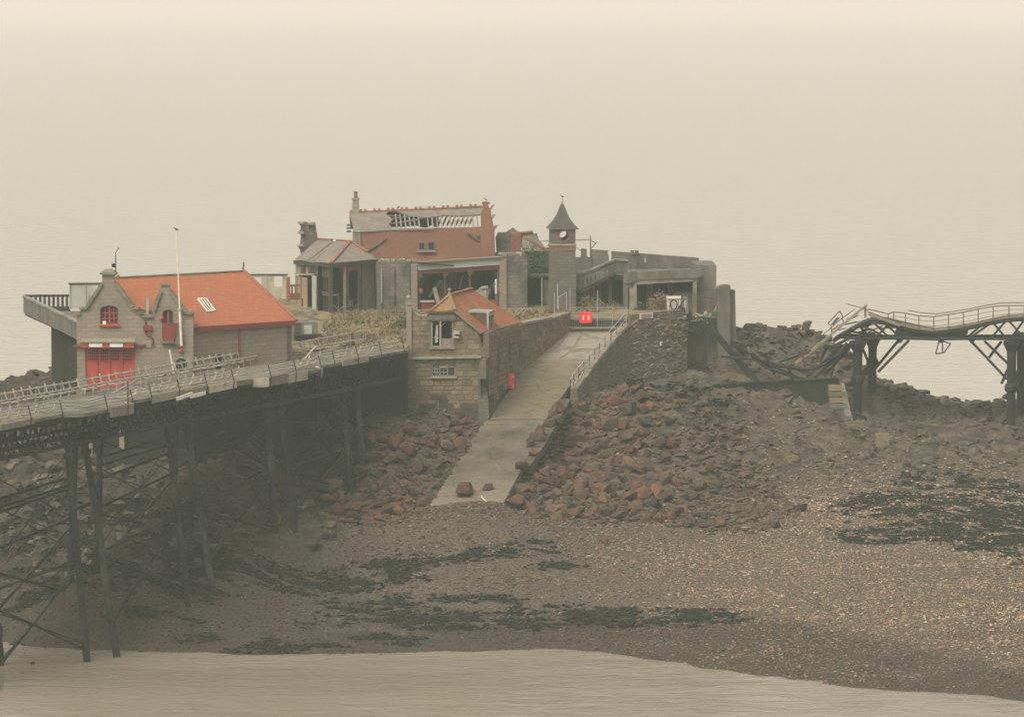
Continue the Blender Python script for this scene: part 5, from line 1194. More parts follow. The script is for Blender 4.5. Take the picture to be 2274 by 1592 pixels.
def ruined_gable():
    rnd = random.Random(32)
    fr = Fr((at(690, 540, 323.0).x, 323.0), (.95, .3))
    t = thing('ruined_gable', 'two jagged pale stone gable stumps with stepped scrolls behind slate roofs', 'ruin', fr.p(0, PZ))
    pts = [(662,600),(668,580),(672,562),(666,547),(671,541),(672,522),(666,517),(671,512),(672,503),(665,494),(683,493),(685,506),(688,514),(690,506),(686,497),(700,494),(703,515),(706,530),(709,548),(710,600)]
    build('masonry', MB().wall(fr, fr.px(pts)[::-1], [], .6), M['stone_ruin'], t)
    for x, y in ((668,495),(668,517),(667,545),(691,497)): build('scroll_stone', MB().box(fr.p(*fr.uz(x, y), .05), (.5, .5, .16)), M['sandstone'], t)
ruined_gable()

def corner_pavilion():
    rnd = random.Random(33)
    A = at(778, 537, 319.0); C_ = at(735, 585, 312.0); Rr = at(838, 575, 315.5); Lf = at(654, 577, 319.5); Bk = at(706, 532, 322.5); Md = at(743, 538, 321.0)
    t = thing('corner_pavilion', 'ruined timber corner pavilion with sagging slate hips and red ridge tiles', 'pavilion', Vector((C_.x, C_.y + 2, PZ)))
    build('slate_hip', MB().face([A, C_, Rr]).face([p - Vector((0, 0, .15)) for p in (Rr, C_, A)]), M['slate'], t)
    # left slope in two sheets with a torn gap between
    E = lambda f: Lf.lerp(C_, f); T = lambda f: Bk.lerp(A, f)
    build('slate_slope', MB().face([T(.0), E(0), E(.36), T(.48)]).face([p - Vector((0, 0, .15)) for p in (T(.48), E(.36), E(0), T(0))]), M['slate'], t)
    build('slate_slope', MB().face([T(.56), E(.56), C_, A]).face([p - Vector((0, 0, .15)) for p in (A, C_, E(.56), T(.56))]), M['slate'], t)
    build('torn_roof', MB().face([p - Vector((0, 0, .3)) for p in (T(.40), E(.30), E(.62), T(.6))]), M['wood_dk'], t)
    for k in range(5): f = .37 + .04 * k; build('bare_rafter', MB().beam(T(f + .1) - Vector((0, 0, .12)), E(f) - Vector((0, 0, .12)), .1, .1), M['wood'], t)
    for a, b in ((A, C_), (A, Rr.lerp(A, .35)), (Bk, Bk.lerp(A, .45)), (T(.6), A)):
        n = max(3, int((b - a).length / .45))
        for k in range(n): build('hip_tile', MB().beam(a.lerp(b, k / n) + Vector((0, 0, .06)), a.lerp(b, (k + .93) / n) + Vector((0, 0, .06)), .24, .13), M['ridge'], t)
    build('eave_board', MB().beam(Lf - Vector((0, 0, .2)), C_ - Vector((0, 0, .2)), .2, .28), M['wood_dk'], t); build('eave_board', MB().beam(C_ - Vector((0, 0, .2)), Rr - Vector((0, 0, .2)), .2, .28), M['wood_dk'], t)
    fL = Fr(Lf.to_2d(), (C_ - Lf).to_2d()); fR = Fr(C_.to_2d(), (Rr - C_).to_2d()); LL = (C_ - Lf).to_2d().length; LR = (Rr - C_).to_2d().length
    zc = C_.z - .3
    # frieze panels under the eaves
    for k in range(14): 
        u = LL * (k + .5) / 14; z1 = Lf.z + (C_.z - Lf.z) * (k + .5) / 14 - .3
        build('frieze_panel', MB().box(fL.p(u, z1 - .42, -.1), (LL / 14 * .82, .08, .8), math.atan2(fL.u.y, fL.u.x)), M[rnd.choice(('wood_dk', 'wood', 'rust', 'wood_dk'))], t)
    build('frieze_rail', MB().beam(fL.p(0, Lf.z - 1.15, -.02), fL.p(LL * .52, C_.z - 1.1, -.02), .12, .12), M['wood_lt'], t)
    # weathered planks then bare posts
    for k in range(9):
        u = .1 + .30 * k; build('plank', MB().box(fL.p(u, (PZ + Lf.z - 1.25) / 2 + (.35 if k % 4 == 1 else 0), -.1), (.26, .08, Lf.z - 1.25 - PZ - (.7 if k % 4 == 1 else 0)), math.atan2(fL.u.y, fL.u.x)), M[rnd.choice(('wood', 'brick_part', 'wood_tan', 'wood'))], t)
    u = fL.uz(697, 640)[0]; build('pale_panel', MB().box(fL.p(u, (PZ + C_.z - 1.2) / 2, -.05), (.85, .1, C_.z - 1.2 - PZ), math.atan2(fL.u.y, fL.u.x)), M['panel'], t)
    for x, m in ((706,'wood_dk'),(711,'wood_lt'),(716,'wood_dk'),(722,'wood_dk'),(728,'rust')):
        u = fL.uz(x, 640)[0]; build('post', MB().box(fL.p(u, (PZ + zc) / 2, -.15), (.15, .15, zc - PZ), math.atan2(fL.u.y, fL.u.x)), M[m], t)
    u = LL * .78; build('panel_rail', MB().beam(fL.p(u - 2.2, PZ + 1.45, -.1), fL.p(LL - .1, PZ + 1.4, -.1), .1, .3), M['rust'], t)
    build('corner_post', MB().box(Vector((C_.x, C_.y + .15, (PZ + zc) / 2)), (.26, .26, zc - PZ)), M['wood_dk'], t)
    for x, m in ((767,'wood_lt'),(771,'wood_dk'),(803,'wood_dk'),(832,'wood_dk')):
        u = fR.uz(x, 640)[0]; build('post', MB().box(fR.p(u, (PZ + zc) / 2, -.1), (.17, .17, zc - PZ + .3), math.atan2(fR.u.y, fR.u.x)), M[m], t)
    u0, u1 = fR.uz(771, 600)[0], fR.uz(803, 600)[0]
    build('arched_fret', MB().wall(fR, [(u0, zc + .1), (u0, zc - .95)] + [((u0 + u1) / 2 - (u1 - u0) * .42 * math.cos(a), zc - .95 + .6 * math.sin(a)) for a in np.linspace(0, math.pi, 9)] + [(u1, zc - .95), (u1, zc + .1)], [], .12, -.05), M['brick_part'], t)
    u2 = fR.uz(745, 600)[0]; build('arch_spandrel', MB().wall(fR, [(.1, zc), (u0, zc), (u0, zc - .9), (u0 - .35, zc - .45), (u0 - .9, zc - .15), (.1, zc - .15)], [], .1, -.12), M['wood_dk'], t)
    build('door_frame', MB().beam(fR.p(fR.uz(748, 652)[0], PZ + 1.35, -.6), fR.p(fR.uz(764, 650)[0], PZ + 1.35, -.6), .1, .1).beam(fR.p(fR.uz(764, 650)[0], PZ, -.6), fR.p(fR.uz(764, 650)[0], PZ + 1.4, -.6), .1, .1), M['wood_lt'], t)
    build('inner_pier', MB().box(fR.p(fR.uz(778, 640)[0], (PZ + zc - .5) / 2, -1.6), (.4, .3, zc - .5 - PZ)), M['panel'], t)
    build('inner_pier', MB().box(fR.p(fR.uz(796, 640)[0], (PZ + zc - .3) / 2, -1.4), (.45, .3, zc - .3 - PZ)), M['sandstone'], t)
    build('timber_wall', MB().wall(fR, [(fR.uz(805, 640)[0], PZ), (LR + .3, PZ), (LR + .3, zc), (fR.uz(805, 640)[0], zc)], [], .1, -.5), M['wood'], t)
    # near-black back wall added so that the inside is dim
    back = [Lf + Vector((.3, 3.0, 0)), Rr + Vector((-.3, 3.4, 0))]
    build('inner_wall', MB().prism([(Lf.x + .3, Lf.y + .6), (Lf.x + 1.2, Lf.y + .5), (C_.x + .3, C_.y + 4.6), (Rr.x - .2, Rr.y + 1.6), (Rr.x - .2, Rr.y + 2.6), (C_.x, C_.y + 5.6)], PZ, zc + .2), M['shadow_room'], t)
    build('inner_screen', MB().wall(fL, rect(LL * .30, PZ, LL - .5, C_.z - .5), [], .06, -1.0), M['shadow_room'], t); build('inner_screen', MB().wall(fR, rect(.5, PZ, LR - .2, zc), [], .06, -2.0), M['shadow_room'], t)  # dark screens added to deepen the shade behind the posts
    for k in range(16):
        x = rnd.uniform(748, 806); u = fR.uz(x, 690)[0]; p = fR.p(u, PZ + .1, -rnd.uniform(.1, 1.2)); q = p + Vector((rnd.uniform(-.9, .9), rnd.uniform(-.3, .3), rnd.uniform(.05, .9)))
        build('fallen_lath', MB().beam(p, q, .07, .05), M[rnd.choice(('wood_lt', 'wood', 'wood'))], t)
corner_pavilion()

def stone_front():
    rnd = random.Random(34)
    fr = Fr((at(838, 640, 314.6).x, 314.6), (.98, .17))
    yaw = math.atan2(fr.u.y, fr.u.x)
    t = thing('left_stone_bay', 'grey stone bay with broken crumbling top between pavilion and open hall', 'ruin', fr.p(1, PZ))
    u0, u1 = fr.uz(838, 640)[0], fr.uz(926, 640)[0]
    build('masonry', MB().wall(fr, [(u0, PZ - .2), (u1, PZ - .2)] + ragged(fr, [(838,584),(848,578),(870,581),(890,578),(910,583),(926,581)], rnd)[::-1], [], .7), M['stone_ruin'], t)
    for x in (842, 871, 905): q = prect(fr, x - 4, 592, x + 4, 692); build('pilaster', MB().box(fr.p((q[0] + q[2]) / 2, (q[1] + q[3]) / 2, .05), (q[2] - q[0], .2, q[3] - q[1]), yaw), M['stone_ruin'], t)
    q = prect(fr, 912, 586, 926, 692); build('jamb', MB().box(fr.p((q[0] + q[2]) / 2, (q[1] + q[3]) / 2, .04), (q[2] - q[0], .3, q[3] - q[1]), yaw), M['stone'], t)
    build('drain_pipe', MB().tube(fr.p(fr.uz(847, 600)[0], fr.uz(847, 597)[1], .12), fr.p(fr.uz(847, 600)[0], PZ + .6, .12), .05), M['panel'], t)
    def rubble_top(parent, xs, y, n):
        for k in range(n):
            x = rnd.uniform(*xs); p = fr.p(*fr.uz(x, y), -rnd.uniform(.1, .6)); s_ = rnd.uniform(.16, .40)
            inst('loose_stone', BLK['sandstone'], parent, p, (rnd.uniform(-.4, .4), rnd.uniform(-.4, .4), rnd.uniform(0, 3)), (s_ * 1.4, s_, s_ * .8))
    rubble_top(t, (842, 922), 579.5, 26)
    # right bay
    t2 = thing('right_stone_bay', 'grey stone bay with crumbling top right of the open hall', 'ruin', fr.p(8.5, PZ))
    v0, v1 = fr.uz(1109, 640)[0], fr.uz(1171, 640)[0]
    build('masonry', MB().wall(fr, [(v0, PZ - .2), (v1, PZ - .2)] + ragged(fr, [(1109,572),(1120,567),(1145,565),(1160,567),(1171,573)], rnd)[::-1], [], .7), M['stone_ruin'], t2)
    q = prect(fr, 1109, 576, 1124, 692); build('jamb', MB().box(fr.p((q[0] + q[2]) / 2, (q[1] + q[3]) / 2, .04), (q[2] - q[0], .3, q[3] - q[1]), yaw), M['stone'], t2)
    fs = Fr(fr.p(v1, 0, -.05).to_2d(), (-fr.n).to_2d()); build('return_wall', MB().wall(fs, [(0, PZ - .2), (4, PZ - .2), (4, 18.2), (0, 18.6)], [], .4), M['stone_ruin'], t2)
    rubble_top(t2, (1115, 1168), 565.5, 22)
    # the open hall between: fascia, brackets, columns, debris in the dark
    h = thing('open_hall', 'dark open-fronted hall with pale fascia, iron columns and heaped debris', 'ruin', fr.p(5.5, PZ))
    f2 = Fr(fr.p(0, 0, .12).to_2d(), fr.u.to_2d())
    build('fascia', MB().wall(f2, f2.px([(929,601),(1110,588),(1111,572),(927,584)]), [], .2), M['panel'], h)
    build('fascia_lip', MB().beam(f2.p(*f2.uz(926, 582), .1), f2.p(*f2.uz(1111, 570), .1), .3, .1), M['sandstone'], h)
    build('fallen_gutter', MB().beam(f2.p(*f2.uz(925, 583), .25), f2.p(*f2.uz(1007, 590), .25), .12, .12), M['wood_dk'], h)
    build('brick_frieze', MB().wall(fr, fr.px([(930,609),(985,607),(1110,598),(1110,586),(930,600)]), [], .25, -.1), M['brick_part'], h)
    us = [fr.uz(x, 640)[0] for x in (932, 990, 1045, 1107)]
    for k, u in enumerate(us):
        ztop = fr.uz((932, 990, 1045, 1107)[k], (604, 598, 593, 590)[k])[1]
        c = build('column', MB().tube(fr.p(u, PZ, -.3), fr.p(u, ztop, -.3), .09, .09, 8), M['rust'], h)
        if k < 3:
            build('capital', MB().lathe(fr.p(u, ztop - .75, -.3), [(.08, 0), (.1, .1), (.2, .32), (.22, .36)], 8), M['wood_tan'], c)
            build('bracket', MB().box(fr.p(u, ztop - .2, -.1), (.42, .3, .5), yaw), M['rust'], c)
        if k in (0, 3): build('pot', MB().lathe(fr.p(u + .1, PZ + 1.3, 0), [(.1, 0), (.17, .15), (.14, .35), (.1, .4)], 8), M['ridge'], c)
    # added roof slab and near-black walls that keep the hall dim
    zr = fr.uz(1000, 600)[1] + .05
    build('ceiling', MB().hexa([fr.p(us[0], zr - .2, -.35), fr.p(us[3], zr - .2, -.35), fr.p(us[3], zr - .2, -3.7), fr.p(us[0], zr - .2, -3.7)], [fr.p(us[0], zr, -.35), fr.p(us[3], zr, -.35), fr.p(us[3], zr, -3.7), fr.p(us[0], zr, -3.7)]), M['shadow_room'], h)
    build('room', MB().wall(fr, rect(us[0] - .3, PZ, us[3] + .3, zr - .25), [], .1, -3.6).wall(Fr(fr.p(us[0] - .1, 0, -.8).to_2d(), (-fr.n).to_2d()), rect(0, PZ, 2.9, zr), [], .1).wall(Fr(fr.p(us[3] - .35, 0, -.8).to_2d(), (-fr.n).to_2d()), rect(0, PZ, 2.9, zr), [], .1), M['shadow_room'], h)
    for a, b, c_, m, d in (((958,662),(985,625),.2,'wood',-1.2), ((968,640),(978,680),.3,'wood_lt',-.8), ((1062,645),(1072,670),.35,'wood_lt',-.5), ((1070,640),(1086,638),.2,'wood_lt',-.5), ((1070,640),(1072,668),.35,'wood_lt',-.6), ((1078,640),(1080,668),.3,'wood_lt',-.6),
                         ((1086,640),(1084,668),.2,'wood',-.6), ((1092,655),(1102,630),.3,'wood',-1.0), ((1010,640),(1016,600),.1,'wood',-2.5), ((1022,650),(1024,610),.12,'rust',-2.5), ((1030,645),(1038,615),.1,'wood',-2.2), ((955,620),(960,650),.1,'wood',-2.4), ((1000,650),(1000,615),.12,'rust',-2.6), ((940,640),(950,610),.5,'rust',-2.2)):
        build('fallen_board', MB().beam(fr.p(*fr.uz(*a), d), fr.p(*fr.uz(*b), d), c_, .06, fr.n), M[m], h)
    build('red_drape', MB().wall(fr, fr.px([(975,688),(997,688),(1000,640),(992,622),(984,640)]), [], .1, -1.6), M['rust'], h)
    q = prect(fr, 936, 670, 962, 690); pn = build('counter', MB().box(fr.p((q[0] + q[2]) / 2, (q[1] + q[3]) / 2, -.2), (q[2] - q[0], .3, q[3] - q[1]), yaw), M['red_dark'], h)
    build('counter_top', MB().box(fr.p((q[0] + q[2]) / 2, q[3] + .03, -.15), (q[2] - q[0] + .2, .5, .12), yaw), M['panel'], pn)
    q = prect(fr, 1090, 666, 1106, 688); build('counter', MB().box(fr.p((q[0] + q[2]) / 2, (q[1] + q[3]) / 2, -.2), (q[2] - q[0], .3, q[3] - q[1]), yaw), M['brick_part'], h)
    return fr
FRONT = stone_front()

def bush(name, label, cat, pts, rnd, n, size, mat, stem=None, stretch=1.0):
    """foliage as many small leaf faces spread through the volumes given as (centre, radius)"""
    c0 = pts[0][0]; t = thing(name, label, cat, Vector((c0.x, c0.y, min(p.z - r for p, r in pts))))
    mb = MB()
    for k in range(n):
        p, r = rnd.choice(pts); v = Vector((rnd.gauss(0, .45), rnd.gauss(0, .45), rnd.gauss(0, .42) * stretch)) * r; q = p + v
        a = Vector((rnd.uniform(-1, 1), rnd.uniform(-1, 1), rnd.uniform(-.6, 1))).normalized(); b = a.cross(Vector((rnd.uniform(-1, 1), rnd.uniform(-1, 1), rnd.uniform(-1, 1)))).normalized(); s_ = size * rnd.uniform(.6, 1.3)
        mb.face([q - a * s_, q + b * s_ * .5, q + a * s_, q - b * s_ * .5])
    build('foliage', mb, mat, t)
    st_ = MB()
    for p, r in pts: st_.tube(Vector((c0.x, c0.y, min(p.z - r for p, r in pts))), p, .05, .02, 5)
    build('stem', st_, M['wood_dk'], t)
    return t
def east_ruins():
    rnd = random.Random(35)
    fr = Fr((at(1100, 560, 321.0).x, 321.0), (.98, .17)); yaw = math.atan2(fr.u.y, fr.u.x)
    t = thing('collapsed_wing', 'collapsed slate-roofed wing with a brick stump and red ridge beside the hall', 'ruin', fr.p(2, PZ))
    build('wall', MB().wall(fr, [fr.uz(1098, 620), fr.uz(1226, 620)] + ragged(fr, [(1098,562),(1120,560),(1150,558),(1190,556),(1226,556)], rnd, 1.5)[::-1], [], .5), M['stone_ruin'], t)
    P = lambda x, y, d: fr.p(*fr.uz(x, y), d)
    build('fallen_slope', MB().face([P(1101,560,.3), P(1103,528,-.6), P(1112,518,-1.4), P(1128,518,-1.2), P(1146,508,-1.5), P(1153,514,-1), P(1136,540,-.2), P(1128,560,.4)]), M['slate_dark'], t)
    build('brick_stump', MB().hexa([P(1131,560,.5), P(1155,560,.5), P(1155,560,-.5), P(1131,560,-.5)], [P(1134,520,.5), P(1154,516,.5), P(1154,514,-.5), P(1134,518,-.5)]), M['brick_part'], t)
    build('slate_hip', MB().face([P(1157,558,.5), P(1154,517,0), P(1182,514,0), P(1214,556,.6)]), M['slate'], t)
    for a, b in (((1156,517),(1183,514)), ((1164,528),(1214,556))):
        for k in range(5): build('ridge_tile', MB().beam(P(*a, .1).lerp(P(*b, .65 if b[1] > 530 else .1), k / 5), P(*a, .1).lerp(P(*b, .65 if b[1] > 530 else .1), (k + .9) / 5), .2, .14), M['ridge'], t)
    for k in range(6): build('bare_rafter', MB().beam(P(1158 + 4 * k, 530 + 2 * k, .55), P(1160 + 5 * k, 558, .7), .09, .09), M['wood_lt'], t)
    build('stone_spike', MB().wall(fr, fr.px([(1188,548),(1189,520),(1194,519),(1202,548)])[::-1], [], .4, -.3), M['stone_ruin'], t)
    # dark shed with its post and lead roof
    s = thing('lean_to_shed', 'dark open lean-to shed between the stone bay and the clock tower', 'shed', FRONT.p(FRONT.uz(1200, 690)[0], PZ))
    f2 = Fr(FRONT.p(0, 0, -1.2).to_2d(), FRONT.u.to_2d()); q = prect(f2, 1171, 612, 1229, 690)
    build('back_wall', MB().wall(f2, rect(q[0], PZ, q[2], q[3]), [], .1, -2.2), M['shadow_room'], s)
    build('roof', MB().slab([f2.p(q[0], q[3], .2), f2.p(q[2], q[3] + .05, .2), f2.p(q[2], q[3] + .25, -2.6), f2.p(q[0], q[3] + .2, -2.6)], .14), M['slate_dark'], s)
    build('post', MB().tube(f2.p(f2.uz(1203, 650)[0], PZ, .1), f2.p(f2.uz(1203, 650)[0], q[3], .1), .06), M['panel'], s)
    q2 = prect(f2, 1206, 618, 1229, 690); build('side_panel', MB().wall(f2, rect(q2[0], PZ, q2[2], q2[3] - .1), [], .12, -.1), M['concrete'], s)
    build('side_panel', MB().wall(Fr(f2.p(q[0] + .05, 0, -.2).to_2d(), (-f2.n).to_2d()), rect(0, PZ, 2, q[3]), [], .1), M['shadow_room'], s)
    c = lambda x, y, d: (f2.p(*f2.uz(x, y), d))
    bush('ivy_bank', 'green ivy and weeds growing over the shed roof beside the tower', 'ivy', [(c(1180,600,-1.4), .9), (c(1200,598,-1.2), .8), (c(1218,600,-1.0), .7), (c(1182,575,-2), 1.0), (c(1205,580,-2), .9)], rnd, 1500, .10, M['ivy'])
    # grey wall behind, with a scaffold rail
    w = thing('rear_parapet', 'plain grey parapet wall behind the clock tower', 'wall', at(1200, 610, 325))
    f3 = Fr((at(1195, 580, 325).x, 325), (1, 0)); build('masonry', MB().wall(f3, [f3.uz(1192, 640), f3.uz(1232, 640), f3.uz(1232, 549), f3.uz(1196, 551), f3.uz(1192, 560)], [], .4), M['concrete'], w)
east_ruins()
# ================================================================== the clock tower
def clock_tower():
    fr = Fr((at(1228, 690, 313.5).x, 313.5), (.985, .17)); yaw = math.atan2(fr.u.y, fr.u.x)
    u1 = fr.uz(1278, 600)[0]; W_ = u1; zt = fr.uz(1255, 508)[1]; b0 = fr.uz(1255, 545)[1]; b1 = fr.uz(1255, 557)[1]; zc = fr.uz(1249, 524)[1]
    t = thing('clock_tower', 'slim stone clock tower with concave pointed roof and empty clock opening', 'tower', fr.p(W_ / 2, PZ))
    def ring(e0, z0, e1, z1, mb):
        return mb.hexa([fr.p(-e0, z0, e0), fr.p(W_ + e0, z0, e0), fr.p(W_ + e0, z0, -W_ - e0), fr.p(-e0, z0, -W_ - e0)], [fr.p(-e1, z1, e1), fr.p(W_ + e1, z1, e1), fr.p(W_ + e1, z1, -W_ - e1), fr.p(-e1, z1, -W_ - e1)])
    build('shaft', ring(.05, PZ - .3, 0, b1, MB()), M['stone_tower'], t)
    build('brick_band', ring(.03, b1, .03, b0, MB()), M['brick'], t)
    build('string_course', ring(.09, b0 - .02, .06, b0 + .1, MB()), M['sandstone'], t)
    # hollow belfry stage: four walls, clock opening pierced front and back
    R_ = .36; hole = [(W_ / 2 + R_ * math.cos(a), zc + R_ * math.sin(a)) for a in np.linspace(0, 2 * math.pi, 18)[:-1]]
    uh = .05
    st = MB().wall(fr, rect(0, b0 + .1, W_, zt), [hole], .25)
    hb = [(u + .12, z + .12) for u, z in hole]
    st.wall(fr, rect(0, b0 + .1, W_, zt), [hb], .25, -W_ + .25)
    build('belfry_wall', st, M['stone_tower'], t)
    for u in (0, W_ - .25): build('belfry_wall', MB().hexa([fr.p(u, b0 + .1, -.26), fr.p(u + .25, b0 + .1, -.26), fr.p(u + .25, b0 + .1, -W_ + .26), fr.p(u, b0 + .1, -W_ + .26)], [fr.p(u, zt, -.26), fr.p(u + .25, zt, -.26), fr.p(u + .25, zt, -W_ + .26), fr.p(u, zt, -W_ + .26)]), M['stone_tower'], t)
    rg = MB(); n = 18
    for k in range(n):
        a, b = 2 * math.pi * k / n, 2 * math.pi * (k + .9) / n; r0, r1 = R_ + .01, R_ + .14
        rg.hexa([fr.p(W_ / 2 + r * math.cos(q), zc + r * math.sin(q), d) for d in (.06,) for r, q in ((r0, a), (r1, a), (r1, b), (r0, b))], [fr.p(W_ / 2 + r * math.cos(q), zc + r * math.sin(q), -.05) for r, q in ((r0, a), (r1, a), (r1, b), (r0, b))])
    build('clock_ring', rg, M['brick_part'], t)
    # concave pyramid roof
    half = (fr.uz(1284, 508)[0] - fr.uz(1222, 508)[0]) / 2; prof = [(1.0, 0), (.72, .34), (.5, .72), (.34, 1.1), (.2, 1.55), (.1, 1.85), (.03, 2.0)]
    hgt = fr.uz(1249, 452)[1] - zt; mb = MB(); c = lambda s, h: [fr.p(W_ / 2 + sx_ * half * s, zt + h, -W_ / 2 + sy_ * half * s) for sx_, sy_ in ((-1, 1), (1, 1), (1, -1), (-1, -1))]
    for (s0, h0), (s1, h1) in zip(prof[:-1], prof[1:]):
        a, b = c(s0, h0 / 2 * hgt), c(s1, h1 / 2 * hgt)
        for i in range(4): j = (i + 1) % 4; mb.face([a[i], a[j], b[j], b[i]])
    mb.face(c(1.0, 0)[::-1])
    rf = build('roof', mb, M['slate_dark'], t)
    build('eave_board', ring(half - W_ / 2 - .02, zt - .06, half - W_ / 2 + .02, zt + .03, MB()), M['wood'], rf)
    tip = fr.p(W_ / 2, zt + hgt, -W_ / 2); build('finial', MB().lathe(tip - Vector((0, 0, .1)), [(.09, 0), (.05, .12), (.09, .2), (.03, .28), (.025, .5)], 8), M['lead'], rf)
    build('iron_pipe', MB().tube(fr.p(.35, PZ, .07), fr.p(.35, PZ + 2.2, .07), .04), M['panel'], t)
    return tip
TIP = clock_tower()

# ================================================================== concrete promenade on the right
def promenade():
    fr = Fr((at(1283, 640, 315.0).x, 315.0), (.99, .10)); yaw = math.atan2(fr.u.y, fr.u.x)
    t = thing('concrete_promenade', 'grey concrete promenade deck on columns with a stair balustrade climbing to it', 'terrace', fr.p(4, PZ))
    fb = Fr(fr.p(0, 0, -6.5).to_2d(), (.99, .02))
    rnd = random.Random(41)
    def wallp(name, f, pts, th=.35, mat='concrete', d=0, holes=()): return build(name, MB().wall(f, f.px(pts)[::-1], [rect(*prect(f, *h)) for h in holes], th, d), M[mat], t)
    # rear parapet in three broken lengths
    wallp('rear_parapet', fb, [(1270,602),(1270,571),(1290,571),(1290,552),(1303,553),(1303,571),(1318,572),(1318,602)])
    wallp('rear_parapet', fb, [(1313,604),(1313,554),(1352,557),(1349,562),(1352,568),(1353,604)])
    pr = wallp('rear_parapet', fb, [(1358,612),(1358,558),(1552,573),(1552,612)], holes=((1431.5,574,1434,583),))
    for k in range(12): q = fb.uz(1366 + 16 * k, 590 + k * 1.2); build('parapet_rib', MB().box(fb.p(q[0], q[1], .06), (.12, .16, .75), 0), M['concrete'], pr)
    for x in (1404, 1414): q = fb.uz(x, 561); build('parapet_stone', MB().box(fb.p(q[0], q[1], -.1), (.3, .4, .35)), M['concrete'], pr)
    build('rear_wall', MB().wall(fb, [fb.uz(1270, 690), fb.uz(1552, 690), fb.uz(1552, 606), fb.uz(1270, 600)], [], .3, -.1), M['concrete'], t)
    # upper deck, front parapet and beam
    dA, dB = fr.uz(1388, 612), fr.uz(1556, 606)
    build('deck_slab', MB().hexa([fr.p(dA[0], dA[1] - .35, .4), fr.p(dB[0], dB[1] - .35, .4), fr.p(dB[0], dB[1] - .35, -6.3), fr.p(fr.uz(1300, 600)[0], dA[1] - .35, -6.3)], [fr.p(dA[0], dA[1], .4), fr.p(dB[0], dB[1], .4), fr.p(dB[0], dB[1], -6.3), fr.p(fr.uz(1300, 600)[0], dA[1], -6.3)]), M['concrete'], t)
    wallp('front_parapet', fr, [(1384,628),(1384,604),(1412,601),(1412,603),(1556,596),(1558,607),(1548,616),(1412,620),(1402,628)], .3, 'concrete', .6)
    build('edge_beam', MB().beam(fr.p(*fr.uz(1408, 626), .3), fr.p(*fr.uz(1548, 618), .3), .4, .38), M['concrete_lt'], t)
    for x, y0, y1, w in ((1404,625,704,16), (1388,608,704,10), (1541,618,690,9)):
        a, b = fr.uz(x - w / 2, y1), fr.uz(x + w / 2, y0); build('column', MB().box(fr.p((a[0] + b[0]) / 2, (a[1] + b[1]) / 2 - .2, .25), (b[0] - a[0], .5, b[1] - a[1] + .4), yaw), M['concrete_lt'] if x != 1388 else M['concrete'], t)
    for x in (1322, 1336, 1360):
        a = fr.uz(x, 640); build('column', MB().box(fr.p(a[0], PZ + 1.5, -1.5), (.28, .28, 3.0), yaw), M['concrete'], t)
    build('corbel', MB().hexa([fr.p(*fr.uz(1395, 640), .5), fr.p(*fr.uz(1404, 640), .5), fr.p(*fr.uz(1404, 640), 0), fr.p(*fr.uz(1395, 640), 0)], [fr.p(*fr.uz(1384, 612), .5), fr.p(*fr.uz(1412, 612), .5), fr.p(*fr.uz(1412, 612), 0), fr.p(*fr.uz(1384, 612), 0)]), M['concrete'], t)
    # stair with slotted balustrade
    sl = []
    for k in range(9):
        x = 1292 + 9.2 * k; yt = 615 - (x - 1292) * .40; sl.append(fr.px([(x, yt + 24), (x + 3, yt + 23), (x + 3, yt + 5), (x, yt + 6)])[::-1])
    st = build('stair_balustrade', MB().wall(fr, fr.px([(1282,644),(1282,612),(1364,578),(1392,579),(1392,604),(1362,603)])[::-1], sl, .25, .25), M['concrete'], t)
    build('balustrade_coping', MB().beam(fr.p(*fr.uz(1281, 611), .15), fr.p(*fr.uz(1364, 577), .15), .45, .14).beam(fr.p(*fr.uz(1364, 577), .15), fr.p(*fr.uz(1393, 578), .15), .45, .14), M['concrete_lt'], st)
    build('stair_flight', MB().slab([fr.p(*fr.uz(1284, 646), 0), fr.p(*fr.uz(1366, 606), 0), fr.p(*fr.uz(1366, 606), -1.8), fr.p(*fr.uz(1284, 646), -1.8)], .25), M['concrete'], t)
    # space beneath: its shade is in the wall's near-black colour
    build('undercroft_wall', MB().wall(Fr(fr.p(0, 0, -4.2).to_2d(), fr.u.to_2d()), [fr.uz(1284, 700), fr.uz(1548, 700), fr.uz(1548, 625), fr.uz(1380, 625), fr.uz(1284, 650)], [], .1), M['shadow_room'], t)
    for x, y, w, m in ((1420,660,24,'wood_dk'), (1452,640,14,'stone_ruin'), (1500,640,16,'stone_ruin'), (1300,690,30,'rust')):
        q = fr.uz(x, y); build('inner_pier', MB().box(fr.p(q[0], (PZ + q[1]) / 2 + .4, -2.6), (w / 28, .4, q[1] - PZ + .8), yaw), M[m], t)
    build('hanging_lamp', MB().box(fr.p(*fr.uz(1447, 625), -1.0), (.1, .1, .5)), M['panel'], t)
    # end block
    fe = Fr(fr.p(0, 0, -.6).to_2d(), fr.u.to_2d()); a, b = fe.uz(1550, 760), fe.uz(1591, 590)
    build('end_block', MB().hexa([fe.p(a[0], 12, 0), fe.p(b[0], 12, 0), fe.p(b[0] + .3, 12, -4.5), fe.p(a[0], 12, -4.5)], [fe.p(a[0], b[1], 0), fe.p(b[0], b[1], 0), fe.p(b[0] + .3, b[1] + .1, -4.5), fe.p(a[0], b[1] + .1, -4.5)]), M['concrete'], t)
    return fr
PROM = promenade()

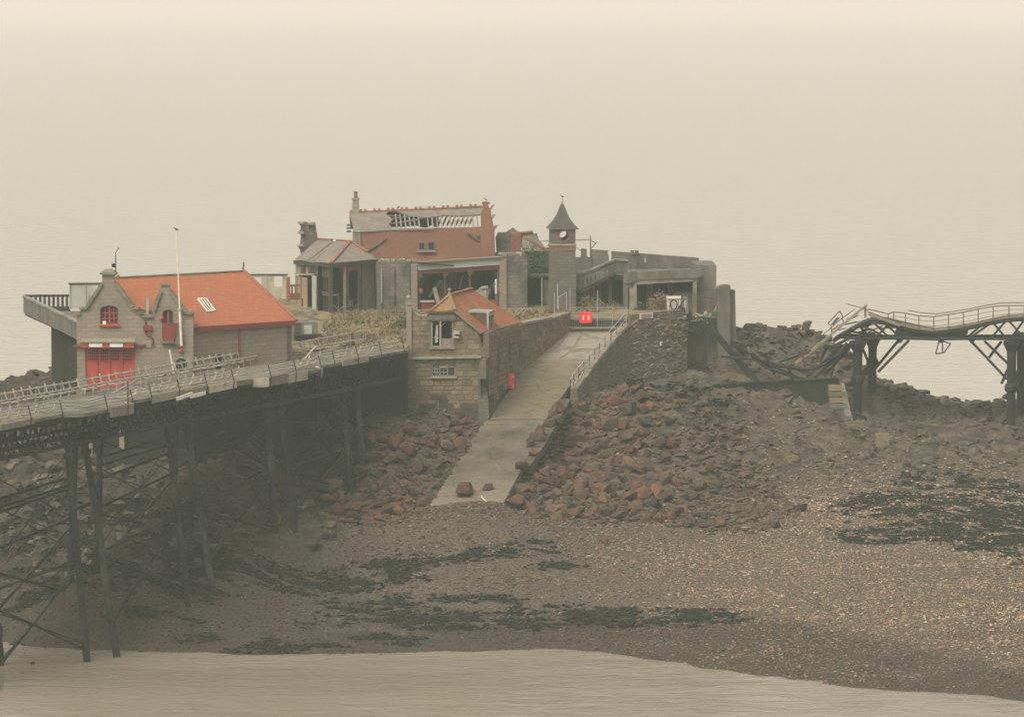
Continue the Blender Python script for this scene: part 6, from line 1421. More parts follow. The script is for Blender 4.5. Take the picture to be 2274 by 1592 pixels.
def scaffold():
    f = Fr((at(1200, 540, 322).x, 322), (1, 0)); P = lambda x, y: f.p(*f.uz(x, y))
    t = thing('bent_scaffold_frame', 'thin bent scaffold frame sticking up behind the clock tower', 'scaffold', P(1312, 572))
    build('pole', MB().tube(P(1312, 585), P(1311, 523), .06, .05, 6), M['rust'], t); build('ledger', MB().tube(P(1200, 536), P(1312, 532), .035, .035, 6), M['rust'], t)
    build('stay', MB().path([P(1312, 533), P(1323, 541), P(1313, 552)], .03, 5), M['rust'], t); build('stay', MB().tube(P(1323, 541), P(1326, 537), .03, n=5), M['rust'], t)
    build('stay', MB().tube(P(1280, 549), P(1310, 574), .025, n=5), M['rust'], t); build('stay', MB().tube(P(1214, 547), P(1228, 537), .03, n=5), M['rust'], t)
scaffold()

def hull(seed, mat):
    r = random.Random(seed); bm = bmesh.new()
    for _ in range(15):
        v = Vector((r.gauss(0, 1), r.gauss(0, 1), r.gauss(0, 1))).normalized(); k = r.uniform(.8, 1.0)
        p = Vector((max(-.7, min(.7, v.x)), max(-.66, min(.66, v.y)), max(-.6, min(.6, v.z)))) * k; bm.verts.new((p.x * .75, p.y * .62, p.z * .55))
    bmesh.ops.convex_hull(bm, input=bm.verts)
    bmesh.ops.delete(bm, geom=[v for v in bm.verts if not v.link_faces], context='VERTS')
    bmesh.ops.bevel(bm, geom=list(bm.edges), offset=.05, segments=1, affect='EDGES', clamp_overlap=True)
    me = bpy.data.meshes.new('boulder'); bm.to_mesh(me); bm.free(); me.materials.append(mat); return me
RUB = [hull(700 + i, M[('block', 'sandstone', 'block')[i % 3]]) for i in range(8)]
def retaining_wall():
    rnd = random.Random(43)
    A, B = Vector((8.95, 306.4, 0)), Vector((13.65, 311.2, 0)); fr = Fr(A.to_2d(), (B - A).to_2d()); yaw = math.atan2(fr.u.y, fr.u.x); L = (B - A).length
    t = thing('sea_wall', 'rough grey rubble sea wall below the concrete promenade carrying a white notice', 'wall', fr.p(3, 10))
    tops = fr.px([(1392,712),(1402,700),(1430,697),(1470,692),(1517,688),(1519,694)]); ue = fr.uz(1527, 740)[0]
    tops[0] = (max(0, tops[0][0]), tops[0][1])
    poly = [(tops[0][0], 8.0), (ue, 8.0), (ue, fr.uz(1527, 735)[1])] + tops[::-1]
    w = build('masonry', MB().wall(fr, poly, [], .8), M['rubble'], t)
    for k in range(240):
        u = rnd.uniform(tops[0][0] + .2, ue - .2); z = rnd.uniform(9.5, 15.0); s_ = rnd.uniform(.16, .38)
        if z > np.interp(u, [q[0] for q in tops], [q[1] for q in tops]) - .25: continue
        inst('rubble_stone', rnd.choice(RUB), w, fr.p(u, z, .02), (0, rnd.uniform(-.6, .6), yaw), (s_ * 1.5, .22 * rnd.uniform(.6, 1.3), s_ * 1.2))
    f = fr.uz(1434, 702); sg = thing('warning_notice', 'white rectangular notice with rows of red lettering on the sea wall', 'sign', fr.p(f[0], f[1] - .25, .1))
    bd = build('board', MB().wall(fr, fr.px([(1419,708.5),(1448,707),(1447.5,694),(1419,696)])[::-1], [], .04, .1), M['white_clean'], sg)
    for k in range(5):
        y = 698 + 2.1 * k; build('lettering_line', MB().beam(fr.p(*fr.uz(1422, y + .6), .107), fr.p(*fr.uz(1445, y - .5), .107), .012, .035), M['red_dark'], bd)
    g = fr.uz(1466, 763); sb = thing('small_wall_plate', 'small pale blue and white plate low on the rubble sea wall', 'sign', fr.p(g[0], g[1] - .15, .12))
    build('plate', MB().box(fr.p(g[0], g[1], .12), (.28, .06, .28), yaw), M['white_clean'], sb); build('mark', MB().box(fr.p(g[0] + .05, g[1], .155), (.12, .02, .16), yaw), M['blue'], sb)
    # recessed bay beyond, with grassy ledge, steel frame and a leaning girder
    C_ = Vector((13.7, 314.6, 0)); f2 = Fr(C_.to_2d(), (1, .1)); 
    t2 = thing('recessed_bay', 'recessed concrete bay with a weedy ledge between sea wall and end pillar', 'wall', f2.p(1, 10))
    a, b = f2.uz(1505, 720), f2.uz(1600, 720)
    build('back_wall', MB().wall(f2, [(a[0], 8), (b[0], 8), (b[0], a[1] - .1), (a[0], a[1] - .1)], [], .4), M['concrete'], t2)
    build('ledge', MB().slab([f2.p(a[0], a[1], .9), f2.p(b[0], a[1] + .2, .9), f2.p(b[0], a[1] + .2, -1.6), f2.p(a[0], a[1], -1.6)], .35), M['green_wall'], t2)
    q0 = f2.uz(1600, 660); build('upper_wall', MB().wall(f2, rect(a[0], a[1], b[0], f2.uz(1560, 652)[1]), [], .3, -1.7), M['concrete'], t2)
    build('tie_rod', MB().tube(f2.p(*f2.uz(1552, 657), -.2), f2.p(*f2.uz(1600, 666), -.2), .04, n=6), M['rust'], t2)
    build('tie_rod', MB().tube(f2.p(*f2.uz(1551, 690), -.2), f2.p(*f2.uz(1551, 655), -.2), .04, n=6), M['rust'], t2)
    for x0, y0, x1, y1 in ((1541,694,1567,702), (1548,699,1600,705), (1585,690,1594,668), (1530,712,1560,708)): build('loose_timber', MB().beam(f2.p(*f2.uz(x0, y0), .6), f2.p(*f2.uz(x1, y1), .5), .1, .1), M['wood_lt'], t2)
    for x, y in ((1565, 699), (1543, 707), (1575, 704)): build('pale_stone', MB().lathe(f2.p(*f2.uz(x, y), .5), [(.14, 0), (.18, .1), (.12, .25), (.05, .32)], 7), M['sandstone'], t2)
    c = lambda x, y: f2.p(*f2.uz(x, y), .5)
    bush('ledge_weeds', 'low green weeds along the ledge beside the end pillar', 'weeds', [(c(1545,708), .35), (c(1560,709), .4), (c(1580,706), .5), (c(1592,705), .45), (c(1525,716), .35)], rnd, 500, .09, M['ivy'])
    # door jambs and rusty clutter at the wall's end
    for x, y0, y1, m in ((1520,688,706,'wood_lt'), (1524,680,712,'wood_dk'), (1530,684,712,'wood_dk'), (1536,668,704,'lead')):
        build('jamb', MB().box(fr.p(fr.uz(x, 700)[0], (fr.uz(x, y0)[1] + fr.uz(x, y1)[1]) / 2, -.6), (.18, .2, fr.uz(x, y0)[1] - fr.uz(x, y1)[1]), yaw), M[m], t2)
    # end pillars
    p = thing('end_pillar', 'weathered concrete pillar at the outer corner of the island', 'pillar', at(1615, 740, 313))
    f4 = Fr((at(1594, 700, 313.5).x, 313.5), (.99, .1))
    build('shaft', MB().wall(f4, f4.px([(1594,880),(1594,642),(1600,636),(1612,633),(1622,634),(1623,880)])[::-1], [], 1.2), M['concrete'], p)
    build('outer_shaft', MB().wall(f4, f4.px([(1622,860),(1622,646),(1634,645),(1638,860)])[::-1], [], 1.4, -.3), M['concrete'], p)
    return fr, f2
SEAW, BAY = retaining_wall()

def prom_details():
    rnd = random.Random(44); fr = Fr(PROM.p(0, 0, 1.6).to_2d(), PROM.u.to_2d()); yaw = math.atan2(fr.u.y, fr.u.x)
    # old panel with an arched ornament
    t = thing('painted_panel', 'weathered white panel with a dark arched ornament under the promenade', 'panel', fr.p(*fr.uz(1500, 690)))
    a = prect(fr, 1479, 657, 1512, 690)
    pn = build('board', MB().box(fr.p((a[0] + a[2]) / 2, (a[1] + a[3]) / 2), (a[2] - a[0], .08, a[3] - a[1]), yaw), M['white'], t)
    c0 = fr.uz(1496, 676); r_ = .3
    o = [(c0[0] + r_ * math.cos(q), c0[1] + .42 * math.sin(q) * (1 if math.sin(q) > 0 else 1.1)) for q in np.linspace(0, 2 * math.pi, 17)[:-1]]
    i = [(c0[0] + (u - c0[0]) * .72, c0[1] + (z - c0[1]) * .76) for u, z in o]
    build('arch_ornament', MB().wall(fr, o, [i], .04, .08), M['wood_dk'], pn)
    build('inner_plaque', MB().wall(fr, i, [], .02, .06), M['panel'], pn)
    for x in (1479.5, 1487, 1506, 1511.5): q = fr.uz(x, 674); build('batten', MB().box(fr.p(q[0], (a[1] + a[3]) / 2 - .1, .06), (.06, .05, a[3] - a[1] - .25), yaw), M['wood'], pn)
    build('rail', MB().box(fr.p((a[0] + a[2]) / 2, a[3] - .25, .07), (a[2] - a[0], .05, .06), yaw), M['wood'], pn)
    build('side_board', MB().box(fr.p(*fr.uz(1521, 674), .1), (.3, .08, 1.1), yaw), M['sandstone'], t)
    build('strut', MB().beam(fr.p(*fr.uz(1503, 688), .2), fr.p(*fr.uz(1521, 662), .2), .1, .1), M['wood_dk'], t)
    c = lambda x, y, d=-.3: fr.p(*fr.uz(x, y), d)
    bush('dead_shrub', 'brown dead shrub against the promenade columns', 'shrub', [(c(1455,672), .6), (c(1468,665), .7), (c(1475,680), .5), (c(1448,685), .5)], rnd, 900, .09, M['dead_veg'])
    bush('bramble', 'brown bramble heap behind the gate beside the stair', 'shrub', [(c(1300,690,-1), .8), (c(1330,684,-1), .8), (c(1365,690,-1), .7), (c(1345,695,-1), .7), (c(1310,672,-1.4), .6)], rnd, 1300, .09, M['dead_veg'])
    bush('low_shrub', 'dark green shrub at the foot of the concrete column', 'shrub', [(c(1424,680), .45), (c(1415,690), .4), (c(1432,690), .35)], rnd, 400, .09, M['ivy'])
    bush('terrace_bush', 'single green leafy bush in the dry grass beside the hut', 'shrub', [(on(888,722,15.4), .5), (on(895,718,15.6), .45), (on(880,727,15.3), .4)], rnd, 400, .12, M['ivy'])
    # gate and fence across the top of the slipway
    b = slip(1266, 737); g = Fr((b.x - .6, b.y + .25), (1, .01)); zb = 14.5
    t = thing('mesh_gate', 'thin wire mesh gate and fence closing the top of the slipway', 'gate', g.p(2, zb))
    u0, u1 = g.uz(1266, 720)[0], g.uz(1392, 720)[0]; zt = g.uz(1330, 683)[1]
    for x, y in ((1231,650),(1266,640),(1327,645),(1360,683),(1391,683)): q = g.uz(x, y); build('post', MB().tube(g.p(q[0], zb), g.p(q[0], q[1]), .035, n=6), M['rail'], t)
    for k in range(3): build('rail', MB().tube(g.p(u0, zb + .15 + (zt - zb - .15) * k / 2), g.p(u1, zb + .15 + (zt - zb - .15) * k / 2), .022, n=5), M['rail'], t)
    ms = MB(); u = u0
    while u < u1: ms.tube(g.p(u, zb + .1), g.p(u, zt), .007, n=3); u += .16
    for k in range(9): z = zb + .1 + (zt - zb - .1) * k / 8; ms.tube(g.p(u0, z), g.p(u1, z), .007, n=3)
    build('wire_mesh', ms, M['rail'], t, kind='stuff')
    build('sleeper_step', MB().beam(g.p(u0, zb - .12, .25), g.p(u1, zb - .12, .25), .35, .3), M['wood_dk'], t); build('sleeper_step', MB().beam(g.p(u0, zb + .1, .05), g.p(u1 - .4, zb + .1, .05), .3, .14), M['wood'], t)
    build('gate_frame', MB().path([g.p(*g.uz(1240, 690)), g.p(*g.uz(1240, 660)), g.p(*g.uz(1258, 649)), g.p(*g.uz(1258, 690))], .03, 5), M['rail'], t)
    # big red lifebuoy cabinet
    q = g.uz(1301, 705); c_ = g.p(q[0], q[1], .3)
    l = thing('lifebuoy_cabinet', 'square bright red lifebuoy cabinet with two white arcs on the gate', 'lifebuoy', c_ - Vector((0, 0, .45)))
    w, h = .48, .42; o = []
    for k in range(20):
        an = 2 * math.pi * k / 20; o.append((q[0] + w * max(-1, min(1, 1.3 * math.cos(an))), q[1] + h * max(-1, min(1, 1.3 * math.sin(an)))))
    sh = build('shell', MB().wall(g, o, [], .24, .3), M['red_bright'], l)
    rim = [(q[0] + (u - q[0]) * .93, q[1] + (z - q[1]) * .92) for u, z in o]
    build('lid', MB().wall(g, rim, [], .05, .33), M['red_bright'], sh)
    for s_ in (-1, 1):
        arc = []
        for k in range(7): an = R(-38 + 76 * k / 6); arc.append((q[0] + s_ * (.05 + .20 * math.cos(an)), q[1] + .30 * math.sin(an)))
        for k in range(6, -1, -1): an = R(-38 + 76 * k / 6); arc.append((q[0] + s_ * (-.02 + .19 * math.cos(an)), q[1] + .28 * math.sin(an)))
        build('white_arc', MB().wall(g, arc, [], .02, .345), M['white_clean'], sh)
    # small utility cabin by the pier head
    p = on(683, 758, 15.0); f = Fr((p.x, p.y), (1, .05)); c = thing('utility_cabin', 'small grey concrete cabin with a pale panel at the corner of the lifeboat house', 'hut', p)
    a0 = prect(f, 657, 716, 706, 757)
    build('body', MB().hexa([f.p(a0[0] - .3, a0[1] - .3, 0), f.p(a0[2], a0[1] - .3, 0), f.p(a0[2], a0[1] - .3, -1.6), f.p(a0[0] - .3, a0[1] - .3, -1.6)], [f.p(a0[0] - .3, a0[3], 0), f.p(a0[2], a0[3], 0), f.p(a0[2], a0[3] + .1, -1.6), f.p(a0[0] - .3, a0[3] + .1, -1.6)]), M['concrete'], c)
    k_ = prect(f, 675, 722, 693, 743); build('panel', MB().box(f.p((k_[0] + k_[2]) / 2, (k_[1] + k_[3]) / 2, .03), (k_[2] - k_[0], .06, k_[3] - k_[1])), M['panel'], c)
    k_ = prect(f, 654, 717, 668, 742); build('doorway', MB().box(f.p((k_[0] + k_[2]) / 2, (k_[1] + k_[3]) / 2, .03), (k_[2] - k_[0], .06, k_[3] - k_[1])), M['wood_dk'], c)
    k_ = prect(f, 652, 743, 714, 746); build('ledge', MB().box(f.p((k_[0] + k_[2]) / 2, k_[3], .2), (k_[2] - k_[0], .5, .12)), M['wood_dk'], c)
    k_ = prect(f, 654, 746, 705, 775); build('lower_face', MB().box(f.p((k_[0] + k_[2]) / 2, (k_[1] + k_[3]) / 2 - .05, .05), (k_[2] - k_[0], .1, k_[3] - k_[1])), M['wood_dk'], c)
    for x in (702.5, 715.5):
        q = prect(f, x - 3, 744, x + 3, 766); build('red_post', MB().box(f.p((q[0] + q[2]) / 2, (q[1] + q[3]) / 2, .35), (q[2] - q[0], .2, q[3] - q[1])), M['red_dark'], None, label='short red post touching the ledge of the grey cabin at the pier head' if x < 710 else 'short red post standing clear of the grey cabin at the pier head', cat='post', group='red posts at the pier head')
    q = at(781, 750, 286); build('red_post', MB().box(q, (.3, .2, .85)), M['red_dark'], None, label='lone red post in the grass inside the pier rail', cat='post')
    for x0, x1, y, l in ((682,703,697,'longer'), (676,690,693,'shorter')): a_ = on(x0, y, 15.6); b_ = on(x1, y, 15.6); build('slab', MB().beam(a_, b_, .9, .15), M['concrete_lt'], None, label='the ' + l + ' of two pale slabs lying before the corner pavilion', cat='slab', group='slabs in the grass')
prom_details()
# ================================================================== the broken jetty on the right
YJ, YK = 308.7, 313.5
def jetty():
    f = Fr((0, YJ), (1, 0)); b = Fr((0, YK), (1, 0)); P = lambda x, y, d=0: f.p(*f.uz(x, y), d); Q = lambda x, y: b.p(*b.uz(x, y))
    t = thing('broken_jetty', 'dark iron jetty with a buckled sagging deck on tall columns over the rocks', 'jetty', P(1905, 942))
    rnd = random.Random(51)
    # columns with flared heads
    def column(F, x, yb, ytop, w):
        c = F.uz(x, ytop); g = F.uz(x, yb); p = F.p(c[0], g[1] - .6); h = c[1] - p.z; r = w
        col = build('column', MB().lathe(p, [(r * 1.25, 0), (r * 1.2, .7), (r, 1.2), (r * .92, h * .55), (r, h - 1.2), (r * 1.05, h - .8), (r * 1.8, h - .25), (r * 1.8, h)], 12), M['iron'], t)
        m = p + Vector((0, 0, h * .52)); build('collar', MB().lathe(m, [(r * 1.05, 0), (r * 1.45, .2), (r * 1.45, .5), (r * 1.05, .75)], 12), M['iron'], col)
        return p + Vector((0, 0, h)), m + Vector((0, 0, .3))
    c1, m1 = column(f, 1905, 942, 757, .36); c2, m2 = column(b, 1938, 872, 748, .33); c3, m3 = column(f, 2247, 978, 757, .36); c4, m4 = column(b, 2268, 930, 748, .33)
    build('column_tie', MB().beam(m1, m2, .25, .4), M['iron'], t); build('column_tie', MB().beam(m3, m4, .25, .4), M['iron'], t)
    build('cap_beam', MB().beam(c1 + Vector((0, -.3, .1)), c2 + Vector((0, .3, .1)), .5, .5), M['iron'], t); build('cap_beam', MB().beam(c3 + Vector((0, -.3, .1)), c4 + Vector((0, .3, .1)), .5, .5), M['iron'], t)
    # chords
    XR = 2420
    build('bottom_chord', MB().path([P(x, y) for x, y in ((1862,748),(1905,752),(2000,751),(2080,753),(2160,752),(XR,753))], .12, 6), M['iron'], t)
    build('bottom_chord', MB().path([Q(x, y) for x, y in ((1880,744),(1938,746),(2080,747),(2180,746),(XR,746))], .12, 6), M['iron'], t)
    dk = [(1850,752),(1880,735),(1905,720),(1935,709),(1965,713),(2000,722),(2030,730),(2070,735),(2110,731),(2150,724),(2190,715),(2230,707),(2274,704),(XR,702)]
    db = [(x + 8, y - 8) for x, y in dk]
    for i in range(len(dk) - 1):
        a, b_, c_, d_ = P(*dk[i]), P(*dk[i + 1]), Q(*db[i + 1]), Q(*db[i])
        build('deck_panel', MB().slab([a, b_, c_, d_], .1), M['wood_dk'], t)
        if i >= 5:
            build('kerb_board', MB().beam(P(dk[i][0], dk[i][1] - 3, .1), P(dk[i + 1][0] - 1, dk[i + 1][1] - 3, .1), .1, .22), M['wood'], t)
    build('top_chord', MB().path([P(x, y + 6) for x, y in dk], .12, 6), M['iron'], t)
    build('top_chord', MB().path([Q(x, y + 8) for x, y in db], .12, 6), M['iron'], t)
    web = f.px([(1985,746),(1992,727),(2030,736),(2075,741),(2115,737),(2150,731),(2150,741),(2125,752),(2000,751)])
    build('web_plate', MB().wall(f, web[::-1], [], .08, -.1), M['iron'], t)
    # web members at the two heads
    for x0, y0, x1, y1 in ((1865,748,1905,725), (1905,752,1935,715), (1935,750,1905,722), (1940,716,1975,750), (1975,718,1945,750), (1965,718,2000,750), (2155,750,2200,718), (2200,752,2235,712), (2235,752,2205,716), (2240,712,2274,750), (2274,712,2246,750), (2180,722,2150,748), (2274,708,2320,750), (1885,735,1950,748)):
        build('web_brace', MB().beam(P(x0, y0, -.1), P(x1, y1, -.1), .1, .16), M['iron'], t)
    for k in range(7):
        x = rnd.uniform(1868, 1965); y = rnd.uniform(718, 745); build('buckled_plate', MB().beam(P(x, y, rnd.uniform(-2, 0)), P(x + rnd.uniform(15, 40), y + rnd.uniform(-12, 12), rnd.uniform(-3, 0)), .25, .08), M['iron'], t)
    # knee braces
    for F, x0, y0, x1, y1 in ((f,1950,826,2019,755), (b,1944,818,1996,755), (f,2156,757,2236,842), (f,2186,757,2243,812), (b,2224,758,2196,794), (f,2243,808,2224,852), (f,1905,752,1830,835), (f,1892,760,1800,848), (f,1856,776,1900,800), (b,1910,760,1935,820)):
        build('knee_brace', MB().beam(F.p(*F.uz(x0, y0)), F.p(*F.uz(x1, y1)), .16, .2), M['iron'], t)
    for x in (1998, 2090, 2158): build('gusset', MB().wall(f, f.px([(x - 8, 753), (x + 10, 753), (x + 3, 762), (x - 3, 762)])[::-1], [], .1, -.05), M['iron'], t)
    hg = [(2085,757),(2078,786),(2096,783),(2111,763),(2093,758),(2093,783)]
    build('hanging_frame', MB().path([P(*q) for q in hg], .05, 5), M['iron'], t)
    # railing
    top = [(1927,686),(1946,690),(1972,697),(1984,692),(2010,695),(2040,701),(2073,703),(2106,698),(2139,693),(2172,686),(2205,680),(2240,678),(2274,678),(2330,676)]
    bot = lambda x: float(np.interp(x, [q[0] for q in dk], [q[1] for q in dk]))
    build('top_rail', MB().path([P(*q, .15) for q in top], .04, 5), M['rust'], t)
    for f_ in (.33, .66): build('wire_rail', MB().path([P(x, y + (bot(x) - y) * f_, .15) for x, y in top[3:]], .018, 4), M['rust'], t)
    for x, y in top[2:]: build('rail_post', MB().tube(P(x, bot(x) + 2, .15), P(x, y, .15), .045, .04, 6), M['rust'], t)
    topb = [(x + 8, y - 6) for x, y in top[4:]]
    build('far_rail', MB().path([Q(*q) for q in topb], .035, 5), M['rust'], t)
    # wrecked left end: long leaning timber, post, bent rail
    build('leaning_timber', MB().beam(P(1796, 782, .4), P(1924, 676, .4), .16, .34, (0, -1, 0)), M['wood'], t)
    build('end_post', MB().beam(P(1921, 705, .3), P(1921, 678, .3), .16, .16), M['wood_tan'], t)
    build('bent_rail', MB().path([P(*q, .3) for q in ((1846,740),(1845,722),(1838,717),(1864,690),(1870,700),(1872,716))], .04, 5), M['iron'], t)
    for pts in (((1822,748),(1862,712),(1898,686)), ((1878,674),(1905,681),(1927,688)), ((1862,722),(1905,700)), ((1846,735),(1862,720)), ((1925,690),(1990,716)), ((1930,700),(1975,712))): build('loose_rod', MB().path([P(*q, .2) for q in pts], .03, 4), M['rust'], t)
    build('splintered_board', MB().beam(P(1928, 696, .2), P(1998, 722, .2), .1, .2), M['wood'], t)
    for k in range(10):
        x, y = rnd.uniform(1850, 1930), rnd.uniform(706, 745); build('splintered_board', MB().beam(P(x, y, rnd.uniform(-2, .2)), P(x + rnd.uniform(10, 32), y - rnd.uniform(2, 14), rnd.uniform(-2, .2)), .22, .06), M[rnd.choice(('wood_dk', 'wood', 'wood_dk'))], t)
    # fallen middle span lying across the gap
    w = thing('fallen_span', 'twisted dark girders of the fallen jetty span slumped between island and columns', 'wreckage', P(1760, 850))
    for pts, r in ((((1640,768),(1690,800),(1740,812),(1790,820),(1830,808),(1862,785),(1880,760)), .14), (((1600,790),(1680,798),(1740,822),(1775,838)), .10), (((1650,775),(1700,815),(1760,835),(1810,845)), .10), (((1730,802),(1765,790),(1800,778)), .09), (((1840,850),(1850,815),(1850,790)), .08)):
        build('bent_girder', MB().path([P(*q, .5) for q in pts], r, 6), M['iron'], w)
    for x0, y0, x1, y1, m in ((1806,840,1890,762,'iron'), (1790,836,1860,775,'iron'), (1776,776,1790,812,'rust'), (1764,806,1800,780,'wood_tan'), (1812,778,1816,796,'rust'), (1700,790,1720,830,'iron'), (1750,815,1760,840,'iron'), (1820,800,1835,770,'iron'), (1660,770,1670,800,'wood'), (1830,765,1860,790,'iron'), (1845,770,1885,750,'iron'), (1640,765,1655,778,'iron')):
        build('broken_member', MB().beam(P(x0, y0, .6), P(x1, y1, .4), .16, .2), M[m], w)
    for k in range(8):
        x = rnd.uniform(1835, 1885); y = 755 + (1885 - x) * .9 + rnd.uniform(-8, 8); build('torn_plate', MB().beam(P(x, y, rnd.uniform(-.5, .8)), P(x + rnd.uniform(8, 20), y - rnd.uniform(4, 20), rnd.uniform(-.5, .5)), .5, .08), M['iron'], w)
    # stub of the jetty left on the island: bracket frame and leaning girder
    s = thing('jetty_stub', 'black steel post and long leaning girder left against the sea wall', 'girder', P(1566, 800))
    S_ = lambda x, y, d=0.: SEAW.p(*SEAW.uz(x, y), d)
    g = Fr((0, 310.6), (1, 0)); G = lambda x, y: g.p(*g.uz(x, y))
    build('post', MB().beam(G(1565, 808), G(1565, 722), .4, .4), M['iron'], s); build('bracket_beam', MB().beam(G(1527, 730), G(1582, 724), .35, .4), M['iron'], s)
    build('knee', MB().beam(G(1545, 730), G(1562, 748), .25, .3), M['iron'], s)
    build('leaning_girder', MB().beam(G(1574, 724), P(1683, 850, .6), .3, .42), M['iron'], s)
    build('thin_pole', MB().tube(G(1571, 808), G(1571, 715), .05, .05, 6), M['wood'], s)
    build('dark_stub', MB().beam(P(1622, 762, .2), P(1650, 770, .2), .5, .5), M['iron'], s)
    build('stub_tail', MB().beam(P(1645, 768, .2), P(1710, 815, .2), .2, .25), M['iron'], s)
    # low algae-covered wall on the foreshore
    lw = thing('low_foreshore_wall', 'long low dark green foreshore wall below the fallen jetty span', 'wall', P(1650, 880))
    A = [at(1345, 872, 304.5), at(1450, 868, 305.5), at(1560, 858, 306.2), at(1700, 850, 307), at(1862, 842, 307.5)]
    mb = MB()
    for p, q in zip(A[:-1], A[1:]): mb.hexa([Vector((p.x, p.y - .25, 6)), Vector((q.x, q.y - .25, 6)), Vector((q.x, q.y + .6, 6)), Vector((p.x, p.y + .6, 6))], [Vector((p.x, p.y, p.z)), Vector((q.x, q.y, q.z)), Vector((q.x, q.y + .6, q.z)), Vector((p.x, p.y + .6, p.z))])
    build('wall_body', mb, M['green_wall'], lw)
    for p, q in zip(A[:-1], A[1:]):
        n = 5
        for k in range(n): build('coping_slab', MB().beam(p.lerp(q, k / n) + Vector((0, .25, .05)), p.lerp(q, (k + .96) / n) + Vector((0, .25, .05 + rnd.uniform(-.04, .04))), .75, .1), M['green_wall'], lw)
    # buttress of stone blocks with a sloping concrete edge
    bt = thing('stone_buttress', 'yellowish block buttress with a sloping concrete edge beside the jetty column', 'buttress', at(1865, 945, 306))
    h = Fr((0, 306.0), (1, 0))
    for k, (x0, x1, y0, y1) in enumerate(((1841,1876,857,868), (1840,1878,869,880), (1843,1880,881,894), (1841,1882,895,908), (1844,1885,909,922), (1846,1890,923,946))):
        q = prect(h, x0, y0, x1, y1); build('block', MB().box(h.p((q[0] + q[2]) / 2, (q[1] + q[3]) / 2, -.5 + .06 * (k % 2)), (q[2] - q[0], 1.2, q[3] - q[1] - .02)), M['block'] if k in (0, 2) else M['stone_tower'], bt)
    build('sloping_edge', MB().hexa([h.p(*h.uz(1880, 960), .15), h.p(*h.uz(1900, 960), .15), h.p(*h.uz(1900, 960), -1.1), h.p(*h.uz(1880, 960), -1.1)], [h.p(*h.uz(1868, 854), .15), h.p(*h.uz(1875, 853), .15), h.p(*h.uz(1875, 853), -1.1), h.p(*h.uz(1868, 854), -1.1)]), M['concrete_lt'], bt)
    o = thing('squared_block', 'single squared stone block half sunk in the foreshore below the jetty', 'stone', at(1958, 985, 300))
    q = at(1958, 975, 300); build('face', MB().box(q - Vector((0, 0, .3)), (1.0, .8, 1.4), .1), M['block'], o)
jetty()
# ================================================================== boulders
HULLS = {k: [hull(100 * j + i, M[k]) for i in range(9)] for j, k in enumerate(('boulder_r', 'boulder_b', 'boulder_d'))}
def wpoly(pts): return [tuple(on(x, y, z).to_2d()) for x, y, z in pts]
HEAP_R = wpoly([(1118,1140,5.2),(1142,1085,6.2),(1180,1010,7.6),(1222,950,8.9),(1262,900,10.0),(1300,900,9.8),(1400,940,8.6),(1520,968,7.6),(1650,1010,6.6),(1720,1070,5.4),(1770,1112,4.7),(1700,1150,4.2),(1550,1160,4.2),(1400,1162,4.3),(1250,1156,4.7)])
HEAP_L = wpoly([(1072,944,9.0),(1030,1000,8.0),(990,1066,6.7),(942,1138,5.1),(870,1165,4.5),(760,1180,4.2),(710,1180,4.2),(730,1120,5.4),(800,1060,6.6),(860,1010,7.8),(950,975,8.8)])
def darts(poly, n, dens, rnd):
    xs = [p[0] for p in poly]; ys = [p[1] for p in poly]; out = []
    for _ in range(n):
        x, y = rnd.uniform(min(xs), max(xs)), rnd.uniform(min(ys), max(ys))
        if in_poly(poly, x, y): 
            s = dens(x, y)
            if all((x - a) ** 2 + (y - b) ** 2 > (.36 * (s + c)) ** 2 for a, b, c in out): out.append((x, y, s))
    return out
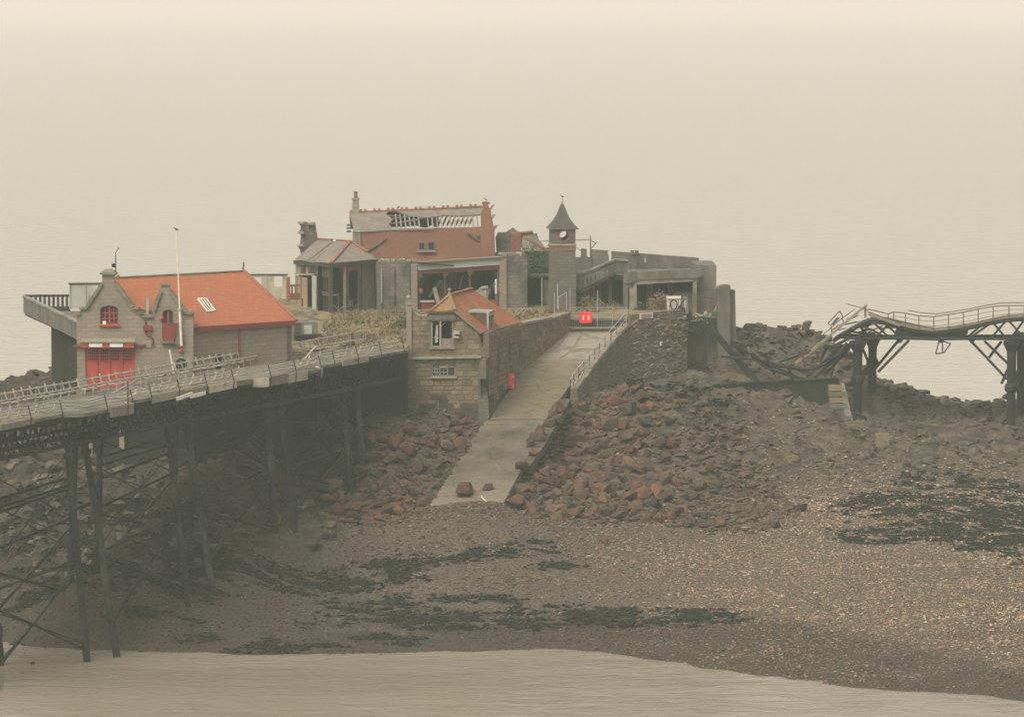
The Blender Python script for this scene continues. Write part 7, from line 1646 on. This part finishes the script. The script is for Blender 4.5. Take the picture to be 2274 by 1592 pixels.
def boulders():
    rnd = random.Random(61)
    def size_r(x, y):
        f = max(0, min(1, (x - 9) / 8)); return ((.55 + .85 * rnd.random() ** 1.6) * (1 - f) + rnd.uniform(.3, .75) * f)
    R_ = darts(HEAP_R, 9000, size_r, rnd); L_ = darts(HEAP_L, 5000, lambda x, y: .55 + .8 * rnd.random() ** 1.5, rnd)
    allb = [(x, y, s, 'r') for x, y, s in R_] + [(x, y, s, 'l') for x, y, s in L_]
    allb.sort(key=lambda b: -b[2] / b[1]); main, rest = allb[:262], allb[262:]
    def zof(x, y, s): return gz(x, y) + s * rnd.uniform(.02, .28)
    lab = {'r': ('angular red-brown boulder in the heap right of the slipway', 'boulder heap right of the slipway'), 'l': ('angular red-brown boulder in the heap between pier and slipway', 'boulder heap between pier and slipway')}
    def kind(x, s): return rnd.choice(('boulder_r', 'boulder_r', 'boulder_b', 'boulder_d')) if x < 9.5 else rnd.choice(('boulder_b', 'boulder_b', 'boulder_r', 'boulder_d'))
    zs = ground_z([b[0] for b in main], [b[1] for b in main])
    ex, ey = zip(*[(slip(*q).x, slip(*q).y) for q in ((1108,1134),(1130,1096),(1180,1030),(1212,983),(1242,931),(1268,884))])
    def over(x, y, z): return max(float(z), SLIP_A.z + SK * (y - SLIP_A.y) - .12) if (x < np.interp(y, ey, ex) and side == 'r') else float(z)
    for (x, y, s, side), z in zip(main, zs):
        z = over(x, y, z)
        k = kind(x, s)
        inst('boulder', rnd.choice(HULLS[k]), None, (x, y, float(z) + s * rnd.uniform(.10, .42)), (rnd.uniform(-.5, .5), rnd.uniform(-.5, .5), rnd.uniform(0, 6.3)), (s * rnd.uniform(.9, 1.2), s * rnd.uniform(.85, 1.15), s * rnd.uniform(.9, 1.35)),
             label=lab[side][0], cat='boulder', group=lab[side][1])
    # single stones away from the heaps
    for px, py, z, s, k, l in ((1032,1122,5.3,1.8,'boulder_r','large dark red boulder blocking the foot of the slipway'), (1082,1112,5.5,.85,'boulder_r','upright tan-red stone beside the white stick at the slipway foot'), (700,1210,3.9,1.3,'boulder_d','dark boulder lying alone at the tip of the heap by the pier'), (732,1200,4.0,1.1,'boulder_d','second dark boulder leaning on the one at the heap tip'),
                               (552,1250,3.0,.95,'boulder_d','squat dark stone among seaweed between the pier legs'), (1782,1118,4.6,1.2,'boulder_d','flat dark boulder alone on the shingle beyond the heap'), (1722,1160,3.9,.8,'boulder_d','small dark stone on the shingle below the flat dark boulder'), (1340,1210,3.5,.8,'boulder_r','small reddish stone alone on the pebble slope'),
                               (1275,876,10.4,1.5,'boulder_b','long brown boulder capping the heap at the end of the handrail'), (1445,960,8.3,1.1,'boulder_r','bright red boulder on the upper edge of the right heap'), (1420,1035,6.6,1.2,'boulder_r','large brick-red boulder in the middle of the right heap'), (1225,1020,7.4,.7,'boulder_r','small bright red stone beside the timber apron')):
        p = on(px, py, z); b = inst('boulder', HULLS[k][int(px) % 9], None, (p.x, p.y, max(gz(p.x, p.y), SLIP_A.z + SK * (p.y - SLIP_A.y) if 1000 < px < 1100 else -9) + s * .22), (rnd.uniform(-.3, .3), rnd.uniform(-.3, .3), rnd.uniform(0, 6)), (s, s * .85, s * .9), label=l, cat='boulder')
    # the smaller rest of both heaps, and craggy loose rock over the bare-rock ground, joined
    def joined(name, items, keys, label, cat):
        V, F_, off = [], [], 0; src = {k: [([tuple(v.co) for v in me.vertices], [tuple(p.vertices) for p in me.polygons]) for me in HULLS[k]] for k in keys}
        Vn = []
        for x, y, z, s, k in items:
            vs_, fs_ = rnd.choice(src[k]); m = Matrix.Translation((x, y, z)) @ Matrix.Rotation(rnd.uniform(0, 6.3), 4, 'Z') @ Matrix.Rotation(rnd.uniform(-.5, .5), 4, 'X') @ Matrix.Diagonal((s * rnd.uniform(.9, 1.3), s, s * rnd.uniform(.6, 1), 1))
            Vn += [tuple(m @ Vector(v)) for v in vs_]; F_ += [tuple(i + off for i in f) for f in fs_]; off += len(vs_)
        me = bpy.data.meshes.new(name); me.from_pydata(Vn, [], F_); me.materials.append(M[keys[0]]); o = bpy.data.objects.new(name, me); COL.objects.link(o); props(o, label=label, cat=cat, kind='stuff')
    zs = ground_z([b[0] for b in rest] or [0], [b[1] for b in rest] or [280])
    small = [(x, y, float(z) + s * .12, s, 'boulder_b') for (x, y, s, _), z in zip(rest, zs)]
    for heap in (HEAP_R, HEAP_L):
        xs = [p[0] for p in heap]; ys = [p[1] for p in heap]; pts = []
        for _ in range(2600):
            x, y = rnd.uniform(min(xs) - .8, max(xs) + 1.5), rnd.uniform(min(ys) - 1.2, max(ys))
            if in_poly(heap, x, y) or in_poly(heap, x - .6, y + .8): pts.append((x, y))
        zz = ground_z([p[0] for p in pts], [p[1] for p in pts])
        for (x, y), z in zip(pts, zz): s = .16 + .5 * rnd.random() ** 2; small.append((x, y, float(z) + s * .12, s, 'boulder_b'))
    foot = [slip(rnd.uniform(925, 1125), rnd.uniform(1128, 1158)) for _ in range(170)] + [slip(x + rnd.uniform(-9, 5), y) for x, y in ((936 + 130 * f, 1146 - 205 * f) for f in [rnd.random() for _ in range(110)])]
    for p, z in zip(foot, ground_z([p.x for p in foot], [p.y for p in foot])): s = rnd.uniform(.12, .38); small.append((p.x, p.y, max(float(z), p.z if rnd.random() < .5 else -9) + s * .1, s, 'boulder_b'))
    joined('heap_rubble', small, ['boulder_b'], 'small brown rubble filling the gaps between the big boulders', 'rubble')
    n = 26000; X = RNG.uniform(-36, 42, n); Y = RNG.uniform(252, 332, n); z = tz0(X, Y); rk, wd, wt = masks(X, Y, z)
    k = (RNG.random(n) < rk * np.where(Y > 312, .9, .42) * np.where((X > 5) & (X < 13) & (Y > 297) & (Y < 312), .3, 1)) & (z > .5); X, Y, z, rk = X[k], Y[k], z[k], rk[k]; z = z + relief(X, Y, z, rk)
    items = []
    for x, y, q in zip(X, Y, z):
        s = .22 + .75 * rnd.random() ** 3 + (.5 * rnd.random() ** 2 if y > 316 or x < -24 else 0); items.append((x, y, q + s * .05, s, 'boulder_k'))
    HULLS['boulder_k'] = [hull(900 + i, M['boulder_k']) for i in range(8)]
    joined('foreshore_rocks', items, ['boulder_k'], 'broken dark brown rock ledges and stones over the foreshore', 'rocks')
M['boulder_k'] = plain('foreshore_rock', (0.125, 0.10, 0.07), (0.06, 0.054, 0.042), .5, c3=(0.03, 0.033, 0.026), s3=0.35, lo3=0.5, hi3=0.68)
boulders()

# ================================================================== birds and small things
def bird(p, yaw, mat, k, label, group=None):
    mb = MB(); prof = [(-.26, .04, .012), (-.14, .07, .05), (0, .10, .095), (.10, .16, .075), (.14, .22, .05), (.18, .255, .052), (.225, .25, .035), (.29, .24, .006)]
    n = 8; b0 = 0
    for x, z, r in prof:
        for i in range(n): a = 2 * math.pi * i / n; mb.v.append((x, r * math.cos(a) * .9, z + r * math.sin(a)))
    for j in range(len(prof) - 1):
        for i in range(n): q = (i + 1) % n; mb.f.append((j * n + i, j * n + q, (j + 1) * n + q, (j + 1) * n + i))
    mb.f.append(tuple(range(n))[::-1]); mb.f.append(tuple((len(prof) - 1) * n + i for i in range(n)))
    for s in (-.035, .035): mb.tube((.0, s, .04), (.01, s, -.03), .01, n=4)
    m = Matrix.Translation(p) @ Matrix.Rotation(yaw, 4, 'Z') @ Matrix.Scale(k, 4)
    mb.v = [tuple(m @ Vector(v)) for v in mb.v]; build('bird', mb, M[mat], None, True, label=label, cat='bird', group=group)
pt = frA.p(*frA.uz(392.5, 511.5), .32); bird(pt, R(200), 'gull_dk', .75, 'dark bird perched on the tip of the flagpole')
q_ = HK0.lerp(HK1, (884 - 776) / 305.); bird(q_ + Vector((0, 0, .2)), R(40), 'gull_dk', .7, 'black bird on the crested ridge of the roofless hall')
bird(HK1 + Vector((-.1, -.2, .55)), R(170), 'gull_dk', .6, 'dark bird on the gable end of the roofless hall')
bird(TIP + Vector((0, 0, .42)), R(160), 'gull_dk', .65, 'dark bird perched on the clock tower finial')
for x, y, yw in ((28, 1431, 20), (52, 1433, 200)): b_ = on(x, y, 0); bird(b_ + Vector((0, 0, -.03)), R(yw), 'gull_dk', 1.0, 'dark duck at the water edge beside the mooring pile', 'ducks at the water edge')
b_ = on(72, 1474, 0); build('mooring_float', MB().lathe(b_ - Vector((0, 0, .08)), [(.06, 0), (.13, .08), (.14, .16), (.06, .25)], 8), M['iron'], None, True, label='tiny black float on the still water', cat='float')
a_, c_ = slip(1069, 1117), slip(1080, 1129); a_.z = max(a_.z, gz(a_.x, a_.y)); c_.z = max(c_.z, gz(c_.x, c_.y)); build('white_stick', MB().tube(a_ + Vector((0, 0, .35)), c_ + Vector((0, 0, .12)), .035, .035, 6), M['white'], None, label='white stick leaning on the stones at the slipway foot', cat='stick')
a_ = on(1652, 1175, 3.5); z_ = gz(a_.x, a_.y); build('driftwood', MB().beam(Vector((a_.x - .4, a_.y, z_ + .1)), Vector((a_.x + .45, a_.y + .1, z_ + .1)), .18, .12), M['panel'], None, label='short grey plank of driftwood on the pebble beach', cat='driftwood')
